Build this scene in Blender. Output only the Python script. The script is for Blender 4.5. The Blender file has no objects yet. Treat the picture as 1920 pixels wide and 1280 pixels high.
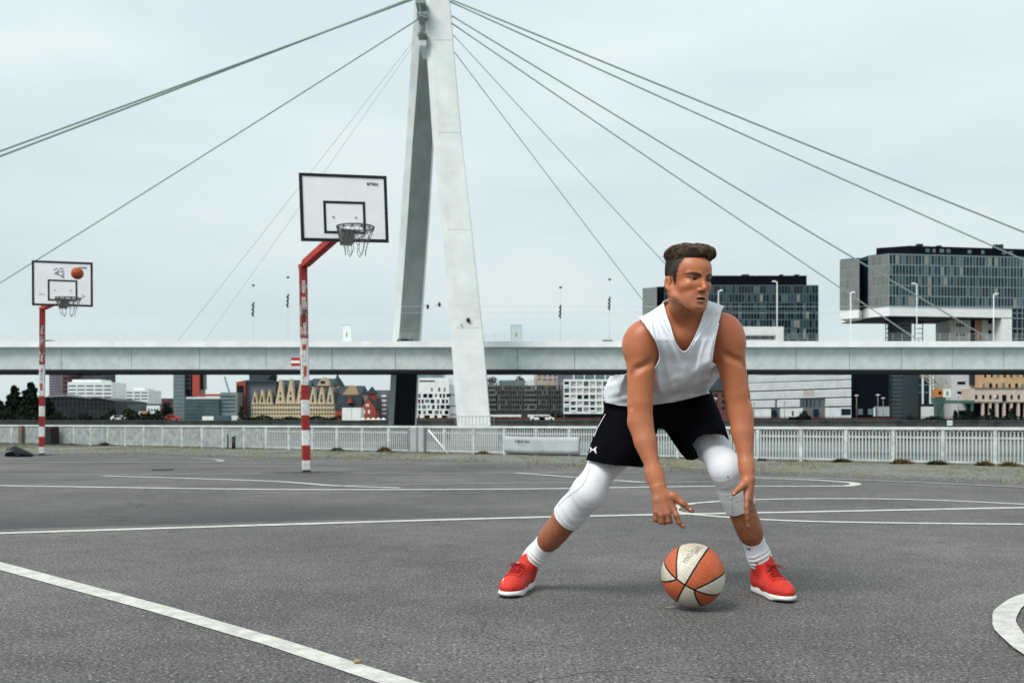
import bpy, bmesh, math, random
import numpy as np
from mathutils import Vector, Matrix

# ------------------------------------------------------------------ camera, sky, sun, exposure
SC = bpy.context.scene
COL = SC.collection
R = random.Random(7)
F, CX, HY, CH = 1920.0, 960.0, 785.0, 0.73      # focal length and horizon measured on the photograph, camera height
cam_d = bpy.data.cameras.new("camera")
cam = bpy.data.objects.new("camera", cam_d)
COL.objects.link(cam)
cam.location = (0, 0, CH)
cam.rotation_euler = (math.radians(90), 0, 0)
cam_d.sensor_width = 36.0
cam_d.lens = 36.0
cam_d.shift_y = (HY - 640) / 1920.0
cam_d.clip_start = 0.05
cam_d.clip_end = 6000
cam_d.dof.use_dof = True
cam_d.dof.focus_distance = 4.02
cam_d.dof.aperture_fstop = 6.3
SC.camera = cam

SUN_EL, SUN_AZ = 51.0, -134.0          # azimuth measured from the view direction, negative = left of the camera
world = bpy.data.worlds.new("World")
SC.world = world
world.use_nodes = True
wn, wl = world.node_tree.nodes, world.node_tree.links
wn.clear()
w_out = wn.new("ShaderNodeOutputWorld")
sky = wn.new("ShaderNodeTexSky")
sky.sky_type = 'NISHITA'
sky.sun_disc = False
sky.sun_elevation = math.radians(SUN_EL)
sky.sun_rotation = math.radians(SUN_AZ)
bg1 = wn.new("ShaderNodeBackground")
bg1.inputs[1].default_value = 0.05
wl.new(sky.outputs[0], bg1.inputs[0])
# overcast cloud sheet, procedural in sky direction
tc = wn.new("ShaderNodeTexCoord")
mp = wn.new("ShaderNodeMapping")
mp.inputs['Scale'].default_value = (1.5, 1.5, 5.5)
wl.new(tc.outputs['Generated'], mp.inputs[0])
n1 = wn.new("ShaderNodeTexNoise")
n1.inputs['Scale'].default_value = 2.2
n1.inputs['Detail'].default_value = 5
n1.inputs['Roughness'].default_value = 0.5
wl.new(mp.outputs[0], n1.inputs['Vector'])
rp = wn.new("ShaderNodeValToRGB")
rp.color_ramp.elements[0].position = 0.34
rp.color_ramp.elements[0].color = (0.400, 0.472, 0.492, 1)
rp.color_ramp.elements[1].position = 0.66
rp.color_ramp.elements[1].color = (0.470, 0.528, 0.530, 1)
wl.new(n1.outputs['Fac'], rp.inputs[0])
sep = wn.new("ShaderNodeSeparateXYZ")
wl.new(tc.outputs['Generated'], sep.inputs[0])
gr = wn.new("ShaderNodeMapRange")
gr.inputs['From Min'].default_value = 0.0
gr.inputs['From Max'].default_value = 0.42
gr.inputs['To Min'].default_value = 0.93
gr.inputs['To Max'].default_value = 1.13
wl.new(sep.outputs['Z'], gr.inputs[0])
bg2 = wn.new("ShaderNodeBackground")
wl.new(rp.outputs[0], bg2.inputs[0])
wl.new(gr.outputs[0], bg2.inputs[1])
mx = wn.new("ShaderNodeMixShader")
mx.inputs[0].default_value = 0.95
wl.new(bg1.outputs[0], mx.inputs[1])
wl.new(bg2.outputs[0], mx.inputs[2])
wl.new(mx.outputs[0], w_out.inputs[0])

sun_d = bpy.data.lights.new("sun", 'SUN')
sun_d.energy = 2.0
sun_d.angle = math.radians(26)
sun_d.color = (1.0, 0.97, 0.93)
sun = bpy.data.objects.new("sun", sun_d)
COL.objects.link(sun)
_e, _a = math.radians(SUN_EL), math.radians(SUN_AZ)
_dir = Vector((math.sin(_a) * math.cos(_e), math.cos(_a) * math.cos(_e), math.sin(_e)))
sun.rotation_euler = _dir.to_track_quat('Z', 'Y').to_euler()
sun.location = (0, 0, 60)

SC.view_settings.view_transform = 'Standard'
SC.view_settings.look = 'None'
SC.view_settings.gamma = 1
SC.view_settings.exposure = 0.72
SC.view_settings.use_curve_mapping = False
SC.cycles.use_denoising = True
SC.cycles.max_bounces = 6
SC.cycles.use_adaptive_sampling = True
SC.cycles.adaptive_threshold = 0.01

# ------------------------------------------------------------------ helpers
def W(px, py, d):
    """point seen at pixel (px,py) of the 1920x1280 photograph, d metres deep"""
    return Vector(((px - CX) / F * d, d, CH - (py - HY) / F * d))

def G(px, py, z=0.0):
    d = F * (CH - z) / (py - HY)
    return Vector(((px - CX) / F * d, d, z))

def XY(px, d):
    return ((px - CX) / F * d, d)

def ZY(py, d):
    return CH - (py - HY) / F * d

BASE = {}

class MB:
    def __init__(s):
        s.v, s.f, s.sm = [], [], []
    def add(s, vs, fs, smooth=False):
        n = len(s.v)
        s.v.extend([tuple(v) for v in vs])
        for f in fs:
            s.f.append(tuple(i + n for i in f))
            s.sm.append(smooth)
        return s
    def box(s, x0, x1, y0, y1, z0, z1):
        v = [(x, y, z) for z in (z0, z1) for y in (y0, y1) for x in (x0, x1)]
        return s.add(v, [(0, 2, 3, 1), (4, 5, 7, 6), (0, 1, 5, 4), (2, 6, 7, 3), (0, 4, 6, 2), (1, 3, 7, 5)])
    def prism(s, pts, z0, z1):
        n = len(pts)
        v = [(p[0], p[1], z0) for p in pts] + [(p[0], p[1], z1) for p in pts]
        fs = [tuple(range(n))[::-1], tuple(range(n, 2 * n))]
        fs += [(i, (i + 1) % n, n + (i + 1) % n, n + i) for i in range(n)]
        return s.add(v, fs)
    def loft(s, rings, cap=True, smooth=False):
        n = len(rings[0])
        v = [p for r in rings for p in r]
        fs = []
        for k in range(len(rings) - 1):
            for i in range(n):
                j = (i + 1) % n
                fs.append((k * n + i, k * n + j, (k + 1) * n + j, (k + 1) * n + i))
        b = len(s.v)
        s.add(v, fs, smooth)
        if cap:
            s.f.append(tuple(b + i for i in range(n))[::-1]); s.sm.append(False)
            o = b + (len(rings) - 1) * n
            s.f.append(tuple(o + i for i in range(n))); s.sm.append(False)
        return s
    def tube(s, pts, r, n=8, closed=False, smooth=True, cap=True):
        pts = [Vector(p) for p in pts]
        rr = r if isinstance(r, (list, tuple)) else [r] * len(pts)
        rings = []
        ref = None
        m = len(pts)
        for i, p in enumerate(pts):
            if closed:
                t = (pts[(i + 1) % m] - pts[i - 1])
            else:
                t = pts[min(i + 1, m - 1)] - pts[max(i - 1, 0)]
            t.normalize()
            if ref is None:
                a = Vector((0, 0, 1)) if abs(t.z) < .9 else Vector((0, 1, 0))
            else:
                a = ref
            u = (a - t * a.dot(t)).normalized()
            ref = u
            w = t.cross(u)
            rings.append([tuple(p + (u * math.cos(q) + w * math.sin(q)) * rr[i]) for q in [2 * math.pi * k / n for k in range(n)]])
        if closed:
            rings.append(rings[0])
            return s.loft(rings, False, smooth)
        return s.loft(rings, cap, smooth)
    def bar(s, a, b, w, h=None, up=(0, 0, 1)):
        """square bar from a to b, w across, h along up"""
        h = h or w
        a, b = Vector(a), Vector(b)
        t = (b - a).normalized()
        up = Vector(up)
        if abs(t.dot(up)) > .98:
            up = Vector((0, 1, 0))
        x = t.cross(up).normalized() * (w / 2)
        z = x.cross(t).normalized() * (h / 2)
        r = lambda p: [tuple(p - x - z), tuple(p + x - z), tuple(p + x + z), tuple(p - x + z)]
        return s.loft([r(a), r(b)])
    def quad(s, a, b, c, d):
        return s.add([a, b, c, d], [(0, 1, 2, 3)])
    def sphere(s, c, r, nu=16, nv=10, sc=(1, 1, 1)):
        rings = []
        for j in range(1, nv):
            th = math.pi * j / nv
            rings.append([(c[0] + r * sc[0] * math.sin(th) * math.cos(2 * math.pi * i / nu), c[1] + r * sc[1] * math.sin(th) * math.sin(2 * math.pi * i / nu), c[2] - r * sc[2] * math.cos(th)) for i in range(nu)])
        return s.loft(rings, True, True)

def mesh_from(name, mb):
    me = bpy.data.meshes.new(name)
    me.from_pydata(mb.v, [], mb.f)
    me.polygons.foreach_set("use_smooth", mb.sm)
    me.update()
    return me

def root(name, label, cat, base=(0, 0, 0), group=None, kind=None):
    o = bpy.data.objects.new(name, None)
    COL.objects.link(o)
    o.location = base
    o.empty_display_size = 0.1
    BASE[o.name] = Vector(base)
    o['label'] = label
    o['category'] = cat
    if group: o['group'] = group
    if kind: o['kind'] = kind
    return o

def obj(name, mb, mat, parent=None, label=None, cat=None, group=None, kind=None, mesh=None, bevel=0.0):
    """link one mesh; vertices are given in world space and moved to the root's frame"""
    me = mesh or mesh_from(name, mb)
    o = bpy.data.objects.new(name, me)
    COL.objects.link(o)
    if parent is not None:
        top = parent
        while top.parent: top = top.parent
        b = BASE.get(top.name, Vector((0, 0, 0)))
        if mesh is None:
            me.transform(Matrix.Translation(-b))
        o.parent = parent
    if mat is not None and not me.materials:
        me.materials.append(mat)
    if label: o['label'] = label
    if cat: o['category'] = cat
    if group: o['group'] = group
    if kind: o['kind'] = kind
    if bevel:
        m = o.modifiers.new("bevel", 'BEVEL'); m.width = bevel; m.segments = 2; m.limit_method = 'ANGLE'
    return o

def single(name, mb, mat, label, cat, group=None, kind=None, bevel=0.0):
    """a thing that is one mesh: origin at its base"""
    vs = np.array(mb.v)
    b = Vector(((vs[:, 0].min() + vs[:, 0].max()) / 2, (vs[:, 1].min() + vs[:, 1].max()) / 2, vs[:, 2].min()))
    o = obj(name, mb, mat, None, label, cat, group, kind, bevel=bevel)
    o.data.transform(Matrix.Translation(-b))
    o.location = b
    return o

def place(src, name, parent, loc, rotz=0.0, scale=None):
    """a copy of one part sharing its mesh; loc is in the parent's frame"""
    c = src.copy()
    c.name = name
    COL.objects.link(c)
    c.parent = parent
    c.location = loc
    c.rotation_euler = (0, 0, rotz)
    if scale: c.scale = scale
    return c

MATS = {}
def mat(name, rgb, rough=0.6, spec=0.3, metal=0.0, var=0.0, vscale=3.0, bump=0.0, bscale=60.0, detail=6, dirt=None, trans=0.0, sss=0.0):
    if name in MATS: return MATS[name]
    m = bpy.data.materials.new(name)
    m.use_nodes = True
    nt = m.node_tree
    b = nt.nodes["Principled BSDF"]
    b.inputs['Base Color'].default_value = (*rgb, 1)
    b.inputs['Roughness'].default_value = rough
    b.inputs['Specular IOR Level'].default_value = spec
    b.inputs['Metallic'].default_value = metal
    if trans: b.inputs['Transmission Weight'].default_value = trans
    if sss:
        b.inputs['Subsurface Weight'].default_value = sss
        b.inputs['Subsurface Radius'].default_value = (1, .35, .2)
        b.inputs['Subsurface Scale'].default_value = .008
    co = nt.nodes.new("ShaderNodeTexCoord")
    if var:
        n = nt.nodes.new("ShaderNodeTexNoise")
        n.inputs['Scale'].default_value = vscale
        n.inputs['Detail'].default_value = detail
        n.inputs['Roughness'].default_value = .62
        nt.links.new(co.outputs['Object'], n.inputs['Vector'])
        r = nt.nodes.new("ShaderNodeValToRGB")
        lo = tuple(max(0, c * (1 - var)) for c in rgb) if dirt is None else dirt
        hi = tuple(min(1, c * (1 + var * .6)) for c in rgb) if dirt is None else rgb
        r.color_ramp.elements[0].position = .3; r.color_ramp.elements[0].color = (*lo, 1)
        r.color_ramp.elements[1].position = .68 if dirt is None else .5; r.color_ramp.elements[1].color = (*hi, 1)
        nt.links.new(n.outputs['Fac'], r.inputs[0])
        nt.links.new(r.outputs[0], b.inputs['Base Color'])
    if bump:
        n2 = nt.nodes.new("ShaderNodeTexNoise")
        n2.inputs['Scale'].default_value = bscale
        n2.inputs['Detail'].default_value = 4
        nt.links.new(co.outputs['Object'], n2.inputs['Vector'])
        bm_ = nt.nodes.new("ShaderNodeBump")
        bm_.inputs['Strength'].default_value = bump
        bm_.inputs['Distance'].default_value = .02
        nt.links.new(n2.outputs['Fac'], bm_.inputs['Height'])
        nt.links.new(bm_.outputs[0], b.inputs['Normal'])
    MATS[name] = m
    return m

# ------------------------------------------------------------------ materials used in several places
M_glass = mat("dark_glass", (.006, .018, .025), .2, .22, var=.5, vscale=.25)
M_glass2 = mat("pale_glass", (.12, .17, .185), .2, .3, var=.5, vscale=.3)
M_blind = mat("blind", (.42, .42, .38), .6, .3)
M_white = mat("white_render", (.72, .75, .74), .7, .2, var=.12, vscale=.5)
M_offwhite = mat("off_white", (.60, .63, .62), .7, .2, var=.15, vscale=.5)
M_black = mat("black_cladding", (.003, .005, .009), .8, .08, var=.3, vscale=.4)
M_roof = mat("slate_roof", (.022, .034, .040), .8, .15, var=.4, vscale=.8)
M_mull = mat("mullion", (.21, .275, .285), .5, .3)
M_leaf = mat("leaf_dark", (.014, .024, .015), .8, .1, var=.6, vscale=1.2)
M_leaf2 = mat("leaf_mid", (.028, .045, .024), .8, .1, var=.6, vscale=1.2)
M_bark = mat("bark", (.07, .055, .04), .9, .1, var=.4, vscale=4)
M_galv = mat("galvanised", (.32, .34, .34), .45, .4, metal=.5, var=.3, vscale=6)
# ------------------------------------------------------------------ ground
def V3(nt, op, a=None, b=None, c=None):
    n = nt.nodes.new("ShaderNodeMath"); n.operation = op
    for i, q in enumerate((a, b, c)):
        if q is None: continue
        if isinstance(q, (int, float)): n.inputs[i].default_value = q
        else: nt.links.new(q, n.inputs[i])
    return n.outputs[0]

def noise(nt, co, scale, detail=4, rough=.55, w=None):
    n = nt.nodes.new("ShaderNodeTexNoise")
    n.inputs['Scale'].default_value = scale
    n.inputs['Detail'].default_value = detail
    n.inputs['Roughness'].default_value = rough
    nt.links.new(co, n.inputs['Vector'])
    return n.outputs['Fac']

def ramp(nt, fac, stops, interp='LINEAR'):
    r = nt.nodes.new("ShaderNodeValToRGB")
    cr = r.color_ramp
    cr.interpolation = interp
    while len(cr.elements) < len(stops): cr.elements.new(.5)
    for e, (p, c) in zip(cr.elements, stops):
        e.position = p
        e.color = (*c, 1) if len(c) == 3 else c
    nt.links.new(fac, r.inputs[0])
    return r.outputs[0]

def mixc(nt, fac, a, b, mode='MIX'):
    m = nt.nodes.new("ShaderNodeMix"); m.data_type = 'RGBA'; m.blend_type = mode
    if isinstance(fac, (int, float)): m.inputs[0].default_value = fac
    else: nt.links.new(fac, m.inputs[0])
    for i, q in ((6, a), (7, b)):
        if isinstance(q, tuple): m.inputs[i].default_value = (*q, 1) if len(q) == 3 else q
        else: nt.links.new(q, m.inputs[i])
    return m.outputs[2]

def asphalt_nodes(nt):
    co = nt.nodes.new("ShaderNodeTexCoord").outputs['Object']
    big = noise(nt, co, .55, 5, .6)
    mid = noise(nt, co, 5, 6, .65)
    fine = noise(nt, co, 80, 3, .7)
    vor = nt.nodes.new("ShaderNodeTexVoronoi"); vor.inputs['Scale'].default_value = 108
    nt.links.new(co, vor.inputs['Vector'])
    base = ramp(nt, big, [(.30, (.082, .078, .077)), (.5, (.110, .105, .103)), (.68, (.146, .139, .135))])
    base = mixc(nt, .5, base, ramp(nt, mid, [(.3, (.35, .35, .35)), (.7, (.65, .65, .65))]), 'OVERLAY')
    grain = ramp(nt, fine, [(.36, (.16, .16, .165)), (.5, (.5, .5, .5)), (.66, (.88, .88, .87))])
    base = mixc(nt, .95, base, grain, 'OVERLAY')
    # pale stone chips in the binder
    cell = nt.nodes.new("ShaderNodeSeparateColor"); nt.links.new(vor.outputs['Color'], cell.inputs[0])
    chip = V3(nt, 'MULTIPLY', V3(nt, 'GREATER_THAN', cell.outputs[0], .93), V3(nt, 'LESS_THAN', vor.outputs['Distance'], .38))
    base = mixc(nt, V3(nt, 'MULTIPLY', chip, .75), base, (.42, .42, .40))
    v2 = nt.nodes.new("ShaderNodeTexVoronoi"); v2.inputs['Scale'].default_value = 34
    nt.links.new(co, v2.inputs['Vector'])
    c2 = nt.nodes.new("ShaderNodeSeparateColor"); nt.links.new(v2.outputs['Color'], c2.inputs[0])
    chip2 = V3(nt, 'MULTIPLY', V3(nt, 'GREATER_THAN', c2.outputs[1], .955), V3(nt, 'LESS_THAN', v2.outputs['Distance'], .16))
    base = mixc(nt, V3(nt, 'MULTIPLY', chip2, .7), base, (.36, .36, .33))
    pit = V3(nt, 'MULTIPLY', V3(nt, 'GREATER_THAN', cell.outputs[2], .86), V3(nt, 'LESS_THAN', vor.outputs['Distance'], .42))
    base = mixc(nt, V3(nt, 'MULTIPLY', pit, .7), base, (.02, .02, .022))
    return co, base, fine, big, mid

m = bpy.data.materials.new("asphalt"); m.use_nodes = True; nt = m.node_tree
co, base, fine, big, mid = asphalt_nodes(nt)
# the older, darker lane of asphalt that ends in a seam just beyond the white line
sepn = nt.nodes.new("ShaderNodeSeparateXYZ"); nt.links.new(co, sepn.inputs[0])
pA, pB = G(0, 992), G(960, 966)
nx_, ny_ = -(pB.y - pA.y), (pB.x - pA.x); ln = math.hypot(nx_, ny_); nx_ /= ln; ny_ /= ln
dist = V3(nt, 'ADD', V3(nt, 'MULTIPLY', sepn.outputs[0], nx_), V3(nt, 'MULTIPLY', sepn.outputs[1], ny_))
dist = V3(nt, 'SUBTRACT', dist, nx_ * pA.x + ny_ * pA.y)
wob = V3(nt, 'MULTIPLY', V3(nt, 'SUBTRACT', noise(nt, co, .9, 3), .5), .9)
d2 = V3(nt, 'ADD', dist, V3(nt, 'MULTIPLY', wob, .12))
mr = nt.nodes.new("ShaderNodeMapRange"); nt.links.new(d2, mr.inputs[0])
mr.inputs['From Min'].default_value = 0; mr.inputs['From Max'].default_value = .05
mr2 = nt.nodes.new("ShaderNodeMapRange"); nt.links.new(V3(nt, 'ADD', dist, V3(nt, 'MULTIPLY', wob, 1.2)), mr2.inputs[0])
mr2.inputs['From Min'].default_value = .3; mr2.inputs['From Max'].default_value = 2.0
mr2.inputs['To Min'].default_value = 1; mr2.inputs['To Max'].default_value = 0
mrx = nt.nodes.new("ShaderNodeMapRange"); nt.links.new(sepn.outputs[0], mrx.inputs[0])
mrx.inputs['From Min'].default_value = -1.5; mrx.inputs['From Max'].default_value = .3
mrx.inputs['To Min'].default_value = 1; mrx.inputs['To Max'].default_value = 0
fac = V3(nt, 'MULTIPLY', V3(nt, 'MULTIPLY', mr.outputs[0], mr2.outputs[0]), mrx.outputs[0])
base = mixc(nt, V3(nt, 'MULTIPLY', fac, .62), base, (.035, .038, .042))
# a few hairline cracks and dark oily stains
vc = nt.nodes.new("ShaderNodeTexVoronoi"); vc.feature = 'DISTANCE_TO_EDGE'; vc.inputs['Scale'].default_value = .22
wv_ = nt.nodes.new("ShaderNodeVectorMath"); wv_.operation = 'ADD'; nt.links.new(co, wv_.inputs[0])
nn_ = nt.nodes.new("ShaderNodeTexNoise"); nn_.inputs['Scale'].default_value = 2.2; nn_.inputs['Detail'].default_value = 6; nt.links.new(co, nn_.inputs['Vector'])
sc3 = nt.nodes.new("ShaderNodeVectorMath"); sc3.operation = 'SCALE'; sc3.inputs['Scale'].default_value = .55; nt.links.new(nn_.outputs['Color'], sc3.inputs[0]); nt.links.new(sc3.outputs[0], wv_.inputs[1]); nt.links.new(wv_.outputs[0], vc.inputs['Vector'])
crk = V3(nt, 'MULTIPLY', V3(nt, 'LESS_THAN', vc.outputs['Distance'], .0011), V3(nt, 'GREATER_THAN', noise(nt, co, .35, 3), .50))
base = mixc(nt, V3(nt, 'MULTIPLY', crk, .7), base, (.02, .02, .02))
st_ = ramp(nt, noise(nt, co, 1.3, 4, .7), [(.60, (0, 0, 0)), (.72, (1, 1, 1))])
base = mixc(nt, V3(nt, 'MULTIPLY', st_, .35), base, (.045, .046, .047))
lt_ = ramp(nt, noise(nt, co, 2.9, 5, .75), [(.62, (0, 0, 0)), (.75, (1, 1, 1))])
base = mixc(nt, V3(nt, 'MULTIPLY', lt_, .30), base, (.22, .215, .20))
bs = nt.nodes["Principled BSDF"]
nt.links.new(base, bs.inputs['Base Color'])
bs.inputs['Roughness'].default_value = .85
bs.inputs['Specular IOR Level'].default_value = .25
bp = nt.nodes.new("ShaderNodeBump"); bp.inputs['Strength'].default_value = .6; bp.inputs['Distance'].default_value = .006
nt.links.new(fine, bp.inputs['Height']); nt.links.new(bp.outputs[0], bs.inputs['Normal'])
M_asphalt = m

# quay edge runs from far left to near right, just behind the railing
FL, FR = G(0, 831), G(1920, 875)
fdir = (FR - FL).normalized()
fn = Vector((-fdir.y, fdir.x, 0))
if fn.y < 0: fn = -fn
FLEN = (FR - FL).length
def FP(t, off=0.0, z=0.0):                 # t metres along the railing from the photo's left edge, off metres behind it
    p = FL + fdir * t + fn * off
    return Vector((p.x, p.y, z))
QE = .55
a, b = FP(-60, QE), FP(FLEN + 40, QE)
mb = MB(); mb.prism([(a.x, a.y), (-60, -8), (45, -8), (b.x, b.y)][::1], -6.5, 0)
bmm = mesh_from("ground", mb)
g = obj("ground", None, M_asphalt, mesh=bmm, kind='structure')

# court paint
m = bpy.data.materials.new("court_paint"); m.use_nodes = True; nt = m.node_tree
co, base, fine, big, mid = asphalt_nodes(nt)
wear = V3(nt, 'ADD', V3(nt, 'MULTIPLY', fine, .55), V3(nt, 'MULTIPLY', noise(nt, co, 14, 5, .7), .6))
wm = ramp(nt, wear, [(.47, (1, 1, 1)), (.66, (.0, .0, .0))])
paint = ramp(nt, noise(nt, co, 6, 5, .7), [(.3, (.54, .53, .49)), (.7, (.68, .67, .62))])
cc = mixc(nt, V3(nt, 'ADD', V3(nt, 'MULTIPLY', wm, .40), .58), base, paint)
bs = nt.nodes["Principled BSDF"]; nt.links.new(cc, bs.inputs['Base Color'])
bs.inputs['Roughness'].default_value = .7
bp = nt.nodes.new("ShaderNodeBump"); bp.inputs['Strength'].default_value = .4; bp.inputs['Distance'].default_value = .004
nt.links.new(fine, bp.inputs['Height']); nt.links.new(bp.outputs[0], bs.inputs['Normal'])
M_paint = m
m2 = m.copy(); m2.name = "court_paint_faded"
for n_ in m2.node_tree.nodes:
    if n_.type == 'VALTORGB' and abs(n_.color_ramp.elements[0].color[0] - .54) < 1e-3:
        n_.color_ramp.elements[0].color = (.26, .27, .27, 1); n_.color_ramp.elements[1].color = (.42, .43, .42, 1)
M_paint2 = m2

def smooth_poly(pts, n=14):
    out = []
    P_ = [pts[0]] + pts + [pts[-1]]
    for i in range(1, len(P_) - 2):
        p0, p1, p2, p3 = P_[i - 1], P_[i], P_[i + 1], P_[i + 2]
        for k in range(n):
            t = k / n
            out.append(0.5 * ((2 * p1) + (p2 - p0) * t + (2 * p0 - 5 * p1 + 4 * p2 - p3) * t * t + (3 * p1 - p0 - 3 * p2 + p3) * t ** 3))
    out.append(pts[-1])
    return out

line_z = [0.003]
def court_line(px_pts, w=.1, curve=True, world_pts=None, mt=None):
    pts = [G(*p) for p in px_pts] if world_pts is None else [Vector((*p, 0)) for p in world_pts]
    if curve and len(pts) > 2: pts = smooth_poly(pts)
    z = line_z[0]; line_z[0] += .0005
    L, Rr = [], []
    for i, p in enumerate(pts):
        t = (pts[min(i + 1, len(pts) - 1)] - pts[max(i - 1, 0)]).normalized()
        ww = w if not isinstance(w, tuple) else w[0] + (w[1] - w[0]) * i / (len(pts) - 1)
        n = Vector((-t.y, t.x, 0)) * (ww / 2) * (1 + .06 * math.sin(i * 1.7) * (1 if len(pts) > 5 else 0))
        L.append((p.x + n.x, p.y + n.y, z)); Rr.append((p.x - n.x, p.y - n.y, z))
    mb = MB(); k = len(pts)
    mb.add(L + Rr, [(k + i, k + i + 1, i + 1, i) for i in range(k - 1)])
    me = mesh_from("court_line", mb)
    # make sure faces look up
    if me.polygons[0].normal.z < 0: me.flip_normals()
    return obj("court_line", None, mt or M_paint, mesh=me, kind='structure')

court_line([(-60, 1046), (0, 1061), (300, 1142), (520, 1206), (737, 1277), (960, 1350)], (.105, .078), False)
court_line([(-100, 1003), (960, 971), (1600, 958), (2100, 948)], .105)
court_line([(1920, 983), (1710, 981), (1500, 977), (1380, 971), (1290, 963), (1262, 956), (1285, 946), (1350, 940), (1450, 936), (1610, 935), (1760, 938), (1920, 945.5), (2050, 953)], .085)
court_line([(-80, 909.5), (0, 910.5), (500, 917.5), (960, 917), (1310, 912), (1560, 911.5), (1596, 910), (1604, 907.5), (1590, 904.5), (1510, 899), (1400, 895.5)], .12)
court_line([(190, 892), (500, 902), (625, 910.5), (750, 915)], .10)
court_line([(640, 911), (960, 906), (1210, 904.5), (1400, 903)], .075, mt=M_paint2)
court_line([(-50, 890), (500, 888.5), (1000, 887), (1200, 886)], .07, mt=M_paint2)
court_line([(-40, 866.5), (200, 866.5), (340, 867), (405, 866), (414, 863.5), (400, 861), (355, 858.5)], .12, mt=M_paint2)
court_line([(420, 868), (640, 870), (780, 868)], .08, mt=M_paint2)
court_line([(965, 887), (1085, 896), (1210, 905)], .10)
court_line([(1340, 894), (1500, 896), (1920, 914), (2050, 921)], .095, mt=M_paint2)
court_line(None, .080, False, [(3.40 + 1.80 * math.cos(a_), 2.92 + 1.80 * math.sin(a_)) for a_ in [math.radians(q) for q in range(80, 281, 3)]])

# verge of grit and moss between the court and the quay railing
m = bpy.data.materials.new("verge_grit"); m.use_nodes = True; nt = m.node_tree
co = nt.nodes.new("ShaderNodeTexCoord").outputs['Object']
gr_ = ramp(nt, noise(nt, co, 26, 5, .75), [(.30, (.035, .036, .032)), (.5, (.15, .15, .14)), (.70, (.32, .315, .30))])
moss = ramp(nt, noise(nt, co, 9, 5, .7), [(.3, (.06, .065, .03)), (.7, (.22, .215, .125))])
mk = ramp(nt, noise(nt, co, .9, 5, .7), [(.47, (0, 0, 0)), (.60, (1, 1, 1))])
cc = mixc(nt, mk, gr_, moss)
bs = nt.nodes["Principled BSDF"]; nt.links.new(cc, bs.inputs['Base Color']); bs.inputs['Roughness'].default_value = .95
bp = nt.nodes.new("ShaderNodeBump"); bp.inputs['Strength'].default_value = .8; bp.inputs['Distance'].default_value = .03
nt.links.new(noise(nt, co, 22, 4), bp.inputs['Height']); nt.links.new(bp.outputs[0], bs.inputs['Normal'])
M_verge = m
edge_px = [(-150, 846), (0, 850), (250, 851), (500, 856), (760, 861), (960, 867), (1200, 875), (1460, 886), (1700, 895), (1920, 905), (2150, 916)]
outer = smooth_poly([G(*p) for p in edge_px], 10)
mb = MB(); rows = []
rv = random.Random(3)
for i, p in enumerate(outer):
    t = (p - FL).dot(fdir)
    q = FP(t, .38)
    pj = p + fn * rv.uniform(-.14, .14)
    cols = []
    for k in range(9):
        s_ = k / 8
        c_ = pj.lerp(q, s_)
        cols.append((c_.x, c_.y, -.012 if k == 0 else .006 + .020 * rv.random() * math.sin(math.pi * min(1, s_ * 1.05))))
    rows.append(cols)
vs = [c for r_ in rows for c in r_]
mb.add(vs, [(i * 9 + k, (i + 1) * 9 + k, (i + 1) * 9 + k + 1, i * 9 + k + 1) for i in range(len(rows) - 1) for k in range(8)], True)
me = mesh_from("verge", mb)
if me.polygons[3].normal.z < 0: me.flip_normals()
obj("verge", None, M_verge, mesh=me, kind='structure')

# loose grit thrown onto the asphalt edge and grass in the verge
M_grass = mat("dry_grass", (.17, .18, .08), .8, .2, var=.5, vscale=2.2)
rv = random.Random(11)
mb = MB()
for i in range(46000):
    t = rv.uniform(-3, FLEN + 1.5)
    k = rv.random() ** .8
    # outer edge at this t
    j = min(range(0, len(outer)), key=lambda q: abs((outer[q] - FL).dot(fdir) - t)) if i % 40 == 0 else j
    w_ = -(outer[j] - FL).dot(fn)
    off = -w_ * (1 - k) * .93
    dens = math.sin(t * .9) + math.sin(t * 2.3 + 1.7) + math.sin(t * 5.1 + off * 3)
    if dens < rv.uniform(-1.6, 2.2): continue
    off = max(-w_ + .03, off) + rv.uniform(-.05, .05)
    if off > .3: off = .3
    p = FP(t, off)
    h = rv.uniform(.010, .030) * (1.9 if off > -.25 else 1) * (1.6 if rv.random() < .06 else 1)
    a_ = rv.uniform(0, 6.28)
    dx, dy = math.cos(a_) * .006, math.sin(a_) * .006
    lx, ly = rv.uniform(-.03, .03), rv.uniform(-.03, .03)
    mb.add([(p.x - dx, p.y - dy, .01), (p.x + dx, p.y + dy, .01), (p.x + lx, p.y + ly, .01 + h)], [(0, 1, 2)])
obj("grass", mb, M_grass, kind='stuff')
M_grit = mat("grit", (.20, .195, .18), .95, .1, var=.7, vscale=7)
mb = MB(); rv = random.Random(17)
for i in range(15000):
    t = rv.uniform(-3, FLEN + 1.5)
    if i % 30 == 0: j = min(range(0, len(outer)), key=lambda q: abs((outer[q] - FL).dot(fdir) - t)); tj = t
    w_ = -(outer[j] - FL).dot(fn); off = -w_ * (1.10 - rv.random() ** 1.3 * 1.1) - abs(rv.gauss(0, .12)); p = FP(tj + rv.uniform(-.5, .5), min(off, .3)); r_ = rv.uniform(.004, .013) * (1 if rv.random() < .93 else 2)
    a_ = rv.uniform(0, 6.28); q3 = [(p.x + r_ * math.cos(a_ + k * 2.09) * 1.2, p.y + r_ * math.sin(a_ + k * 2.09), .002) for k in range(3)]
    mb.add(q3 + [(p.x, p.y, .006 + r_ * rv.uniform(.7, 1.3))], [(0, 1, 3), (1, 2, 3), (2, 0, 3)])
obj("grit", mb, M_grit, kind='stuff')

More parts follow.
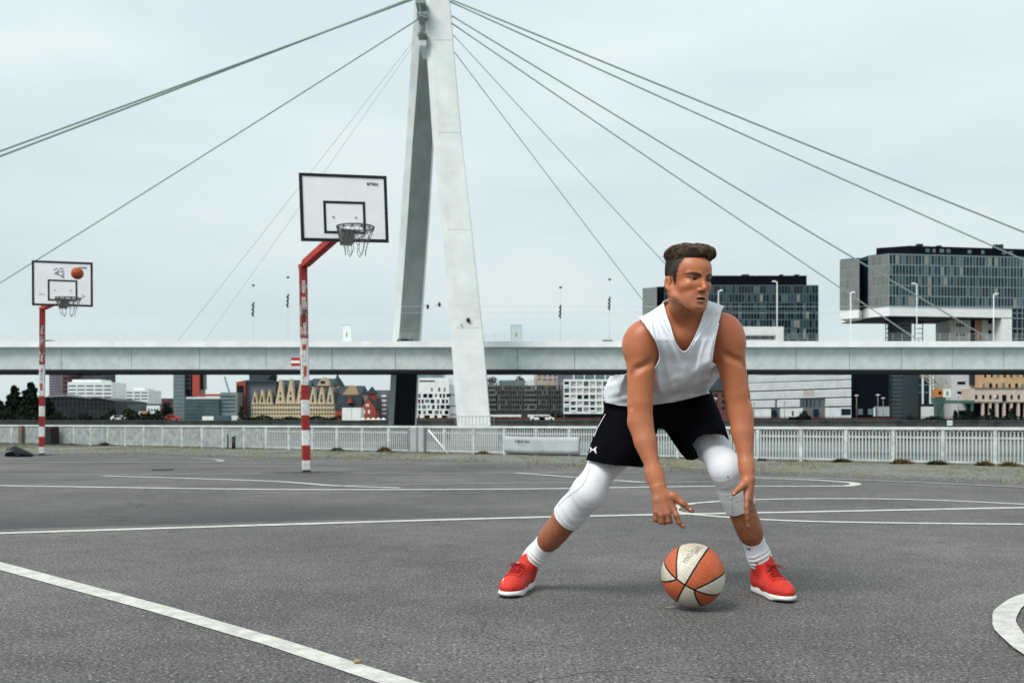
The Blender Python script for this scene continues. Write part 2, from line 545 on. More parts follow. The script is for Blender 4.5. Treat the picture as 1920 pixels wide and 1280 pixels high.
def clump(name, px, wid, hgt, n, label, mt, group, off=-.12, seed=0):
    rr = random.Random(seed)
    t0 = None
    # find t along the railing under the pixel column
    lo, hi = -5.0, FLEN + 5
    for _ in range(40):
        mid_ = (lo + hi) / 2; p = FP(mid_, off)
        if CX + F * p.x / p.y < px: lo = mid_
        else: hi = mid_
    c = FP(lo, off)
    mb = MB()
    for i in range(n):
        a_ = rr.uniform(0, 6.28); r_ = wid * .5 * math.sqrt(rr.random())
        x = c.x + r_ * math.cos(a_); y = c.y + r_ * math.sin(a_) * .6
        hh = hgt * (1 - (r_ / (wid * .5)) ** 2 * .75) * rr.uniform(.5, 1.1)
        b_ = rr.uniform(0, 6.28); wl_ = rr.uniform(.008, .018)
        dx, dy = math.cos(b_) * wl_, math.sin(b_) * wl_
        ox, oy = rr.uniform(-.05, .05), rr.uniform(-.05, .05)
        mb.add([(x - dx, y - dy, .01), (x + dx, y + dy, .01), (x + ox + dx * .7, y + oy + dy * .7, .01 + hh * .7), (x + ox * 1.6, y + oy * 1.6, .01 + hh)], [(0, 1, 2), (0, 2, 3)])
    return single(name, mb, mt, label, "weeds", group)
M_weed = mat("weed", (.055, .06, .03), .8, .2, var=.6, vscale=8)
M_weedo = mat("weed_ochre", (.16, .11, .045), .8, .2, var=.6, vscale=8)
WG = "weed clumps growing along the foot of the quay railing"
for i, (px, w_, h_, mt, lb) in enumerate([
    (1578, .30, .085, M_weed, "dark weed clump at the railing foot just right of the man's hand"),
    (1690, .34, .10, M_weedo, "wide brown weed clump under the railing between the first two right posts"),
    (1757, .30, .085, M_weed, "low dark weed clump at the railing foot, third from the right edge"),
    (1846, .26, .09, M_weedo, "ochre weed clump left of the last railing post on the right"),
    (1893, .28, .085, M_weedo, "rightmost ochre weed clump at the foot of the railing"),
    (1428, .14, .05, M_weed, "tiny weed clump at the railing foot beside the man's left wrist"),
    (905, .3, .08, M_weedo, "brown weed clump at the railing right of the pylon's grey panel"),
    (722, .35, .14, M_weedo, "orange tinted weed clump left of the plain grey railing panel"),
    (634, .3, .09, M_weed, "dark weed clump at the railing right of the near hoop pole"),
    (198, .4, .10, M_weed, "dark weed clump at the far left stretch of the railing"),
    (135, .3, .06, M_weedo, "small weed clump right of the far hoop pole")]):
    clump("weed_clump", px, w_, h_, 420 if h_ > .07 else 160, lb, mt, WG, -.10 if px > 1300 else -.05, i)

# river and far bank
m = bpy.data.materials.new("river_water"); m.use_nodes = True; nt = m.node_tree
co = nt.nodes.new("ShaderNodeTexCoord").outputs['Object']
mpn = nt.nodes.new("ShaderNodeMapping"); mpn.inputs['Scale'].default_value = (.45, 1.3, 1); nt.links.new(co, mpn.inputs[0])
bs = nt.nodes["Principled BSDF"]
bs.inputs['Base Color'].default_value = (.16, .19, .19, 1)
bs.inputs['Roughness'].default_value = .16
bs.inputs['IOR'].default_value = 1.33
bp = nt.nodes.new("ShaderNodeBump"); bp.inputs['Strength'].default_value = 1.0; bp.inputs['Distance'].default_value = .35
hh = V3(nt, 'ADD', noise(nt, mpn.outputs[0], .9, 5, .65), V3(nt, 'MULTIPLY', noise(nt, mpn.outputs[0], .12, 2), 1.2))
nt.links.new(hh, bp.inputs['Height']); nt.links.new(bp.outputs[0], bs.inputs['Normal'])
WZ = -5.0
FB, FZ = 270.0, .25                       # far quay distance and its level
mb = MB(); mb.add([(-900, 2, WZ), (900, 2, WZ), (900, FB + 1, WZ), (-900, FB + 1, WZ)], [(0, 1, 2, 3)])
obj("river", mb, m, kind='structure')
M_far = mat("far_ground", (.22, .22, .21), .9, .1, var=.3, vscale=.05)
mb = MB(); mb.box(-4000, 4000, FB, 5000, -6, FZ)
obj("far_bank_ground", mb, M_far, kind='structure')
M_quay = mat("quay_stone", (.07, .075, .075), .9, .1, var=.5, vscale=.3)
mb = MB()
mb.box(-700, 700, FB - .8, FB, -6, FZ - .25)
mb.box(-700, 700, FB - 1.0, FB + .4, FZ - .25, FZ + .12)
single("quay_wall", mb, M_quay, "long dark stone quay wall on the far side of the river", "quay wall")
M_rust = mat("rust_red", (.10, .045, .038), .8, .2, var=.4, vscale=.6)
for (x0, x1, lb) in ((1410, 1680, "rust red parapet on the far quay before the louvred white building"), (775, 1125, "rust red parapet on the far quay behind the bridge pylon")):
    mb = MB(); A = XY(x0, FB + 6); B = XY(x1, FB + 6)
    mb.box(A[0], B[0], A[1], A[1] + .3, FZ, FZ + .75)
    for k in range(40):
        x = A[0] + (B[0] - A[0]) * k / 39
        mb.box(x - .1, x + .1, A[1] - .08, A[1] + .38, FZ, FZ + .85)
    single("parapet", mb, M_rust, lb, "parapet")
# ------------------------------------------------------------------ quay railing
M_rail = mat("rail_paint", (.50, .535, .53), .5, .4, var=.38, vscale=7)
M_railtop = mat("rail_top", (.60, .62, .615), .45, .4, var=.2, vscale=4)
M_conc = mat("concrete", (.30, .31, .30), .9, .2, var=.3, vscale=2, bump=.3)
def tpx(px, off=0.0):
    lo, hi = -30.0, FLEN + 30
    for _ in range(50):
        mid_ = (lo + hi) / 2; p = FP(mid_, off)
        if p.y < .5 or CX + F * p.x / p.y > px: hi = mid_
        else: lo = mid_
    return lo
mb = MB(); a_, b_ = FP(-55, .12), FP(FLEN + 30, .12); c_, d_ = FP(FLEN + 30, QE - .02), FP(-55, QE - .02)
mb.prism([(a_.x, a_.y), (b_.x, b_.y), (c_.x, c_.y), (d_.x, d_.y)], .0, .045)
obj("quay_coping", mb, M_conc, kind='structure')
def ztop(t): return .553 + .052 * max(-.4, min(1.3, t / FLEN))
rail = root("quay_railing", "long pale green painted bar railing along the quay edge behind the court", "railing", tuple(FP(0)))
ROT = math.atan2(fdir.y, fdir.x)
t1, t2 = tpx(1866), tpx(1768)
SP = t1 - t2
T0, T1 = tpx(-70), tpx(2010)
fd, fnn = fdir, fn
def rbox(mb, t0, t1_, o0, o1, z0, z1, z0b=None, z1b=None):
    z0b = z0 if z0b is None else z0b; z1b = z1 if z1b is None else z1b
    v = []
    for (t, za, zb) in ((t0, z0, z1), (t1_, z0b, z1b)):
        for o in (o0, o1):
            p = FP(t, o)
            v += [(p.x, p.y, za), (p.x, p.y, zb)]
    # 0:t0o0a 1:t0o0b 2:t0o1a 3:t0o1b 4:t1o0a 5:t1o0b 6 7
    mb.add(v, [(0, 1, 3, 2), (4, 6, 7, 5), (0, 4, 5, 1), (2, 3, 7, 6), (1, 5, 7, 3), (0, 2, 6, 4)])
k0 = int((t1 - T0) / SP) + 1
posts = [t1 - k * SP for k in range(-14, k0 + 26)]
for k, t in enumerate(posts):
    mb = MB(); rbox(mb, t - .027, t + .027, -.02, .03, 0.0, ztop(t) - .047)
    obj("post", mb, M_rail, rail)
    if k + 1 < len(posts):
        u = posts[k + 1]
        mb = MB(); rbox(mb, u, t, -.035, .045, ztop(u) - .045, ztop(t) - .045, None, None)
        mb = MB(); rbox(mb, u + .001, t - .001, -.032, .042, ztop(u) - .045, ztop(u), ztop(t) - .045, ztop(t))
        obj("top_rail", mb, M_railtop, rail)
        mb = MB()
        rbox(mb, u + .028, t - .028, .0, .012, .42, .447)
        obj("cross_rail", mb, M_rail, rail)
        mb = MB(); rbox(mb, u + .028, t - .028, -.012, .022, .04, .062)
        obj("bottom_rail", mb, M_rail, rail)
NB = 14
bar_mb = MB(); bar_mb.box(-.0095, .0095, -.021, .021, 0, 1)
bar_me = mesh_from("bar", bar_mb); bar_me.materials.append(M_rail)
cnt = 0
stuff = MB()
panels = list(range(len(posts) - 1))
for k in panels:
    t, u = posts[k], posts[k + 1]
    for j in range(1, NB):
        tt = u + (t - u) * (NB - j) / NB
        h = ztop(tt) - .062 - .05
        if cnt < 299 and t < T1 + 1:
            p = FP(tt, -.0) - FP(0)
            o = bpy.data.objects.new("bar", bar_me)
            COL.objects.link(o); o.parent = rail
            o.location = (p.x, p.y, .062); o.rotation_euler = (0, 0, ROT); o.scale = (1, .45, h - .02)
            cnt += 1
        else:
            rbox(stuff, tt - .011, tt + .011, -.021, .021, .062, .062 + h - .02)
    # hoops joining the bar heads in pairs
    arcs = MB()
    if k < 37:
        for j in range(1, NB - 1, 2):
            ta = u + (t - u) * (NB - j) / NB; tb = u + (t - u) * (NB - j - 1) / NB
            pa, pb = FP(ta), FP(tb); z = ztop(ta) - .068
            arcs.tube([(*(pa.lerp(pb, .5 - .5 * math.cos(q)).xy), z - .012 + .018 * math.sin(q)) for q in [math.pi * i / 5 for i in range(6)]], .009, 4, smooth=False)
        obj("bar_head", arcs, M_rail, rail, kind='stuff')
obj("bars", stuff, M_rail, rail, kind='stuff')

# things on and by the railing
def rthing(name, label, cat, t0, t1_, o0, o1, z0, z1, mt, bevel=0):
    mb = MB(); rbox(mb, t0, t1_, o0, o1, z0, z1)
    return single(name, mb, mt, label, cat, bevel=bevel)
M_gp = mat("grey_panel", (.36, .39, .40), .6, .3, var=.15, vscale=3)
t = root("sheet_metal_panel", "plain grey sheet panel filling one bay of the railing left of the pylon", "panel", tuple(FP(tpx(783), -.06)))
ta, tb = tpx(771), tpx(797)
mb = MB(); rbox(mb, ta, tb, -.055, -.045, .03, ztop(ta) - .05); obj("sheet", mb, M_gp, t)
for q in (ta - .03, (ta + tb) / 2, tb):
    mb = MB(); rbox(mb, q, q + .03, -.075, -.056, .0, ztop(ta) - .02); obj("stile", mb, M_galv, t)
ban = root("banner", "pale banner with faint lettering tied to the railing right of the pylon", "banner", tuple(FP(tpx(1030), -.05)))
M_ban = mat("banner_cloth", (.40, .44, .45), .8, .2, var=.18, vscale=2, bump=.2, bscale=6)
ta, tb = tpx(948), tpx(1088)
mb = MB(); N_ = 26; vs = []
for i in range(N_ + 1):
    q = ta + (tb - ta) * i / N_
    for j in range(5):
        p = FP(q, -.05 + .005 * math.sin(i * 1.1 + j)); vs.append((p.x, p.y, .055 + .33 * j / 4 - .012 * math.sin(math.pi * i / N_)))
mb.add(vs, [(i * 5 + j, i * 5 + j + 1, (i + 1) * 5 + j + 1, (i + 1) * 5 + j) for i in range(N_) for j in range(4)], True)
o = obj("cloth", mb, M_ban, ban); sm = o.modifiers.new("s", 'SOLIDIFY'); sm.thickness = .004
M_ink = mat("ink", (.03, .035, .04), .8, .1)
mb = MB(); rr = random.Random(5)
ts = tpx(970); te = tpx(1006); q = ts
while q < te:                              # row of small illegible letters
    w_ = .03
    if rr.random() > .15:
        rbox(mb, q, q + .01, -.078, -.074, .262, .315)
        if rr.random() > .4: rbox(mb, q + .011, q + w_, -.078, -.074, .262 + rr.choice((0, .02, .042)), .275 + rr.choice((0, .02, .03)))
        if rr.random() > .5: rbox(mb, q + w_, q + w_ + .008, -.078, -.074, .262, .30)
    q += w_ + .028
obj("lettering", mb, M_ink, ban)
pa, pb = FP(tpx(807), -.07, .50), FP(tpx(849), -.18, .015)
mb = MB(); mb.tube([pa, pa.lerp(pb, .5), pb], .016, 8); single("white_pole", mb, mat("white_pole", (.75, .76, .75), .5), "white stick leaning against the railing in front of the pylon foot", "pole")
for (px, lb, hh) in ((427, "left one of two short dark posts in front of the railing", .34), (438, "right and thicker one of two short dark posts in front of the railing", .30)):
    c = FP(tpx(px, -.35), -.35)
    ps = root("short_post", lb, "post", tuple(c), "two short posts by the railing")
    mb = MB(); rad = .018 if px == 427 else .045
    mb.tube([c, c + Vector((0, 0, hh))], rad, 10); obj("shaft", mb, mat("dark_iron", (.03, .03, .03), .6, .3, var=.4, vscale=20), ps)
    mb = MB(); mb.tube([c + Vector((0, 0, hh + .001)), c + Vector((0, 0, hh + .03))], rad * 1.4, 10); obj("cap", mb, M_galv, ps)
c = FP(tpx(98, -.25), -.25)
cab = root("dark_bin", "dark slatted bin beside the far hoop against the railing", "bin", tuple(c))
mb = MB(); rbox(mb, tpx(90, -.25), tpx(105, -.25), -.40, -.15, 0.02, .52); obj("body", mb, mat("dark_wood", (.035, .03, .03), .8, .2, var=.5, vscale=9), cab)
for i in range(5):
    z_ = .06 + i * .09
    mb = MB(); rbox(mb, tpx(90, -.25) - .01, tpx(105, -.25) + .01, -.42, -.402, z_, z_ + .06); obj("slat", mb, MATS["dark_wood"], cab)
mb = MB(); rbox(mb, tpx(37, -.1), tpx(43, -.1), -.14, -.06, 0, .53)
single("wooden_post", mb, mat("weathered_wood", (.17, .13, .10), .9, .1, var=.4, vscale=8), "weathered brown post against the railing at the far left", "post")

# ------------------------------------------------------------------ basketball hoops
def pole_mat():
    m = bpy.data.materials.new("hoop_pole_paint"); m.use_nodes = True; nt = m.node_tree
    co = nt.nodes.new("ShaderNodeTexCoord").outputs['Object']
    s = nt.nodes.new("ShaderNodeSeparateXYZ"); nt.links.new(co, s.inputs[0])
    zz = V3(nt, 'DIVIDE', V3(nt, 'ADD', s.outputs[2], V3(nt, 'MULTIPLY', V3(nt, 'SUBTRACT', noise(nt, co, 30, 3), .5), .012)), 4.0)
    red, wht, blk = (.32, .014, .014), (.74, .745, .73), (.03, .03, .03)
    cuts = [(0, blk), (.035, wht), (.17, red), (.365, wht), (.577, red), (.774, wht), (.98, red), (1.175, wht), (1.80, red)]
    base = ramp(nt, zz, [(z / 4, c) for z, c in cuts], 'CONSTANT')
    # graffiti and paper scraps between 1.2 m and 2.7 m
    band = V3(nt, 'MULTIPLY', V3(nt, 'GREATER_THAN', s.outputs[2], 1.2), V3(nt, 'LESS_THAN', s.outputs[2], 2.72))
    mp_ = nt.nodes.new("ShaderNodeMapping"); mp_.inputs['Scale'].default_value = (16, 16, 9); nt.links.new(co, mp_.inputs[0])
    sc_ = noise(nt, mp_.outputs[0], 1.0, 3, .6)
    scr = ramp(nt, sc_, [(.455, (0, 0, 0)), (.47, (1, 1, 1)), (.50, (0, 0, 0)), (.59, (0, 0, 0)), (.60, (1, 1, 1)), (.64, (0, 0, 0))])
    base = mixc(nt, V3(nt, 'MULTIPLY', V3(nt, 'MULTIPLY', scr, band), .75), base, (.08, .035, .035))
    s2_ = ramp(nt, noise(nt, mp_.outputs[0], 1.7, 3, .6), [(.40, (1, 1, 1)), (.415, (0, 0, 0)), (.56, (0, 0, 0)), (.57, (1, 1, 1)), (.60, (0, 0, 0))])
    hi_ = V3(nt, 'MULTIPLY', V3(nt, 'GREATER_THAN', s.outputs[2], 1.78), V3(nt, 'LESS_THAN', s.outputs[2], 2.55))
    base = mixc(nt, V3(nt, 'MULTIPLY', V3(nt, 'MULTIPLY', s2_, hi_), .8), base, (.50, .46, .45))
    v = nt.nodes.new("ShaderNodeTexVoronoi"); v.inputs['Scale'].default_value = 1.0; nt.links.new(mp_.outputs[0], v.inputs['Vector'])
    c2 = nt.nodes.new("ShaderNodeSeparateColor"); nt.links.new(v.outputs['Color'], c2.inputs[0])
    sticker = V3(nt, 'MULTIPLY', V3(nt, 'MULTIPLY', V3(nt, 'GREATER_THAN', c2.outputs[0], .80), V3(nt, 'GREATER_THAN', s.outputs[2], 1.75)), V3(nt, 'LESS_THAN', s.outputs[2], 2.6))
    base = mixc(nt, V3(nt, 'MULTIPLY', sticker, .6), base, (.55, .54, .52))
    dirt = ramp(nt, noise(nt, co, 12, 5, .7), [(.35, (.55, .52, .5)), (.6, (1, 1, 1))])
    base = mixc(nt, .8, base, dirt, 'MULTIPLY')
    b = nt.nodes["Principled BSDF"]; nt.links.new(base, b.inputs['Base Color']); b.inputs['Roughness'].default_value = .5
    return m
M_pole = pole_mat()
M_redarm = mat("red_arm", (.42, .028, .020), .5, .4, var=.35, vscale=6)
M_board = mat("board_white", (.88, .88, .90), .45, .35, var=.05, vscale=3)
M_bblack = mat("board_black", (.008, .010, .014), .5, .3)
M_ring = mat("ring_steel", (.07, .075, .075), .45, .5, metal=.3, var=.4, vscale=30)
M_chain = mat("chain_steel", (.10, .105, .105), .4, .5, metal=.5)
M_foot = mat("footing", (.07, .07, .07), .95, .1, var=.4, vscale=9)

def text_mesh(txt, size, depth=.002):
    cu = bpy.data.curves.new("txt", 'FONT'); cu.body = txt; cu.size = size; cu.extrude = depth / 2; cu.align_x = 'CENTER'; cu.align_y = 'CENTER'; cu.resolution_u = 4
    cu.offset = size * .012
    o = bpy.data.objects.new("txt", cu); COL.objects.link(o)
    bpy.context.view_layer.update()
    me = bpy.data.meshes.new_from_object(o)
    bpy.data.objects.remove(o); bpy.data.curves.remove(cu)
    return me

def hoop(px, py, lean, theta, bpos, elbow_z, label, th_rim, w2, h2, roll, graffiti=False):
    b = G(px, py)
    r_ = root("basketball_hoop", label, "basketball hoop", tuple(b), "outdoor basketball hoops on striped poles")
    th = math.radians(theta)
    N = Vector((math.sin(th), -math.cos(th), 0)); T = Vector((math.cos(th), math.sin(th), 0))
    top = b + Vector((lean, 0, elbow_z))
    hw = .052
    mb = MB()
    # octagonal-edged square tube, mitred at the elbow
    def ring(c, ax, ay, s=1):
        k = .8
        return [tuple(c + (ax * x + ay * y) * hw * s) for x, y in ((-1, -k), (-k, -1), (k, -1), (1, -k), (1, k), (k, 1), (-k, 1), (-1, k))]
    mb.loft([ring(b + (top - b) * q, N, T) for q in (0, .12, .3, .5, .7, .85)] + [ring(top - Vector((0, 0, .03)), N, T)])
    obj("pole", mb, M_pole, r_)
    bc = W(*bpos); bz0 = bc.z - h2
    end = bc - N * .10; end.z = bz0 + .16
    to = Vector((end.x - top.x, end.y - top.y, 0)).normalized(); Nn, Tt = N, T; N = to; T = Vector((-N.y, N.x, 0))
    s_ = top - Vector((0, 0, .03))
    d_ = (end - s_).normalized(); up = T.cross(d_).normalized()
    mb = MB(); mb.loft([ring(s_ + Vector((0, 0, .002)), N, T), ring(s_ + Vector((0, 0, .05)) + N * .0, N * .98 , T, 1), ring(s_ + d_ * .10 + Vector((0, 0, .03)), (up * -1), T), ring(end, (up * -1), T)])
    obj("arm", mb, M_redarm, r_)
    N, T = Nn, Tt; rl = math.radians(roll); q = (Vector((0, 0, 1)) - T * math.sin(rl)).normalized(); T = (T + Vector((0, 0, 1)) * math.sin(rl)).normalized()
    mb = MB()
    for sx in (-.22, .22):
        a_ = bc - N * .07 + T * sx
        mb.bar(a_ + q * -.34, a_ + q * .34, .04, .04, up=N)
    mb.bar(bc - N * .09 + T * -.24 + q * -.2, bc - N * .09 + T * .24 + q * -.2, .05)
    mb.bar(end, bc - N * .06 - q * .28, .09)
    obj("board_bracket", mb, M_redarm, r_)
    def rect(mb, x0, x1, z0, z1, o0, o1):
        v = [tuple(bc + T * x + q * z + N * o) for o in (o0, o1) for z in (z0, z1) for x in (x0, x1)]
        mb.add(v, [(0, 1, 3, 2), (4, 6, 7, 5), (0, 4, 5, 1), (2, 3, 7, 6), (0, 2, 6, 4), (1, 5, 7, 3)])
    mb = MB(); rect(mb, -w2, w2, -h2, h2, -.012, .012); bd = obj("backboard", mb, M_board, r_)
    bw = .034
    mb = MB()
    rect(mb, -w2 - .004, w2 + .004, h2 - bw, h2 + .004, -.018, .018); rect(mb, -w2 - .004, w2 + .004, -h2 - .004, -h2 + bw, -.018, .018)
    rect(mb, -w2 - .004, -w2 + bw, -h2 + bw, h2 - bw, -.018, .018); rect(mb, w2 - bw, w2 + .004, -h2 + bw, h2 - bw, -.018, .018)
    obj("border", mb, M_bblack, bd)
    mb = MB(); x1, za, zb, bw2 = .262, -h2 + .095, -h2 + .50, .032
    rect(mb, -x1, x1, zb - bw2, zb, .012, .015); rect(mb, -x1, x1, za, za + bw2, .012, .015)
    rect(mb, -x1, -x1 + bw2, za + bw2, zb - bw2, .012, .015); rect(mb, x1 - bw2, x1, za + bw2, zb - bw2, .012, .015)
    obj("target_square", mb, M_bblack, bd)
    for sx in (-.14, .14):
        mb = MB(); c = bc + T * sx + q * (-h2 + .30); mb.tube([c + N * .012, c + N * .02], .011, 8); obj("bolt", mb, M_ring, bd)
    # maker's word in the upper right corner
    me = text_mesh("artec", .072)
    me.transform(Matrix(((T.x, 0, N.x, 0), (T.y, 0, N.y, 0), (0, 1, 0, 0), (0, 0, 0, 1))))
    p = bc + T * .365 + q * (h2 - .10) + N * .0145
    me.transform(Matrix.Translation(p - b))
    me.materials.append(M_bblack)
    obj("lettering", None, None, bd, mesh=me)
    if graffiti:
        mb = MB()
        def stroke(pts, r=.007): mb.tube([bc + T * x + q * z + N * .014 for x, z in pts], r, 4, smooth=False)
        stroke([(-.16, .26), (-.10, .29), (-.06, .25), (-.11, .21), (-.15, .19)]); stroke([(-.06, .29), (.0, .30), (.02, .25), (-.04, .24), (.03, .20), (-.02, .15), (-.08, .17)])
        stroke([(.01, .16), (.03, .12), (-.02, .13)]); stroke([(-.12, .17), (-.08, .22), (-.06, .16)])
        stroke([(-.42, -.22), (-.36, -.20), (-.32, -.23)], .004); stroke([(.30, -.28), (.40, -.22), (.34, -.2)], .004)
        obj("graffiti", mb, mat("grey_marker", (.10, .11, .12), .8), bd)
    # ring
    rz = -h2 + .115
    f_ = bc + N * .02 + q * rz; tr0 = math.radians(th_rim); N = Vector((math.sin(tr0), -math.cos(tr0), 0)); T = Vector((math.cos(tr0), math.sin(tr0), 0)); q = Vector((0, 0, 1))
    rc = f_ + N * .38
    mb = MB(); mb.tube([rc + (N * math.cos(a) + T * math.sin(a)) * .225 for a in [2 * math.pi * i / 32 for i in range(32)]], .0095, 8, closed=True)
    mb.tube([rc - q * .022 + (N * math.cos(a) + T * math.sin(a)) * .222 for a in [2 * math.pi * i / 32 for i in range(32)]], .006, 6, closed=True)
    rim = obj("rim", mb, M_ring, r_)
    mb = MB()
    # bent plate bracket under the ring
    z0_, w_ = .0, .075
    pl = [(0.0, .01), (.16, .01), (.16, -.02), (.03, -.17), (0.0, -.17)]
    va = [tuple(f_ + N * x + q * z - T * w_) for x, z in pl]; vb = [tuple(f_ + N * x + q * z + T * w_) for x, z in pl]
    n = len(pl); mb.add(va + vb, [tuple(range(n)), tuple(range(n, 2 * n))[::-1]] + [(i, n + i, n + (i + 1) % n, (i + 1) % n) for i in range(n)])
    for sx in (-1, 1):
        mb.tube([f_ + T * sx * .07 + N * .15, rc + T * sx * .15 - N * .167], .008, 6)
        mb.tube([f_ + T * sx * .07 + N * .03 - q * .15, rc + T * sx * .21 - N * .07 - q * .01], .007, 6)
    obj("rim_bracket", mb, M_galv, rim)
    # chain net: 12 hooks, links crossing down to a narrower drop
    mb = MB(); nn = 12; lev = [(0, .222), (-.10, .195), (-.20, .15), (-.30, .125)]
    def link(a_, b_):
        k = max(3, int((b_ - a_).length / .024))
        for i in range(k):
            u, v = a_.lerp(b_, i / k), a_.lerp(b_, (i + .92) / k)
            side = T if i % 2 else N
            mb.tube([u, u.lerp(v, .3) + side * .005, u.lerp(v, .7) + side * .005, v, u.lerp(v, .7) - side * .005, u.lerp(v, .3) - side * .005], .0026, 4, closed=True, smooth=False)
    for l_ in range(3):
        (z_a, ra), (z_b, rb) = lev[l_], lev[l_ + 1]
        for i in range(nn):
            if l_ == 0 and False: continue
            a0 = 2 * math.pi * (i + .5 * (l_ % 2)) / nn; 
            for dd in ((-.5, .5) if l_ < 2 else (0,)):
                a1 = a0 + dd * 2 * math.pi / nn
                P0 = rc + (N * math.cos(a0) + T * math.sin(a0)) * ra + q * z_a
                P1 = rc + (N * math.cos(a1) + T * math.sin(a1)) * rb + q * z_b
                link(P0, P1)
    for i in range(nn):
        if i % 2 == 0:
            a0, a1 = 2 * math.pi * i / nn, 2 * math.pi * (i + 1) / nn
            P0 = rc + (N * math.cos(a0) + T * math.sin(a0)) * .125 + q * -.30; P1 = rc + (N * math.cos(a1) + T * math.sin(a1)) * .125 + q * -.30
            Pm = P0.lerp(P1, .5) - q * .05
            link(P0, Pm); link(Pm, P1)
    for i in range(nn):
        a0 = 2 * math.pi * i / nn
        P0 = rc + (N * math.cos(a0) + T * math.sin(a0)) * .222
        mb.tube([P0 + q * .008, P0 - q * .045], .006, 5)
    obj("chain_net", mb, M_chain, rim)
    mb = MB(); mb.box(b.x - .16, b.x + .16, b.y - .16, b.y + .16, .0045, .011); obj("base_plate", mb, M_foot, r_)
    rr = random.Random(int(px))
    stks = [(1.30, .14, (.52, .10, .08)), (1.52, .12, (.66, .66, .64)), (1.66, .07, (.58, .10, .08)), (1.86, .16, (.55, .55, .53)), (2.02, .12, (.16, .05, .05)), (2.10, .10, (.07, .12, .16)), (2.24, .13, (.55, .53, .5)), (2.42, .11, (.55, .52, .50)), (2.53, .06, (.5, .48, .46))]
    for i, (z, h, c) in enumerate(stks):
        if z > elbow_z - .15: continue
        mb = MB(); f = b + Vector((lean * z / elbow_z, 0, z)) + N * (hw + .0015); w = rr.uniform(.028, .042); o_ = rr.uniform(-.012, .012)
        v = [f + T * (o_ - w), f + T * (o_ + w), f + T * (o_ + w) + q * h, f + T * (o_ - w) + q * h]
        mb.add([tuple(x - N * .001) for x in v] + [tuple(x + N * .001) for x in v], [(0, 3, 2, 1), (4, 5, 6, 7), (0, 1, 5, 4), (1, 2, 6, 5), (2, 3, 7, 6), (3, 0, 4, 7)])
        obj("sticker", mb, mat("sticker_%d" % i, c, .6, .3, var=.75, vscale=45), r_)
    return r_, b, T, N, bc
h1 = hoop(574.5, 886.5, -.045, 18, (645.5, 390.5, 12.8), 2.79, "near basketball hoop on a red and white striped pole, left of the bridge pylon", 28, .542, .415, 2.0)
h2 = hoop(78.5, 853.5, .01, 18, (117.5, 532.0, 19.7), 2.94, "far basketball hoop at the left edge with an orange ball before its backboard", 38, .535, .425, .3, graffiti=True)
# small striped plate fixed to the side of the near pole
b = h1[1]
sg = root("pole_sign", "small red white red striped plate sticking out of the near hoop pole", "sign", tuple(b + Vector((-.14, -.02, 1.44))))
for i, c in enumerate(("red", "white", "red")):
    mb = MB(); z = 1.44 + i * .038; mb.box(b.x - .20, b.x - .082, b.y - .028, b.y - .022, z, z + .0375)
    obj("stripe", mb, mat("sign_" + c, (.45, .02, .03) if c == "red" else (.78, .78, .77), .5), sg)
mb = MB(); mb.box(b.x - .10, b.x - .0675, b.y - .019, b.y + .01, 1.46, 1.53); obj("clamp", mb, M_galv, sg)
mb = MB(); c = b; 
pts = [(c.x + (.55 + .1 * math.sin(k * 2.1)) * math.cos(k * math.pi / 9), c.y + (.32 + .05 * math.sin(k * 1.3)) * math.sin(k * math.pi / 9)) for k in range(18)]
mb.prism(pts, .0005, .0042)
obj("footing_patch", mb, M_foot, kind='structure')

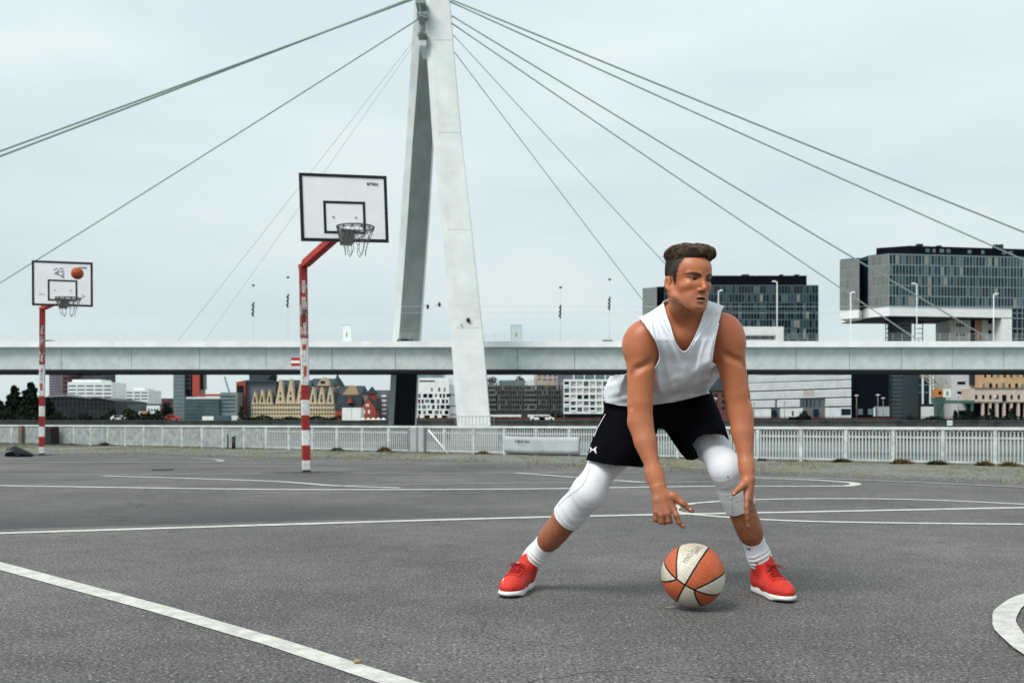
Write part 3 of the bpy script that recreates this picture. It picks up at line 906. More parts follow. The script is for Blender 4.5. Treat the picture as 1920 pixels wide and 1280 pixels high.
# ------------------------------------------------------------------ basketballs
def ball_mesh(rad=.1215):
    mb = MB(); mb.sphere((0, 0, 0), rad, 96, 64)
    return mesh_from("basketball", mb)
def ball_mat(name, two_tone):
    m = bpy.data.materials.new(name); m.use_nodes = True; nt = m.node_tree
    co = nt.nodes.new("ShaderNodeTexCoord").outputs['Object']
    vn = nt.nodes.new("ShaderNodeVectorMath"); vn.operation = 'NORMALIZE'; nt.links.new(co, vn.inputs[0])
    s = nt.nodes.new("ShaderNodeSeparateXYZ"); nt.links.new(vn.outputs[0], s.inputs[0]); x, y, z = s.outputs
    M = lambda op, *a: V3(nt, op, *a)
    r2 = M('ADD', M('ADD', M('MULTIPLY', x, x), M('MULTIPLY', z, z)), .0005)
    s2 = M('ADD', M('DIVIDE', M('MULTIPLY', z, z), r2), .006)
    b_ = M('ARCSINE', M('ABSOLUTE', y)); bt = M('ADD', .218, M('MULTIPLY', .698, M('POWER', s2, .36)))
    dbt = M('MULTIPLY', M('MULTIPLY', .5026, M('DIVIDE', M('ABSOLUTE', M('MULTIPLY', x, z)), r2)), M('POWER', s2, -.64))
    q = M('DIVIDE', dbt, M('MAXIMUM', M('COSINE', b_), .3))
    d3 = M('DIVIDE', M('ABSOLUTE', M('SUBTRACT', b_, bt)), M('SQRT', M('ADD', 1.0, M('MULTIPLY', q, q))))
    d = M('MINIMUM', M('MINIMUM', b_, M('ARCSINE', M('ABSOLUTE', z))), d3)
    mr = nt.nodes.new("ShaderNodeMapRange"); nt.links.new(d, mr.inputs[0])
    mr.inputs['From Min'].default_value = .0235; mr.inputs['From Max'].default_value = .0300; mr.inputs['To Min'].default_value = 1; mr.inputs['To Max'].default_value = 0
    seam = mr.outputs[0]
    par = M('GREATER_THAN', M('MULTIPLY', M('MULTIPLY', M('SIGN', y), M('SIGN', z)), M('SIGN', M('SUBTRACT', bt, b_))), 0.0)
    dn = noise(nt, co, 9, 5, .65); fn_ = noise(nt, co, 160, 3, .6)
    org = ramp(nt, dn, [(.3, (.40, .075, .026)), (.65, (.50, .120, .048))]); crm = ramp(nt, dn, [(.32, (.46, .38, .27)), (.62, (.60, .565, .48))])
    if not two_tone: crm = org = ramp(nt, dn, [(.3, (.30, .05, .016)), (.65, (.42, .085, .025))])
    base = mixc(nt, par, crm, org)
    base = mixc(nt, .35, base, ramp(nt, fn_, [(.35, (.25, .25, .25)), (.65, (.75, .75, .75))]), 'OVERLAY')
    base = mixc(nt, seam, base, (.012, .010, .010) if two_tone else (.05, .02, .012))
    b = nt.nodes["Principled BSDF"]; nt.links.new(base, b.inputs['Base Color']); b.inputs['Roughness'].default_value = .55; b.inputs['Specular IOR Level'].default_value = .3
    h = M('SUBTRACT', M('MULTIPLY', noise(nt, co, 380, 2), .25), seam)
    bp = nt.nodes.new("ShaderNodeBump"); bp.inputs['Strength'].default_value = .8; bp.inputs['Distance'].default_value = .0015
    nt.links.new(h, bp.inputs['Height']); nt.links.new(bp.outputs[0], b.inputs['Normal'])
    return m
def vcol_mat(name, rough=.5, spec=.3, bump=0, bscale=200, sss=0.0, coat=0, bdist=.001):
    m = bpy.data.materials.new(name); m.use_nodes = True; nt = m.node_tree
    a = nt.nodes.new("ShaderNodeAttribute"); a.attribute_name = "col"
    b = nt.nodes["Principled BSDF"]; nt.links.new(a.outputs['Color'], b.inputs['Base Color'])
    b.inputs['Roughness'].default_value = rough; b.inputs['Specular IOR Level'].default_value = spec
    if sss:
        b.inputs['Subsurface Weight'].default_value = sss; b.inputs['Subsurface Radius'].default_value = (1, .35, .2); b.inputs['Subsurface Scale'].default_value = .006
    if bump:
        co = nt.nodes.new("ShaderNodeTexCoord").outputs['Object']
        bp = nt.nodes.new("ShaderNodeBump"); bp.inputs['Strength'].default_value = bump; bp.inputs['Distance'].default_value = bdist
        nt.links.new(noise(nt, co, bscale, 3, .6), bp.inputs['Height']); nt.links.new(bp.outputs[0], b.inputs['Normal'])
    return m
me = ball_mesh(); me.materials.append(ball_mat("ball_two_tone", True))
o = bpy.data.objects.new("basketball", me); COL.objects.link(o)
o['label'] = "worn orange and cream basketball just above the asphalt between the man's feet"; o['category'] = "basketball"
BC = W(1299.5, 1077.5, 3.93)
BR = .1205
o.location = BC
# orientation: crossing point and the direction of seam 1, read off the photograph
vdir = (Vector((0, 0, CH)) - BC).normalized()
rx = vdir.cross(Vector((0, 0, 1))).normalized() * -1; ux = rx.cross(vdir) * -1
if ux.z < 0: ux = -ux
if rx.x < 0: rx = -rx
def bdir(a_, b_): return (rx * a_ + ux * b_ + vdir * math.sqrt(max(0, 1 - a_ * a_ - b_ * b_))).normalized()
e1 = bdir(-.24, -.31); s1 = bdir(.46, .82)
e3 = (s1 - e1 * s1.dot(e1)).normalized(); e2 = e3.cross(e1)
Mrot = Matrix((e1, e2, e3)).transposed()
if e2.dot(rx) < 0: pass
o.rotation_mode = 'QUATERNION'; o.rotation_quaternion = Mrot.to_quaternion()
# worn print on the cream panel
def ball_text(txt, size, cu, cv, ang, stretch=1.0):
    me = text_mesh(txt, size, .0004)
    Rinv = Mrot.inverted()
    c = bdir(cu, cv); ax = rx * math.cos(ang) + ux * math.sin(ang); ax = (ax - c * ax.dot(c)).normalized(); ay = c.cross(ax)
    if ay.dot(ux * math.cos(ang) - rx * math.sin(ang)) < 0: ay = -ay
    for v in me.vertices:
        p = c * BR + ax * v.co.x * stretch + ay * v.co.y
        p = p.normalized() * (BR + .0016 + v.co.z)
        v.co = Rinv @ p
    return me
M_print = mat("worn_print", (.27, .26, .24), .7, .2, var=.5, vscale=60)
for (txt, s_, cu, cv, an) in (("molten", .040, -.05, .70, 1.15), ("OFFICIAL", .014, .19, .78, 1.15)):
    me = ball_text(txt, s_, cu, cv, an); me.materials.append(M_print)
    q_ = bpy.data.objects.new("lettering", me); COL.objects.link(q_); q_.parent = o
me = ball_mesh(); me.materials.append(ball_mat("ball_orange", False))
o2 = bpy.data.objects.new("basketball", me); COL.objects.link(o2)
o2['label'] = "plain orange basketball flying in front of the far backboard"; o2['category'] = "basketball"
o2.location = W(145, 512.5, 19.1); o2.rotation_euler = (.4, .9, .3); o2.scale = (.92, .92, .92)

# ------------------------------------------------------------------ bag and litter
bg = root("sports_bag", "slumped dark sports bag on the asphalt at the left edge by the far hoop", "bag", tuple(G(36, 856)))
c = G(36, 856); s_ = 1 / 98.0
M_bag = mat("bag_black", (.010, .013, .017), .75, .3, var=.5, vscale=14, bump=.5, bscale=14)
def ringy(x, w, h, z0=0, n=12):
    return [(c.x + x, c.y + w * math.cos(a), max(0.005, z0 + h * (.5 + .5 * math.sin(a)))) for a in [2 * math.pi * i / n for i in range(n)]]
mb = MB(); mb.loft([ringy(-.27, .04, .03), ringy(-.22, .12, .10), ringy(-.16, .16, .17), ringy(-.10, .17, .225), ringy(-.02, .17, .19), ringy(.08, .16, .14), ringy(.17, .13, .10), ringy(.24, .08, .07), ringy(.275, .03, .03)], True, True)
o = obj("bag_body", mb, M_bag, bg); sb = o.modifiers.new("s", 'SUBSURF'); sb.levels = 2; sb.render_levels = 2
mb = MB(); mb.tube([(c.x - .17, c.y - .15, .12), (c.x - .12, c.y - .20, .19), (c.x - .02, c.y - .22, .13), (c.x + .05, c.y - .2, .03), (c.x + .10, c.y - .17, .06)], .010, 6); obj("strap", mb, mat("strap", (.05, .055, .06), .7), bg)
mb = MB(); mb.bar((c.x - .20, c.y - .165, .10), (c.x - .05, c.y - .178, .12), .006, .02); obj("zip", mb, M_galv, bg)
def pebble(name, px, py, r, mt, lb, cat, sc=(1, .8, .6)):
    c = G(px, py); mb = MB(); rr = random.Random(int(px)); mb.sphere((c.x, c.y, .005 + r * sc[2] * .8), r, 9, 6, sc)
    mb.v = [(x + rr.uniform(-1, 1) * r * .12, y + rr.uniform(-1, 1) * r * .12, z) for x, y, z in mb.v]
    return single(name, mb, mt, lb, cat)
pebble("pebble", 670, 1245, .011, mat("pebble_tan", (.30, .22, .14), .9), "small tan pebble beside the thick white line at the bottom", "pebble", (1.3, .7, .6))
pebble("pebble", 1170, 1121, .006, mat("pebble_tan", (.30, .22, .14), .9), "tiny tan pebble between the man's left-side shoe and the ball", "pebble")
mb = MB(); c = G(1270, 1141); mb.tube([(c.x - .05, c.y, .006), (c.x, c.y + .003, .009), (c.x + .03, c.y - .004, .006)], [.001, .0028, .001], 5)
single("twig", mb, mat("dry_twig", (.32, .28, .22), .9), "dry pale twig lying on the asphalt under the left side of the near ball", "twig")
mb = MB(); c = G(305, 881); mb.box(c.x - .12, c.x + .12, c.y - .10, c.y + .10, .001, .012)
single("drain_cover", mb, M_foot, "small dark drain cover in the asphalt between the two hoops", "drain")
# ------------------------------------------------------------------ cable-stayed bridge
BD = 150.0                              # distance of the near edge of the deck
M_bw = mat("bridge_white", (.80, .82, .815), .55, .3, var=.12, vscale=.35)
M_bweb = mat("bridge_web", (.54, .59, .58), .6, .3, var=.16, vscale=.9)
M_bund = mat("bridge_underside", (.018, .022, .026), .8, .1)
M_pyl = mat("pylon_paint", (.56, .585, .575), .65, .2, var=.14, vscale=.35)
M_cab = mat("cable_green", (.22, .27, .25), .6, .3)
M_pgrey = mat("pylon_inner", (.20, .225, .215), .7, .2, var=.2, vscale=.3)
def zb(py, d=BD): return ZY(py, d)
ZT, ZF, ZW = zb(640), zb(651), zb(692.5)
deck = root("bridge", "long pale green steel girder bridge deck crossing the whole picture", "bridge", (0, BD, WZ))
xL, xR = XY(-4000, BD)[0], XY(5200, BD)[0]
mb = MB(); mb.box(xL, xR, BD - .55, BD + 18.5, ZF, ZT); obj("edge_beam", mb, M_bw, deck)
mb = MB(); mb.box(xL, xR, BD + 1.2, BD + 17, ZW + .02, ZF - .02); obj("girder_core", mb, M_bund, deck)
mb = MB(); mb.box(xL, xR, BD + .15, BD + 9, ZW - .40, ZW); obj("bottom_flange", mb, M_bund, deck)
seams = [-700, -360, -240, -122, -5, 113, 245, 373, 498, 622, 741, 860, 970, 1078, 1185, 1292, 1396, 1494, 1594, 1692, 1788, 1884, 1980, 2080, 2180, 2700]
seams = list(range(-4000, -700, 150)) + seams + list(range(2850, 5250, 150))
for a_, b_ in zip(seams, seams[1:]):
    mb = MB(); mb.box(XY(a_, BD)[0] + .035, XY(b_, BD)[0] - .035, BD + .35, BD + 1.15, ZW + .03, ZF - .03); obj("web_panel", mb, M_bweb, deck)
# stiffener bolts row is below a pixel; parapet railing
mb = MB()
for i in range(0, 520):
    x = xL + (xR - xL) * i / 519
    mb.box(x - .015, x + .015, BD - .3, BD - .27, ZT, ZT + 1.1)
for z in (1.1, .75, .4):
    mb.box(xL, xR, BD - .3, BD - .26, ZT + z, ZT + z + .025)
obj("parapet_rail", mb, mat("parapet_green", (.56, .64, .63), .6), deck, kind='stuff')

# pylon: near leg in front of the deck, far leg behind it
py = root("bridge_pylon", "tall white A shaped bridge pylon rising above the deck", "pylon", (-8, 140, WZ))
def pt(px, y, d): return tuple(W(px, y, d))
def leg(name, rows, mt):
    """rows: (py, depth, [px,...] front polygon left to right, thickness)"""
    rings = []
    for (yy, d, xs, th) in rows:
        fr = [W(x, yy, d + dd) for x, dd in xs]
        rings.append([tuple(p) for p in fr] + [tuple(p + Vector((0, th, 0))) for p in reversed(fr)])
    mb = MB(); mb.loft(rings); return obj(name, mb, mt, py)
near = [(873, 133.5, [(861, .9), (873, 0), (929, 0)], 5.0), (795, 134, [(857, .9), (869, 0), (919, 0)], 5.0), (640, 137.3, [(846, .9), (857, 0), (906, 0)], 4.6), (400, 142, [(826, .9), (836, 0), (880.5, 0)], 4.2), (260, 145, [(811, .9), (821.5, 0), (864.5, 0)], 4.0), (85, 148.2, [(799, .9), (809, 0), (849, 0)], 3.8), (0, 149.6, [(795, .9), (805, 0), (842.5, 0)], 3.8), (-160, 152, [(788, .9), (798, 0), (831, 0)], 3.6), (-420, 155, [(776, .9), (786, 0), (812, 0)], 3.4)]
nl = leg("near_leg", near, M_pyl)
far = [(862, 171, [(726, .0), (736, -.8), (772, 2.5)], 3.0), (795, 170, [(728, 0), (738, -.8), (778, 2.5)], 3.0), (690, 168.1, [(733.2, 0), (744, -.8), (783, 2.5)], 3.0), (640, 167, [(736, 0), (747.5, -.8), (786, 2.5)], 3.0), (400, 161, [(752, 0), (765, -.8), (803, 2.5)], 3.0), (260, 158, [(762, 0), (774, -.8), (811, 2.5)], 3.0), (85, 155, [(772, 0), (787, -.8), (800, 2.2)], 3.0), (0, 153.5, [(777.5, 0), (790, -.8), (802, 1.8)], 3.0), (-160, 152.5, [(780, 0), (789, -.4), (798, 1)], 3.0), (-420, 155.5, [(772, 0), (782, -.4), (790, 1)], 3.0)]
def leg2(name, rows, mts):
    rings = []
    for (yy, d, xs, th) in rows:
        fr = [W(x, yy, d + dd) for x, dd in xs]
        rings.append([tuple(p) for p in fr] + [tuple(p + Vector((0, th, 0))) for p in reversed(fr)])
    mb = MB(); mb.loft(rings); o = obj(name, mb, mts[0], py)
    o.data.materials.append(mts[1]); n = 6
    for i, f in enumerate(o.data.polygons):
        if i < (len(rings) - 1) * n and i % n == 1: f.material_index = 1  # inner face in a darker grey: the shade of this underside is painted in
    return o
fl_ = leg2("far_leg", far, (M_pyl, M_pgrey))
fl_.data.materials.append(M_bund)  # near-black inner face below the deck: the deck's shade put into the colour
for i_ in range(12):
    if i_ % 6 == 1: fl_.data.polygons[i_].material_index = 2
# cross beams, ledges and the dark cable boxes near the head
for (x0, x1, y0, y1, d) in ((781, 800, 22, 27, 147.2), (783, 800, 60, 64, 147.2), (779, 797, -6, 6, 147.0)):
    mb = MB(); A, B_ = W(x0, y1, d), W(x1, y0, d); mb.box(A.x, B_.x, d, d + 4, min(A.z, B_.z), max(A.z, B_.z)); obj("cable_anchor", mb, M_cab, py)
mb = MB()
for (x0, y0, x1, y1) in ((781, 35, 790, 27), (790, 29, 800, 33), (783, 68, 793, 50), (792, 60, 801, 64), (786, 10, 790, 27), (785, 40, 787, 58)):
    mb.bar(W(x0, y0, 147), W(x1, y1, 147), .14)
obj("anchor_stays", mb, M_cab, py)
mb = MB(); A, B_ = W(787, 88, 148), W(799, 78, 148); mb.box(A.x, B_.x, 147.5, 153, A.z, B_.z); obj("cross_beam", mb, M_pyl, py)
M_seam = mat("paint_seam", (.58, .62, .60), .7)
for yy in (75, 248, 430, 614):
    # weld seams round the near leg
    d = np.interp(yy, [r[0] for r in near[::-1]], [r[1] for r in near[::-1]])
    xl = np.interp(yy, [r[0] for r in near[::-1]], [r[2][1][0] for r in near[::-1]]); xr = np.interp(yy, [r[0] for r in near[::-1]], [r[2][2][0] for r in near[::-1]])
    mb = MB(); mb.bar(W(xl + .5, yy, d - .02), W(xr - .3, yy, d - .02), .05); obj("weld_seam", mb, M_seam, py)
for (px_, py_) in ((878, 600), (865, 609)):
    d = np.interp(py_, [r[0] for r in near[::-1]], [r[1] for r in near[::-1]]) - .3
    c = W(px_, py_, d); mb = MB(); s_ = .28 if px_ == 878 else .12; mb.sphere(tuple(c), s_, 10, 7, (1, .6, 1.1)); mb.bar(c, c + Vector((0, .4, .3)), .08); obj("floodlight", mb, M_cab if px_ != 878 else M_bund, py)
mb = MB(); c = W(889, 793, 133.6); pf = [(W(857, 790, 131), 0), (W(923, 790, 131), 0)]
A, B_ = W(853, 797, 131.5), W(926, 775, 131.5)
for i in range(12):
    x = A.x + (B_.x - A.x) * i / 11; mb.box(x - .03, x + .03, 131.5, 131.56, A.z, A.z + 1.1)
mb.box(A.x, B_.x, 131.5, 131.56, A.z + 1.1, A.z + 1.17); obj("service_rail", mb, M_cab, py)
pier = MB(); A, B_ = W(846, 800, 131), W(934, 800, 131); pier.box(A.x, B_.x, 131, 141, WZ - 1, A.z); obj("pier", pier, M_conc, py); pier = MB()
A2 = W(722, 800, 167); B2 = W(790, 800, 167); pier.box(A2.x, B2.x, 167, 176, WZ - 1, A2.z)
obj("pier", pier, M_conc, py)

# stay cables: pylon point -> deck point
def cable(x0, y0, d0, x1, y1, d1, dia, label):
    a_, b_ = W(x0, y0, d0), W(x1, y1, d1)
    mb = MB(); n = 10; pts = []
    for i in range(n + 1):
        q = i / n; p = a_.lerp(b_, q); p.z -= 0.18 * math.sin(math.pi * q) * (b_ - a_).length / 100; pts.append(p)
    mb.tube(pts, dia / 2, 8)
    return single("stay_cable", mb, M_cab, label, "cable", "stay cables of the bridge")
cable(842, -2, 149, 2434, 640, 150.5, .26, "uppermost stay cable right of the pylon, reaching the right edge highest")
cable(843, 3, 151, 2270, 642, 166, .24, "second stay cable from the top right of the pylon, ending above the crane shaped building")
cable(847, 30, 150, 1860, 638, 150.5, .22, "third stay cable from the top on the right, landing before the crane shaped building")
cable(847, 44, 151, 1728, 642, 166, .20, "fourth stay cable from the top on the right, ending left of the stair tower")
cable(850, 66, 150, 1384, 641, 150.5, .13, "fifth stay cable from the top on the right, running down behind the man's head")
cable(852, 98, 151, 1266, 642, 166, .13, "lowest stay cable on the right, ending behind the man's shoulder")
cable(783, -4, 152, -985, 638, 150.5, .30, "lower of the two thick stay cables reaching the left edge")
cable(781, -6, 154, -928, 641, 166, .34, "upper of the two thick stay cables reaching the left edge")
cable(785, 36, 152, -178, 641, 166, .20, "single stay cable running behind the far backboard to the left edge")
cable(776, 76, 152, 334, 638, 150.5, .055, "thin stay cable crossing behind the near backboard, nearer the left")
cable(776, 84, 154, 382, 641, 166, .05, "thinner stay cable crossing behind the near backboard, nearer the pylon")

# street furniture standing on the deck
def deck_lamp(px, ytop, arm, label, d=152.0, grp="white lamp posts on the bridge deck"):
    z0 = ZT; x = XY(px, d)[0]; zt = ZY(ytop, d)
    r_ = root("street_lamp", label, "street lamp", (x, d, z0), grp)
    mb = MB(); mb.tube([(x, d, z0), (x, d, zt)], [.085, .055], 8); obj("mast", mb, M_bw, r_)
    mb = MB(); mb.bar((x, d, zt - .1), (x + arm, d, zt + .05), .09); mb.box(min(x + arm * .4, x + arm * 1.25), max(x + arm * .4, x + arm * 1.25), d - .15, d + .15, zt - .02, zt + .13); obj("lamp_head", mb, M_bw, r_)
deck_lamp(1457, 528, -.55, "white lamp post before the dark block right of the man's head")
deck_lamp(1347, 545, .5, "white lamp post right beside the man's head", 160)
deck_lamp(1595, 548, .5, "faint white lamp post at the left end of the crane shaped building", 160)
deck_lamp(1719, 532, -.6, "tall white lamp post in the middle of the crane shaped building")
deck_lamp(1863, 551, .55, "rightmost white lamp post on the bridge deck")
def catenary(px, ytop, yi0, yi1, label, d=158.0):
    x = XY(px, d)[0]; z0, zt = ZT, ZY(ytop, d)
    r_ = root("catenary_mast", label, "mast", (x, d, z0), "thin catenary masts on the bridge deck")
    mb = MB(); mb.tube([(x, d, z0), (x, d, zt)], .035, 6); obj("mast", mb, mat("mast_pale", (.48, .54, .54), .6), r_)
    mb = MB(); mb.sphere((x, d, zt + .1), .22, 8, 6, (1.2, 1, .7)); obj("cap", mb, M_roof, r_)
    mb = MB(); za, zb_ = ZY(yi0, d), ZY(yi1, d); n = 7
    for i in range(n):
        z = za + (zb_ - za) * i / (n - 1); s = .16 + .05 * (i % 2); mb.sphere((x + .05 * (-1) ** i - .1 * i / n, d, z), s, 7, 5, (1, 1, .95))
    mb.tube([(x, d, za), (x - .1, d, zb_)], .06, 5); obj("insulator", mb, M_roof, r_)
catenary(475, 536, 568, 592, "thin catenary mast with dark insulators, leftmost of the two beside the near hoop pole")
catenary(540, 521, 553, 575, "thin catenary mast just left of the near hoop pole")
catenary(1051, 540, 573, 595, "thin catenary mast with dark insulators right of the pylon")
catenary(1143, 525, 558, 580, "thin catenary mast left of the man's shoulder")
for (yy, lb) in ((574, "upper thin tram wire above the bridge deck"), (586, "lower thin tram wire above the bridge deck")):
    mb = MB(); mb.tube([(xL, 158, ZY(yy, 158)), (xR, 158, ZY(yy + 1, 158))], .018, 4); single("tram_wire", mb, mat("mast_pale", (.48, .54, .54), .6), lb, "wire")
for (px_, yy, lb) in ((802, 575, "dark hanging signal between the pylon legs, left one"), (824, 571, "dark hanging signal between the pylon legs, right one")):
    c = W(px_, yy, 158); mb = MB(); mb.sphere(tuple(c), .27, 8, 7, (.8, .8, 1.5)); mb.tube([c + Vector((0, 0, .35)), (c.x - .6, 158, ZY(574, 158))], .03, 4)
    single("hanging_signal", mb, M_roof, lb, "signal", "signals hanging between the pylon legs")
M_pane = mat("shelter_glass", (.42, .50, .48), .2, .5)
for (x0, x1, lb) in ((641, 659, "pale glass shelter panel on the deck right of the near hoop pole"), (958, 978, "pale glass shelter panel on the deck right of the pylon")):
    d = BD + 6; A, B_ = W(x0, 640, d), W(x1, 610, d)
    r_ = root("glass_shelter", lb, "shelter", ((A.x + B_.x) / 2, d, ZT), "glass shelters on the bridge deck")
    mb = MB(); mb.box(A.x, B_.x, d, d + .05, ZT, B_.z); obj("pane", mb, mat("shelter_glass2", (.62, .70, .69), .25, .5), r_)
    mb = MB()
    for x in (A.x, B_.x): mb.box(x - .04, x + .04, d - .03, d + .08, ZT, B_.z)
    mb.box(A.x, B_.x, d - .03, d + .08, B_.z, B_.z + .09); obj("frame", mb, M_pane, r_)
    mb = MB(); c = ((A.x + B_.x) / 2, d - .03, ZT + 1.5); mb.sphere(c, .22, 6, 5, (.5, .1, 2.2)); obj("emblem", mb, mat("amber", (.45, .25, .10), .6), r_)
# cars whose roofs show over the edge beam
def car(px, d, c, lb, sc=1.0):
    x = XY(px, d)[0]; z = ZT - .80
    r_ = root("parked_car", lb, "car", (x, d, z), "cars passing on the bridge deck")
    mt = mat("car_" + "_".join("%d" % (v * 100) for v in c), c, .3, .5)
    L_ = 2.2 * sc
    def pr(mb, pts, y0, y1): 
        n = len(pts); mb.add([(x + a * sc, d + y0, z + b) for a, b in pts] + [(x + a * sc, d + y1, z + b) for a, b in pts], [tuple(range(n))[::-1], tuple(range(n, 2 * n))] + [(i, (i + 1) % n, n + (i + 1) % n, n + i) for i in range(n)])
    mb = MB(); pr(mb, [(-2.15, .3), (2.15, .3), (2.2, .75), (1.9, .95), (-1.9, .98), (-2.2, .7)], -.85, .85); obj("body", mb, mt, r_)
    mb = MB(); pr(mb, [(-1.5, .96), (1.2, .96), (.7, 1.42), (-1.0, 1.45)], -.72, .72); obj("cabin", mb, M_glass, r_)
    for sx in (-1.35, 1.35):
        for sy in (-.8, .8):
            mb = MB(); mb.tube([(x + sx * sc, d + sy - .1, z + .32), (x + sx * sc, d + sy + .1, z + .32)], .32, 10); obj("wheel", mb, M_bund, r_)
car(762, BD + 3, (.20, .25, .25), "dark car top showing over the deck edge at the pylon's far leg")
car(1140, BD + 6, (.2, .25, .25), "flat grey car top on the deck left of the man's shoulder", .8)
car(92, BD + 6, (.15, .18, .2), "dark car top on the deck right of the far hoop pole", .8)
# ------------------------------------------------------------------ far bank buildings
_box_cache = {}
def unit_box(mt):
    """a shared 1 x 1 x 1 box (front face towards -y at y=0), one mesh per material"""
    if mt.name not in _box_cache:
        mb = MB(); mb.box(0, 1, 0, 1, 0, 1); me = mesh_from("piece", mb); me.materials.append(mt); _box_cache[mt.name] = me
    return _box_cache[mt.name]
def piece(name, mt, parent, A, B, u0, u1, z0, z1, dep, proud=.0, kind=None):
    """box on the facade line A->B (world xy), u in metres along it, standing proud metres out and dep deep"""
    A, B = Vector((A[0], A[1], 0)), Vector((B[0], B[1], 0)); t = (B - A).normalized(); n = Vector((t.y, -t.x, 0))
    o = bpy.data.objects.new(name, unit_box(mt)); COL.objects.link(o)
    top = parent
    while top.parent: top = top.parent
    p = A + t * u0 + n * proud; p.z = z0
    o.parent = parent; o.location = p - BASE[top.name]
    o.rotation_euler = (0, 0, math.atan2(t.y, t.x)); o.scale = (u1 - u0, dep, z1 - z0)
    if kind: o['kind'] = kind
    return o
def joined(name, mt, parent, A, B, rects, dep, proud=0.0, kind='stuff'):
    A, B = Vector((A[0], A[1], 0)), Vector((B[0], B[1], 0)); t = (B - A).normalized(); n = Vector((t.y, -t.x, 0)); mb = MB()
    for (u0, u1, z0, z1) in rects:
        c = [A + t * u + n * (proud - d) for d in (0, dep) for u in (u0, u1)]
        v = [(p.x, p.y, z) for z in (z0, z1) for p in c]
        mb.add(v, [(0, 2, 3, 1), (4, 5, 7, 6), (0, 1, 5, 4), (2, 6, 7, 3), (0, 4, 6, 2), (1, 3, 7, 5)])
    return obj(name, mb, mt, parent, kind=kind)
def flen(A, B): return math.hypot(B[0] - A[0], B[1] - A[1])
def bld(name, label, px0, px1, pyt, d, depth, mt, cat="building", wall="wall", zbase=None, group=None):
    """box building facing the river; returns root, front line A,B, top z"""
    A, B = XY(px0, d), XY(px1, d); zt = ZY(pyt, d); z0 = FZ if zbase is None else zbase
    r_ = root(name, label, cat, ((A[0] + B[0]) / 2, d, z0), group)
    mb = MB(); mb.box(A[0], B[0], d, d + depth, z0, zt); obj(wall, mb, mt, r_)
    return r_, A, B, zt
def zp(py, d): return ZY(py, d)
def band_rects(A, B, zs, th, inset=0.0):
    L = flen(A, B); return [(inset, L - inset, z, z + th) for z in zs]

CR = random.Random(21)
# --- crane shaped office block, right
D = 344.0
k1 = root("crane_office_block", "large glazed office block cantilevered like a crane on the right, behind the bridge", "office building", (XY(1780, D)[0], D, FZ))
A, B = XY(1667, 344), XY(2010, 354)
E0 = XY(1629.5, 349.5)
tA = Vector((B[0] - A[0], B[1] - A[1], 0)).normalized(); nA = Vector((tA.y, -tA.x, 0))
back = Vector((-nA.x, -nA.y, 0)) * 20
zg0, zg1, zw0 = zp(573.5, 344), zp(476.5, 344), zp(592, 344)
foot_ = [E0, A, B, (B[0] + back.x, B[1] + back.y), (E0[0] + back.x, E0[1] + back.y)]
mb = MB(); mb.prism(foot_, zg0, zg1); obj("glazed_body", mb, M_glass, k1)
mb = MB(); mb.prism(foot_, zg1, zg1 + .45); obj("parapet", mb, M_roof, k1)
def inset_poly(p, s): 
    c = [sum(q[0] for q in p) / len(p), sum(q[1] for q in p) / len(p)]; return [(c[0] + (q[0] - c[0]) * s, c[1] + (q[1] - c[1]) * s) for q in p]
a2, b2 = XY(1707, 346), XY(2000, 356)
mb = MB(); mb.prism([XY(1643, 351), a2, b2, (b2[0] + 3, b2[1] + 14), (a2[0] - 3, a2[1] + 14)], zg1 + .45, zp(460.5, 346)); obj("roof_storey", mb, M_black, k1)
for (p0, p1, y0) in ((1723, 1733, 456), (1760, 1768, 459), (1868, 1874, 457), (1878, 1884, 457)):
    q0, q1 = XY(p0, 350), XY(p1, 350); mb = MB(); mb.box(q0[0], q1[0], 351, 353, zp(461, 346) - .3, zp(y0, 350)); obj("roof_plant", mb, M_roof, k1)
joined("roof_window", M_glass2, k1, a2, b2, [(u, u + CR.uniform(.9, 1.8), zp(472, 346), zp(465, 346)) for u in [3 + 2.6 * i for i in range(18)] if CR.random() > .35], .1, .04)
floors = [zg0 + (zg1 - zg0) * i / 5 for i in range(6)]
L = flen(A, B); NM = 58; mw = L / NM
paneM = [mat("pane_%d" % i, c, .2, .25, var=.35, vscale=.6) for i, c in enumerate([(.004, .016, .024), (.009, .028, .038), (.040, .080, .095), (.10, .145, .155), (.26, .27, .25)])]
def pick(): 
    q = CR.random(); return paneM[0] if q < .34 else paneM[1] if q < .60 else paneM[2] if q < .84 else paneM[3] if q < .955 else paneM[4]
for i in range(NM):
    for f in range(5):
        piece("pane", pick(), k1, A, B, i * mw + .14, (i + 1) * mw - .14, floors[f] + .3, floors[f + 1] - .3, .06, .05)
joined("mullion", M_mull, k1, A, B, [(i * mw - .07, i * mw + .07, zg0, zg1) for i in range(NM + 1)], .25, .22)
joined("floor_edge", M_mull, k1, A, B, [(0, L, z - .14, z + .14) for z in floors], .24, .20)
Le = flen(E0, A)
joined("blade", mat("blade", (.27, .29, .28), .6), k1, E0, A, [(Le * i / 13 - .12, Le * i / 13 + .12, zg0, zg1) for i in range(14)], .3, .26)
joined("floor_edge", M_mull, k1, E0, A, [(0, Le, z - .12, z + .12) for z in floors], .24, .2)
joined("blade_panel", mat("blade_fill", (.12, .135, .135), .6, var=.4, vscale=1), k1, E0, A, [(Le * i / 13 + .15, Le * (i + 1) / 13 - .15, floors[f] + .15, floors[f + 1] - .15) for i in range(13) for f in range(5) if CR.random() > .25], .1, .06)
M_stone = mat("pale_stone", (.72, .75, .745), .75, .2, var=.10, vscale=.4)
C1 = XY(1898, 350.5)
uC = (Vector((C1[0], C1[1], 0)) - Vector((A[0], A[1], 0))).dot(tA)
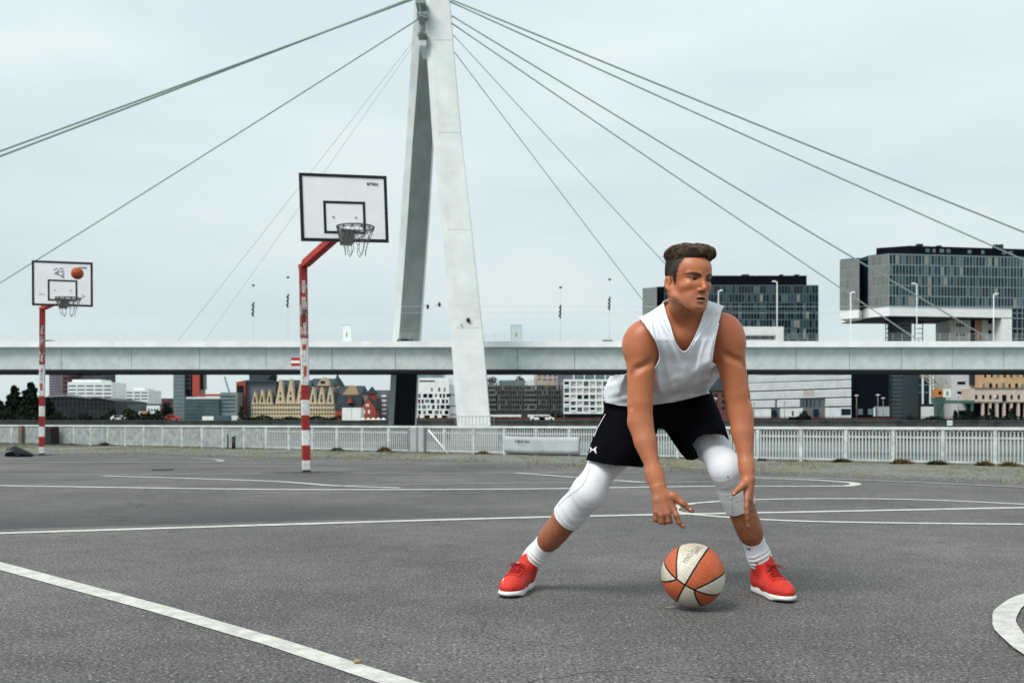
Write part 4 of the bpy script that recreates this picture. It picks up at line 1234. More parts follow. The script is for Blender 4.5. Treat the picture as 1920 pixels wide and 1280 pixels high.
pA_ = Vector((A[0], A[1], 0)); pC = pA_ + tA * uC
mb = MB(); mb.prism([E0, A, (pC.x, pC.y), (pC.x + back.x, pC.y + back.y), (E0[0] + back.x, E0[1] + back.y)], zw0, zg0 - .02); obj("stone_band", mb, M_stone, k1)
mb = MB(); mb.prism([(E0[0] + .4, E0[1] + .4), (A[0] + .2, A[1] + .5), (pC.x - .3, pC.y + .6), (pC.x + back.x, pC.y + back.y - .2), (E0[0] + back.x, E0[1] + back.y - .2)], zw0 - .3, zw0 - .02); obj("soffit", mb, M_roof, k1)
pD = pC - tA * 3.7
mb = MB(); mb.prism([(pD.x, pD.y), (pC.x, pC.y), (pC.x + back.x, pC.y + back.y), (pD.x + back.x, pD.y + back.y)], FZ, zw0 - .3); obj("stone_leg", mb, M_stone, k1)
mb = MB(); mb.prism([(pC.x + .05, pC.y + .1), B, (B[0] + back.x, B[1] + back.y), (pC.x + .05 + back.x, pC.y + back.y)], FZ, zg0 - .02); obj("glazed_leg", mb, M_glass, k1)
LL = flen((pC.x, pC.y), B); zz = [zg0 - 3.5 * i for i in range(0, 17)]
zz = [z for z in zz if z > FZ]
joined("mullion", M_mull, k1, (pC.x, pC.y), B, [(LL * i / 12 - .07, LL * i / 12 + .07, FZ, zg0) for i in range(1, 13)] + [(0, LL, z - .14, z + .14) for z in zz], .25, .22)
# detached left wing
w = [XY(1575.5, 353), XY(1610.5, 349), XY(1628, 366), XY(1596, 371)]
mb = MB(); mb.prism(w, zp(579, 350), zp(487, 350)); wing = obj("left_wing", mb, M_glass, k1)
mb = MB(); mb.prism(w, zp(596.5, 350), zp(579, 350) - .02); obj("wing_stone_band", mb, M_stone, k1)
mb = MB(); mb.prism([w[0], w[1], w[2], w[3]], zp(487, 350) + .01, zp(484, 350)); obj("wing_parapet", mb, M_roof, k1)
Lw = flen(w[0], w[1]); zf = [zp(579, 350) + (zp(487, 350) - zp(579, 350)) * i / 5 for i in range(6)]
joined("blade", MATS["blade"], k1, w[0], w[1], [(Lw * i / 13 - .12, Lw * i / 13 + .12, zf[0], zf[-1]) for i in range(14)] + [(0, Lw, z - .13, z + .13) for z in zf], .3, .26)
joined("blade_panel", MATS["blade_fill"], k1, w[0], w[1], [(Lw * i / 13 + .15, Lw * (i + 1) / 13 - .15, zf[f] + .15, zf[f + 1] - .15) for i in range(13) for f in range(5) if CR.random() > .3], .1, .06)
joined("floor_edge", M_roof, k1, w[1], w[2], [(0, 18, z - .2, z + .2) for z in zf], .24, .1)
# stair tower and its ladders of landings
tw = root("stair_tower", "round glass stair tower under the crane shaped office block", "tower", (XY(1693, 347)[0], 347, FZ))
x0, x1 = XY(1667, 347)[0], XY(1721, 347)[0]; cx_, rx_ = (x0 + x1) / 2, (x1 - x0) / 2
mb = MB(); mb.tube([(cx_ + .5, 352, FZ), (cx_ + .5, 352, zw0 - .4)], rx_ * .78, 24); obj("glass_drum", mb, M_glass, tw)
for i in range(26):
    a = math.pi + math.pi * i / 25
    mb = MB() if i == 0 else mb
    x_, y_ = cx_ + .5 + rx_ * .8 * math.cos(a), 352 + rx_ * .8 * math.sin(a); mb.box(x_ - .06, x_ + .06, y_ - .06, y_ + .06, FZ, zw0 - .4)
obj("mullion", mb, mat("mull_blue", (.10, .135, .15), .5), tw, kind='stuff')
mb = MB()
for k in range(26):
    z = FZ + 1.4 + k * 2.2 * .62
    if z > zw0 - 1: break
    mb.tube([(cx_ + .5, 352, z), (cx_ + .5, 352, z + .16)], rx_ * .815, 24)
obj("floor_ring", mb, MATS["mull_blue"], tw, kind='stuff')
mb = MB()
for (xa, xb) in ((1667, 1684), (1722, 1737)):
    xa, xb = XY(xa, 347)[0], XY(xb, 347)[0]
    for x in (xa, xb): mb.box(x - .1, x + .1, 350, 350.3, FZ, zw0 - .4)
    k = 0; z = zw0 - 2.2
    while z > FZ + 1: mb.box(xa, xb, 349.6, 350.4, z, z + .22); z -= 1.65
    mb.box(xa - .3, xb, 348.8, 349.5, zw0 - 2.1, zw0 - 1.0)
obj("landing_frame", mb, M_roof, tw, kind='stuff')
# stone block under the cantilever
r_, A2, B2, zt = bld("stone_annex", "beige stone block with small dark windows under the crane shaped office", 1781, 1881, 598.3, 356, 12, mat("annex_stone", (.47, .46, .43), .8, .2, var=.12, vscale=.5))
for (a, b, y0, y1) in ((1793, 1796, 606, 612), (1798, 1802, 606, 612), (1804, 1808, 606, 612), (1793, 1796, 624, 629), (1799, 1802, 624, 629), (1805, 1809, 624, 629), (1853, 1860, 600, 607), (1862, 1868, 600, 606), (1853, 1861, 619, 626), (1820, 1828, 598.6, 640), (1829, 1841, 600, 640)):
    X0, X1 = XY(a, 356)[0] - A2[0], XY(b, 356)[0] - A2[0]; mt_ = mat("copper_panel", (.33, .17, .11), .6) if a == 1829 else M_black
    piece("window" if a != 1829 else "copper_panel", mt_, r_, A2, B2, X0, X1, zp(y1, 356), zp(y0, 356), .2, .06)

# --- second crane shaped block behind the man's head
D = 420.0
k2 = root("glass_office_block", "dark glazed office block with black roof storey behind the man's head", "office building", (XY(1400, D)[0], D, FZ))
A, B = XY(1246, 424), XY(1535.5, 420); E0 = XY(1205.5, 423)
zt2, zb2 = zp(535, 420), FZ
mb = MB(); mb.box(XY(1246, 421)[0], B[0], 421, 440, zb2, zp(534.5, 420)); obj("glazed_body", mb, M_glass, k2)
mb = MB(); mb.prism([XY(1205.5, 425), XY(1231, 421), XY(1244, 440), XY(1215, 445)], zp(600, 421), zp(538, 421)); obj("left_wing", mb, M_pgrey, k2)
mb = MB(); mb.prism([XY(1232, 423), XY(1246, 423), XY(1246, 440), XY(1232, 440)], zp(600, 421), zp(536, 421)); obj("dark_slot", mb, M_black, k2)
mb = MB(); mb.box(XY(1310, 424)[0], XY(1512.5, 424)[0], 424, 436, zp(534.5, 420) + .02, zp(516.5, 424)); obj("roof_storey", mb, M_black, k2)
for (p0, p1) in ((1393, 1406), (1464, 1470), (1492, 1500)):
    mb = MB(); mb.box(XY(p0, 424)[0], XY(p1, 424)[0], 425, 427, zp(517, 424) - .3, zp(513.6, 424)); obj("roof_plant", mb, M_roof, k2)
A = (XY(1246, 421)[0], 421); B = (B[0], 421)
L = flen(A, B); NM = 50; mw = L / NM
fy = [535, 551, 567, 583, 599, 615, 637, 653, 668]
for i in range(NM):
    for f in range(6):
        if (f == 5 and XY(1468, 421)[0] - A[0] > i * mw) : continue
        if i * mw + A[0] < XY(1300, 421)[0] : continue
        piece("pane", pick(), k2, A, B, i * mw + .12, (i + 1) * mw - .12, zp(fy[f + 1], 421) + .35, zp(fy[f], 421) - .3, .06, .05)
joined("mullion", mat("mull_dark", (.12, .15, .16), .5), k2, A, B, [(i * mw - .06, i * mw + .06, zb2, zt2) for i in range(NM + 1)], .25, .2)
joined("floor_edge", MATS["mull_dark"], k2, A, B, [(0, L, zp(y, 421) - .13, zp(y, 421) + .13) for y in fy], .24, .18)
Lw = flen(XY(1205.5, 425), XY(1231, 421))
joined("blade", MATS["blade"], k2, XY(1205.5, 425), XY(1231, 421), [(Lw * i / 11 - .1, Lw * i / 11 + .1, zp(600, 421), zp(538, 421)) for i in range(12)] + [(0, Lw, zp(y, 421) - .15, zp(y, 421) + .15) for y in (551, 567, 583)], .3, .2)
mb = MB(); X0, X1 = XY(1330, 418)[0], XY(1468, 418)[0]
mb.box(X0, X1, 417, 420.7, zp(628.5, 418), zp(612.5, 418)); mb.box(X1 - 3.2, X1, 417, 420.7, FZ, zp(628.6, 418)); mb.box(X0, X1 - 3.3, 417.5, 420.7, FZ, zp(637, 418)); obj("stone_frame", mb, M_stone, k2)
for i in range(6):
    piece("window", M_glass2, k2, (X0, 420.7), (X1, 420.7), 3 + i * 5.0, 3 + i * 5.0 + 4.6, zp(636.8, 418), zp(629, 418), .1, .1)

# --- long louvred white hall
D = 288.0
r_, A, B, zt = bld("louvred_hall", "long white hall clad in horizontal louvres, right of the man's forearm", 1402.5, 1595, 711, D, 20, mat("louvre_back", (.12, .13, .13), .7))
M_louv = mat("louvre_white", (.60, .64, .64), .6, .3, var=.14, vscale=.6)
t_ = Vector((B[0] - A[0], 0, 0)); L = flen(A, B)
bands = [(706, 717, 697.5, 710), (718.5, 732.5, 712, 726), (735, 748.5, 728.5, 743), (751, 764, 745.5, 760), (766.5, 784, 763, 784)]
def slabq(name, mt, parent, xa, xb, ya0, ya1, yb0, yb1, d0, d1):
    """tapering slab: left edge spans ya0..ya1, right edge yb0..yb1 in the photo"""
    z = lambda y: zp(y, D)
    v = []
    for dd in (d0, d1):
        v += [(xa, dd, z(ya1)), (xb, dd, z(yb1)), (xb, dd, z(yb0)), (xa, dd, z(ya0))]
    mb = MB(); mb.add(v, [(0, 1, 2, 3), (7, 6, 5, 4), (0, 4, 5, 1), (1, 5, 6, 2), (2, 6, 7, 3), (3, 7, 4, 0)]); return obj(name, mb, mt, parent)
for k, (a0, a1, b0, b1) in enumerate(bands):
    cuts = [(0, 1)] if k < 3 else ([(0, .26), (.28, .50), (.75, 1)] if k == 3 else [(0, .22), (.31, .53), (.75, 1)])
    for (c0, c1) in cuts:
        f = lambda p, q, s: p + (q - p) * s
        slabq("louvre_band", M_louv, r_, A[0] + L * c0, A[0] + L * c1, f(a0, b0, c0), f(a1, b1, c0), f(a0, b0, c1), f(a1, b1, c1), D - .5, D - .02)
        if k < 4:
            for g in (.33, .66):
                u0, u1 = f(a0, b0, c0), f(a1, b1, c0); w0, w1 = f(a0, b0, c1), f(a1, b1, c1)
                slabq("louvre_joint", mat("louvre_joint", (.34, .36, .36), .6), r_, A[0] + L * c0, A[0] + L * c1, u0 + (u1 - u0) * g, u0 + (u1 - u0) * g + .5, w0 + (w1 - w0) * g, w0 + (w1 - w0) * g + .5, D - .53, D - .49)
z0 = lambda y: zp(y, D)
mb = MB(); v = [(A[0], D, z0(711)), (B[0], D, z0(711)), (B[0], D, z0(697)), (A[0], D, z0(705)), (A[0], D + 20, z0(711)), (B[0], D + 20, z0(711)), (B[0], D + 20, z0(697)), (A[0], D + 20, z0(705))]
mb.add(v, [(0, 1, 2, 3), (7, 6, 5, 4), (0, 4, 5, 1), (1, 5, 6, 2), (2, 6, 7, 3), (3, 7, 4, 0)]); obj("roof", mb, MATS["louvre_back"], r_)
mb = MB(); mb.box(A[0] - .45, A[0] - .02, D - .3, D + 20, FZ, z0(700)); obj("end_wall", mb, M_black, r_)
for i, a in enumerate((1501, 1504.5, 1508, 1511.5, 1515, 1518.5, 1522, 1525.5, 1530, 1535, 1540)):
    piece("glazing", pick() if i % 2 else M_glass2, r_, A, B, XY(a, D)[0] - A[0], XY(a + 2.4, D)[0] - A[0], z0(762), z0(749), .1, .12)
piece("pink_panel", mat("pink_panel", (.44, .38, .35), .7), r_, A, B, XY(1505.5, D)[0] - A[0], XY(1526, D)[0] - A[0], z0(742), z0(731.5), .1, .56)
for (a, b, y0, y1) in ((1446, 1456, 769, 780), (1484, 1487, 770, 779), (1524, 1534, 767, 780), (1506, 1512, 770, 780), (1576, 1594, 766, 778)):
    piece("door", M_glass, r_, A, B, XY(a, D)[0] - A[0], XY(b, D)[0] - A[0], z0(y1), z0(y0), .1, .56)

# --- black building right of it
r_, A, B, zt = bld("black_building", "plain black building between the louvred hall and the glass stair tower", 1596.5, 1667, 690, 290, 18, M_black)
for (a, b, y0, y1, mt_) in ((1608, 1617, 766, 777, M_glass2), (1627, 1637, 766, 777, M_glass2), (1640, 1667, 762, 780, mat("lowgrey", (.30, .34, .34), .7)), (1637.5, 1644, 764, 780, M_white)):
    piece("window" if mt_ is M_glass2 else "low_wall", mt_, r_, A, B, XY(a, 290)[0] - A[0], XY(b, 290)[0] - A[0], zp(y1, 290), zp(y0, 290), .3, .32)
# dark glazed gap with white columns
r_, A, B, zt = bld("glazed_link_building", "dark glazed building with white columns left of the harbour crane", 1722, 1753, 690, 300, 12, M_glass)
for a in (1728, 1742, 1747.5):
    piece("column", M_white, r_, A, B, XY(a, 300)[0] - A[0], XY(a + 2.6, 300)[0] - A[0], zp(757, 300), zp(692, 300), .4, .5)
for y in (708, 722, 736):
    piece("floor_edge", M_mull, r_, A, B, .2, 4.6, zp(y, 300), zp(y - 1.2, 300), .3, .2)
piece("low_wall", M_offwhite, r_, A, B, XY(1726, 300)[0] - A[0], XY(1751, 300)[0] - A[0], FZ, zp(762, 300), .4, .6)
# harbour crane
D = 284.0
cr = root("harbour_crane", "old harbour crane with orange and white cabin on a green gantry", "crane", (XY(1762, D)[0], D, FZ))
def pbox(name, mt, par, x0, x1, y0, y1, d0, d1):
    mb = MB(); a, b = XY(x0, d0)[0], XY(x1, d0)[0]; mb.box(a, b, d0, d1, zp(y1, d0), zp(y0, d0)); return obj(name, mb, mt, par)
M_org = mat("crane_orange", (.50, .20, .06), .6, var=.2, vscale=1); M_grn = mat("crane_green", (.045, .12, .10), .6, var=.3, vscale=1)
pbox("cabin", M_org, cr, 1755, 1768.3, 729.5, 744, D, D + 3)
pbox("machine_house", M_white, cr, 1768.6, 1783, 729, 744.5, D, D + 3)
pbox("cabin_window", M_black, cr, 1760, 1765, 733, 739, D - .1, D)
pbox("emblem", M_pgrey, cr, 1774.5, 1778.5, 733, 741, D - .1, D)
pbox("turntable", M_grn, cr, 1753, 1773, 745, 750, D + .2, D + 3)
pbox("gantry_beam", M_grn, cr, 1753, 1828, 750.2, 756, D + .3, D + 2)
for a in (1753.5, 1767, 1822): pbox("gantry_leg", M_grn, cr, a, a + 3.2, 756.2, 785 if a < 1800 else 770, D + .4, D + 1.4)
mb = MB()
for (xa, ya, xb, yb) in ((1762, 729, 1724, 696), (1768, 729, 1730, 693), (1762, 721, 1724, 696), (1755, 729, 1722, 700), (1770, 729, 1775, 715), (1775, 715, 1780, 728), (1775, 715, 1730, 693)):
    mb.bar(W(xa, ya, D + 1), W(xb, yb, D + 1), .22)
for k in range(9):
    q = k / 9; mb.bar(W(1762 - 38 * q, 729 - 33 * q, D + 1), W(1768 - 38 * (q + .08), 729 - 36 * (q + .08), D + 1), .14)
obj("jib", mb, mat("jib_tan", (.36, .34, .28), .7), cr)
# white tower, warehouse
r_, A, B, zt = bld("white_tower_block", "narrow white tower block with dark slot windows right of the crane", 1784, 1824, 685, 298, 14, mat("tower_white", (.50, .51, .51), .7, var=.1, vscale=.5))
for y in (697, 716, 734.5): piece("window", M_black, r_, A, B, XY(1795, 298)[0] - A[0], XY(1810, 298)[0] - A[0], zp(y + 4.5, 298), zp(y - 1, 298), .2, .06)
for (a, b) in ((1788, 1794), (1796, 1812)): piece("door", M_black, r_, A, B, XY(a, 298)[0] - A[0], XY(b, 298)[0] - A[0], FZ, zp(769, 298), .2, .06)
piece("dark_annex", M_roof, r_, A, B, XY(1817, 298)[0] - A[0], XY(1838, 298)[0] - A[0], zp(722, 298), zp(690, 298), 4, 1.0)
D = 292.0
M_peach = mat("peach_render", (.52, .43, .36), .8, .2, var=.12, vscale=.4); M_ochre = mat("ochre_brick", (.50, .33, .19), .8, .2, var=.2, vscale=.5)
wh = root("harbour_warehouse", "peach and ochre warehouse with an arcade at the right edge", "warehouse", (XY(1880, D)[0], D, FZ))
mb = MB(); a, b = XY(1820, D)[0], XY(2060, D)[0]; mb.box(a, b, D, D + 16, zp(753, D), zp(728, D)); obj("lower_wall", mb, M_peach, wh)
mb = MB(); mb.box(XY(1843, D)[0], b, D + 1.2, D + 16, zp(728, D) + .02, zp(690, D)); obj("upper_wall", mb, M_ochre, wh)
mb = MB(); mb.box(a - .2, b, D - .25, D + .0, zp(754.5, D), zp(753, D)); mb.box(a + 1, b, D - .25, D, zp(728.2, D), zp(726.6, D)); obj("cornice", mb, mat("cornice_dark", (.10, .10, .09), .7), wh)
mb = MB(); mb.box(a, b, D + 2.5, D + 3, FZ, zp(754.6, D)); obj("arcade_back", mb, M_black, wh)
Af, Bf = (a, D), (b, D)
for i in range(15):
    x = 1823 + i * 13.3
    if i > 0: piece("arcade_pier", M_peach, wh, Af, Bf, XY(x + 5, D)[0] - a, XY(x + 9, D)[0] - a, FZ, zp(754.7, D), .8, .1)
    if i == 4: piece("window", M_black, wh, Af, Bf, XY(1879, D)[0] - a, XY(1887, D)[0] - a, zp(752, D), zp(740, D), .2, .05)
    else: piece("window", M_glass, wh, Af, Bf, XY(1828 + i * 13.3, D)[0] - a, XY(1832.5 + i * 13.3, D)[0] - a, zp(748, D), zp(740, D), .2, .05)
Au = (XY(1843, D)[0], D + 1.2); Bu = (b, D + 1.2)
for i in range(12):
    x = 1846 + i * 12.2
    piece("window", (M_glass2, M_black, M_glass)[i % 3], wh, Au, Bu, XY(x, D)[0] - Au[0], XY(x + (5.5 if i % 2 else 4), D)[0] - Au[0], zp(726, D), zp(718 if i % 2 else 719, D), .2, .05)
    piece("window", (M_black, M_glass, M_glass2)[i % 3], wh, Au, Bu, XY(x + 3, D)[0] - Au[0], XY(x + 7, D)[0] - Au[0], zp(707, D), zp(699, D), .2, .05)
for i, px_ in enumerate((1814, 1757 + 38, 1898)):
    pass
# small notice on the quay wall
sg = root("quay_sign", "small white notice board standing on the far quay wall at the right", "sign", (XY(1781, FB - 1.5)[0], FB - 1.5, FZ - 2))
D2 = FB - 1.3
mb = MB(); a, b = XY(1776, D2)[0], XY(1786, D2)[0]; mb.box(a, b, D2, D2 + .1, zp(797.5, D2), zp(788, D2)); obj("board", mb, M_white, sg)
mb = MB()
for q in (.25, .5, .72): mb.box(a + (b - a) * q - .05, a + (b - a) * q + .05, D2 - .03, D2, zp(795, D2), zp(790, D2))
obj("marks", mb, M_pgrey, sg)
# lamp posts along the far quay
for (px_, yt, lb) in ((1414, 753, "leftmost slim lamp post before the louvred hall"), (1471, 751, "second slim lamp post before the louvred hall"), (1606, 742, "first slim lamp post before the black building"), (1646, 741, "second lamp post before the black building"), (1656, 747, "third and lowest lamp post before the black building"), (1797, 741, "lamp post before the white tower block"), (1866, 744, "lamp post before the peach warehouse")):
    d = FB + 4; x = XY(px_, d)[0]; zt_ = ZY(yt, d); r_ = root("quay_lamp", lb, "street lamp", (x, d, FZ), "lamp posts along the far quay")
    mb = MB(); mb.tube([(x, d, FZ), (x, d, zt_)], .09, 6); obj("mast", mb, M_pgrey, r_)
    mb = MB(); mb.sphere((x, d, zt_ + .1), .5, 8, 5, (1.1, 1, .35)); obj("lamp_head", mb, M_white, r_)
# quay railing on the far side, right
mb = MB(); X0, X1 = XY(1400, FB + 1)[0], XY(2000, FB + 1)[0]
n = 130
for i in range(n): x = X0 + (X1 - X0) * i / (n - 1); mb.box(x - .04, x + .04, FB + 1, FB + 1.08, FZ, FZ + 1)
mb.box(X0, X1, FB + 1, FB + 1.08, FZ + .95, FZ + 1.05)
single("far_railing", mb, M_black, "thin dark railing along the far quay at the right", "railing", kind=None)

# --- red brick gabled house between the man's arms
D = 300.0
def gable_house(name, label, px0, px1, yeave, yridge, d, depth, mt, mroof, ridge_along_x=False, cat="house"):
    A, B = XY(px0, d), XY(px1, d); ze, zr = zp(yeave, d), zp(yridge, d)
    r_ = root(name, label, cat, ((A[0] + B[0]) / 2, d, FZ))
    mb = MB()
    if ridge_along_x:
        mb.box(A[0], B[0], d, d + depth, FZ, ze); obj("wall", mb, mt, r_)
        mb = MB(); v = [(A[0] - .3, d - .3, ze + .02), (B[0] + .3, d - .3, ze + .02), (B[0] + .3, d + depth + .3, ze + .02), (A[0] - .3, d + depth + .3, ze + .02), (A[0], d + depth / 2, zr), (B[0], d + depth / 2, zr)]
        mb.add(v, [(0, 1, 5, 4), (2, 3, 4, 5), (0, 4, 3), (1, 2, 5), (0, 3, 2, 1)]); obj("roof", mb, mroof, r_)
    else:
        m_ = (A[0] + B[0]) / 2
        pts = [(A[0], FZ), (B[0], FZ), (B[0], ze), (m_, zr), (A[0], ze)]
        n = 5; mb.add([(x, d, z) for x, z in pts] + [(x, d + depth, z) for x, z in pts], [tuple(range(n)), tuple(range(n, 2 * n))[::-1]] + [(i, (i + 1) % n, n + (i + 1) % n, n + i)[::-1] for i in range(n)]); obj("wall", mb, mt, r_)
        for (xa, xb) in ((A[0] - .4, m_), (B[0] + .4, m_)):
            s_ = (zr - ze) / ((B[0] - A[0]) / 2) * .4
            mb = MB(); th = .35
            v = [(xa, d + .3, ze - s_ + .1), (xb, d + .3, zr + .1), (xb, d + .3, zr + .1 + th), (xa, d + .3, ze - s_ + .1 + th)]
            v += [(x, d + depth, z) for x, _, z in v]; mb.add(v, [(0, 1, 2, 3), (7, 6, 5, 4), (0, 4, 5, 1), (1, 5, 6, 2), (2, 6, 7, 3), (3, 7, 4, 0)]); obj("roof", mb, mroof, r_)
    return r_, A, B
M_brick = mat("dark_red_brick", (.15, .07, .06), .85, .1, var=.35, vscale=.8)
r_, A, B = gable_house("brick_house", "dark red brick building with slate roof between the man's arms", 1318, 1392, 732, 700, D, 16, M_brick, M_roof, True)
for i in range(5):
    for j, y in enumerate((738, 750, 762)):
        piece("window", M_glass, r_, A, B, 1.2 + i * 2.2, 2.0 + i * 2.2, zp(y + 6, D), zp(y, D), .2, .05)
mb = MB(); mb.tube([(XY(1341, 290)[0], 290, FZ), (XY(1341, 290)[0], 290, zp(748, 290))], .1, 6); mb.sphere((XY(1341, 290)[0], 290, zp(747, 290)), .6, 8, 5, (1, 1, .5)); single("quay_lamp", mb, M_offwhite, "single lamp post between the man's arms on the far quay", "street lamp")

# --- white block with random square windows, behind the pylon
D = 296.0
r_, A, B, zt = bld("white_cube_block", "white block with scattered square windows, right of the pylon's far leg", 776, 842, 708, D, 18, M_white, zbase=zp(778, D) )
mb = MB(); mb.box(A[0] + 1, B[0] - 1, D + 2, D + 16, FZ, zp(778, D) - .02); obj("recessed_base", mb, M_glass, r_)
for a in (787, 806, 820): piece("pier", M_white, r_, A, B, XY(a, D)[0] - A[0], XY(a + 8, D)[0] - A[0], FZ, zp(778, D) - .02, 1.2, .0)
piece("roof_slot", M_roof, r_, A, B, XY(786, D)[0] - A[0], XY(815, D)[0] - A[0], zp(715.5, D), zp(713, D), .3, .05)
for row, y in enumerate((738, 748.5, 759, 769)):
    x = 784
    while x < 838:
        w_ = CR.choice((4, 5, 7.5)); mt_ = CR.choice((M_glass, M_glass2, M_black, M_glass2)); hh_ = CR.choice((6, 7, 7.5))
        f = piece("window", mt_, r_, A, B, XY(x, D)[0] - A[0], XY(x + w_, D)[0] - A[0], zp(y + hh_, D), zp(y, D), .3, .04)
        x += w_ + CR.choice((2.5, 4.5))
for a in (808, 822, 832): piece("window", CR.choice((M_glass2, M_black)), r_, A, B, XY(a, D)[0] - A[0], XY(a + 3.2, D)[0] - A[0], zp(733.5, D), zp(726.5, D), .3, .04)
mb = MB(); mb.box(XY(779, D)[0], XY(829, D)[0], D + 4, D + 15, zp(708, D) + .02, zp(699, D)); obj("penthouse", mb, M_glass2, r_)
r_, A, B, zt = bld("banded_white_block", "white banded block whose edge shows just left of the pylon's near leg", 842.3, 902, 721, 298, 16, M_white)
for y in (739, 760, 776): piece("dark_band", M_roof, r_, A, B, .2, flen(A, B) - .2, zp(y + 1.6, 298), zp(y, 298), .2, .05)
# white tent-like canopies before the scaffold
for (x0, x1, lb) in ((918, 977, "long white flat canopy on the far quay right of the pylon"), (990, 1041, "second white flat canopy on the far quay, left of the white apartment block")):
    d = 278; A, B = XY(x0, d), XY(x1, d); r_ = root("quay_canopy", lb, "canopy", ((A[0] + B[0]) / 2, d, FZ), "white canopies on the far quay")
    mb = MB(); mb.box(A[0], B[0], d, d + 5, zp(781, d), zp(777, d)); obj("roof", mb, M_white, r_)
    for q in (.03, .35, .66, .97): mb = MB(); x = A[0] + (B[0] - A[0]) * q; mb.box(x - .12, x + .12, d + .2, d + .5, FZ, zp(781, d) - .01); obj("post", mb, M_white, r_)
    mb = MB(); mb.box(A[0] + .3, B[0] - .3, d + 4.2, d + 4.6, FZ, zp(781, d) - .02); obj("back_glass", mb, M_glass, r_)
# --- building behind scaffolding
D = 302.0
r_, A, B, zt = bld("scaffolded_building", "grey brown building wrapped in scaffolding right of the pylon", 906, 1056, 722, D, 18, mat("raw_facade", (.06, .058, .056), .8, .2, var=.4, vscale=.35))
L = flen(A, B)
scf = []
for i in range(34): u = L * i / 33; scf.append((u - .05, u + .05, FZ, zp(716 + CR.uniform(-3, 3), D)))
joined("scaffold_standard", mat("scaffold_grey", (.17, .185, .18), .6), r_, A, B, scf, .1, 1.6)
dk = []
for k, y in enumerate((722, 731, 740, 749, 758, 767)):
    for q in range(6): dk.append((L * q / 6 + CR.uniform(0, .5), L * (q + 1) / 6 - CR.uniform(0, .5), zp(y + .9, D), zp(y, D)))
for k, rct in enumerate(dk): joined("scaffold_deck", MATS["scaffold_grey"] if k % 3 else mat("scaffold_pale", (.42, .44, .43), .6), r_, A, B, [rct], .9, 1.5, kind=None)
for f, y in enumerate((724, 733, 742, 751, 760)):
    for i in range(22):
        if CR.random() > .2: piece("window", pick() if CR.random() > .2 else M_blind, r_, A, B, L * i / 22 + .25, L * (i + 1) / 22 - CR.uniform(.3, .6), zp(y + 6.5, D), zp(y, D), .2, .05)
mb = MB(); mb.box(XY(935, D)[0], XY(985, D)[0], D + 3, D + 14, zp(722, D) + .02, zp(712, D)); obj("penthouse", mb, M_glass2, r_)
mb = MB()
for i in range(26):
    x = A[0] + L * (i + .5) / 26; h = CR.uniform(.5, 2.2); mb.box(x - .07, x + .07, D + .4, D + .55, zp(722, D), zp(722, D) + h)
    if i % 2: mb.box(x - .1, x + L / 26 + .1, D + .4, D + .5, zp(722, D) + h * .7, zp(722, D) + h * .7 + .12)
obj("rooftop_frame", mb, MATS["scaffold_grey"], r_, kind='stuff')
for (x0, x1, y0, mt_, lb) in ((1003, 1046, 694, mat("pink_block", (.48, .38, .33), .8, var=.2, vscale=.6), "pinkish block showing above the scaffolded building"), (1046.5, 1078, 694, mat("violet_block", (.16, .15, .20), .8, var=.3, vscale=.6), "dark violet block behind the white apartment building")):
    q_, A, B, zt = bld("rear_block", lb, x0, x1, y0, 330, 12, mt_)
    for i in range(4):
        for y in (702, 709): piece("window", M_glass2, q_, A, B, 1 + i * flen(A, B) / 4.4, 2 + i * flen(A, B) / 4.4, zp(y + 3.5, 330), zp(y, 330), .2, .05)
# --- white apartment block
D = 290.0
r_, A, B, zt = bld("white_apartment_block", "white framed apartment block with balconies left of the man's waist", 1056.5, 1250, 713, D, 16, M_glass2, zbase=zp(773.5, D))
L = flen(A, B)
mb = MB(); mb.box(A[0] + 1, B[0], D + 1, D + 15, FZ, zp(773.5, D) - .02); obj("glazed_base", mb, M_glass, r_)
nb = 16; bw_ = L / nb; fl = [773.5, 761.5, 750, 738, 726, 713]
joined("white_frame", M_white, r_, A, B, [(0, L, zp(y, D) - .28, zp(y, D) + .28) for y in fl], .7, .6)
for i in range(nb + 1): piece("white_pier", M_white, r_, A, B, max(0, i * bw_ - .22), i * bw_ + .22, zp(773.5, D) + .3, zp(713, D) - .3, .6, .55)
for i in range(nb):
    for f in range(5):
        q = CR.random()
        mt_ = M_glass if q < .4 else M_offwhite if q < .62 else M_glass2 if q < .85 else M_blind
        piece("window", mt_, r_, A, B, i * bw_ + .3, (i + 1) * bw_ - .3, zp(fl[f], D) + .35, zp(fl[f + 1], D) - (.35 if q < .4 else .3), .1, .1)
        if q < .3: piece("balcony", M_white, r_, A, B, i * bw_ + .25, (i + 1) * bw_ - .25, zp(fl[f], D) + .3, zp(fl[f], D) + .75, .1, .8)
mb = MB(); mb.box(XY(1075, D)[0], XY(1240, D)[0], D + 3, D + 12, zp(713, D) + .3, zp(700, D)); obj("penthouse", mb, M_glass2, r_)
joined("penthouse_frame", M_white, r_, XY(1075, D + 3), XY(1240, D + 3), [(u, u + .3, zp(712.5, D), zp(700, D)) for u in range(0, 25, 3)], .3, .2)

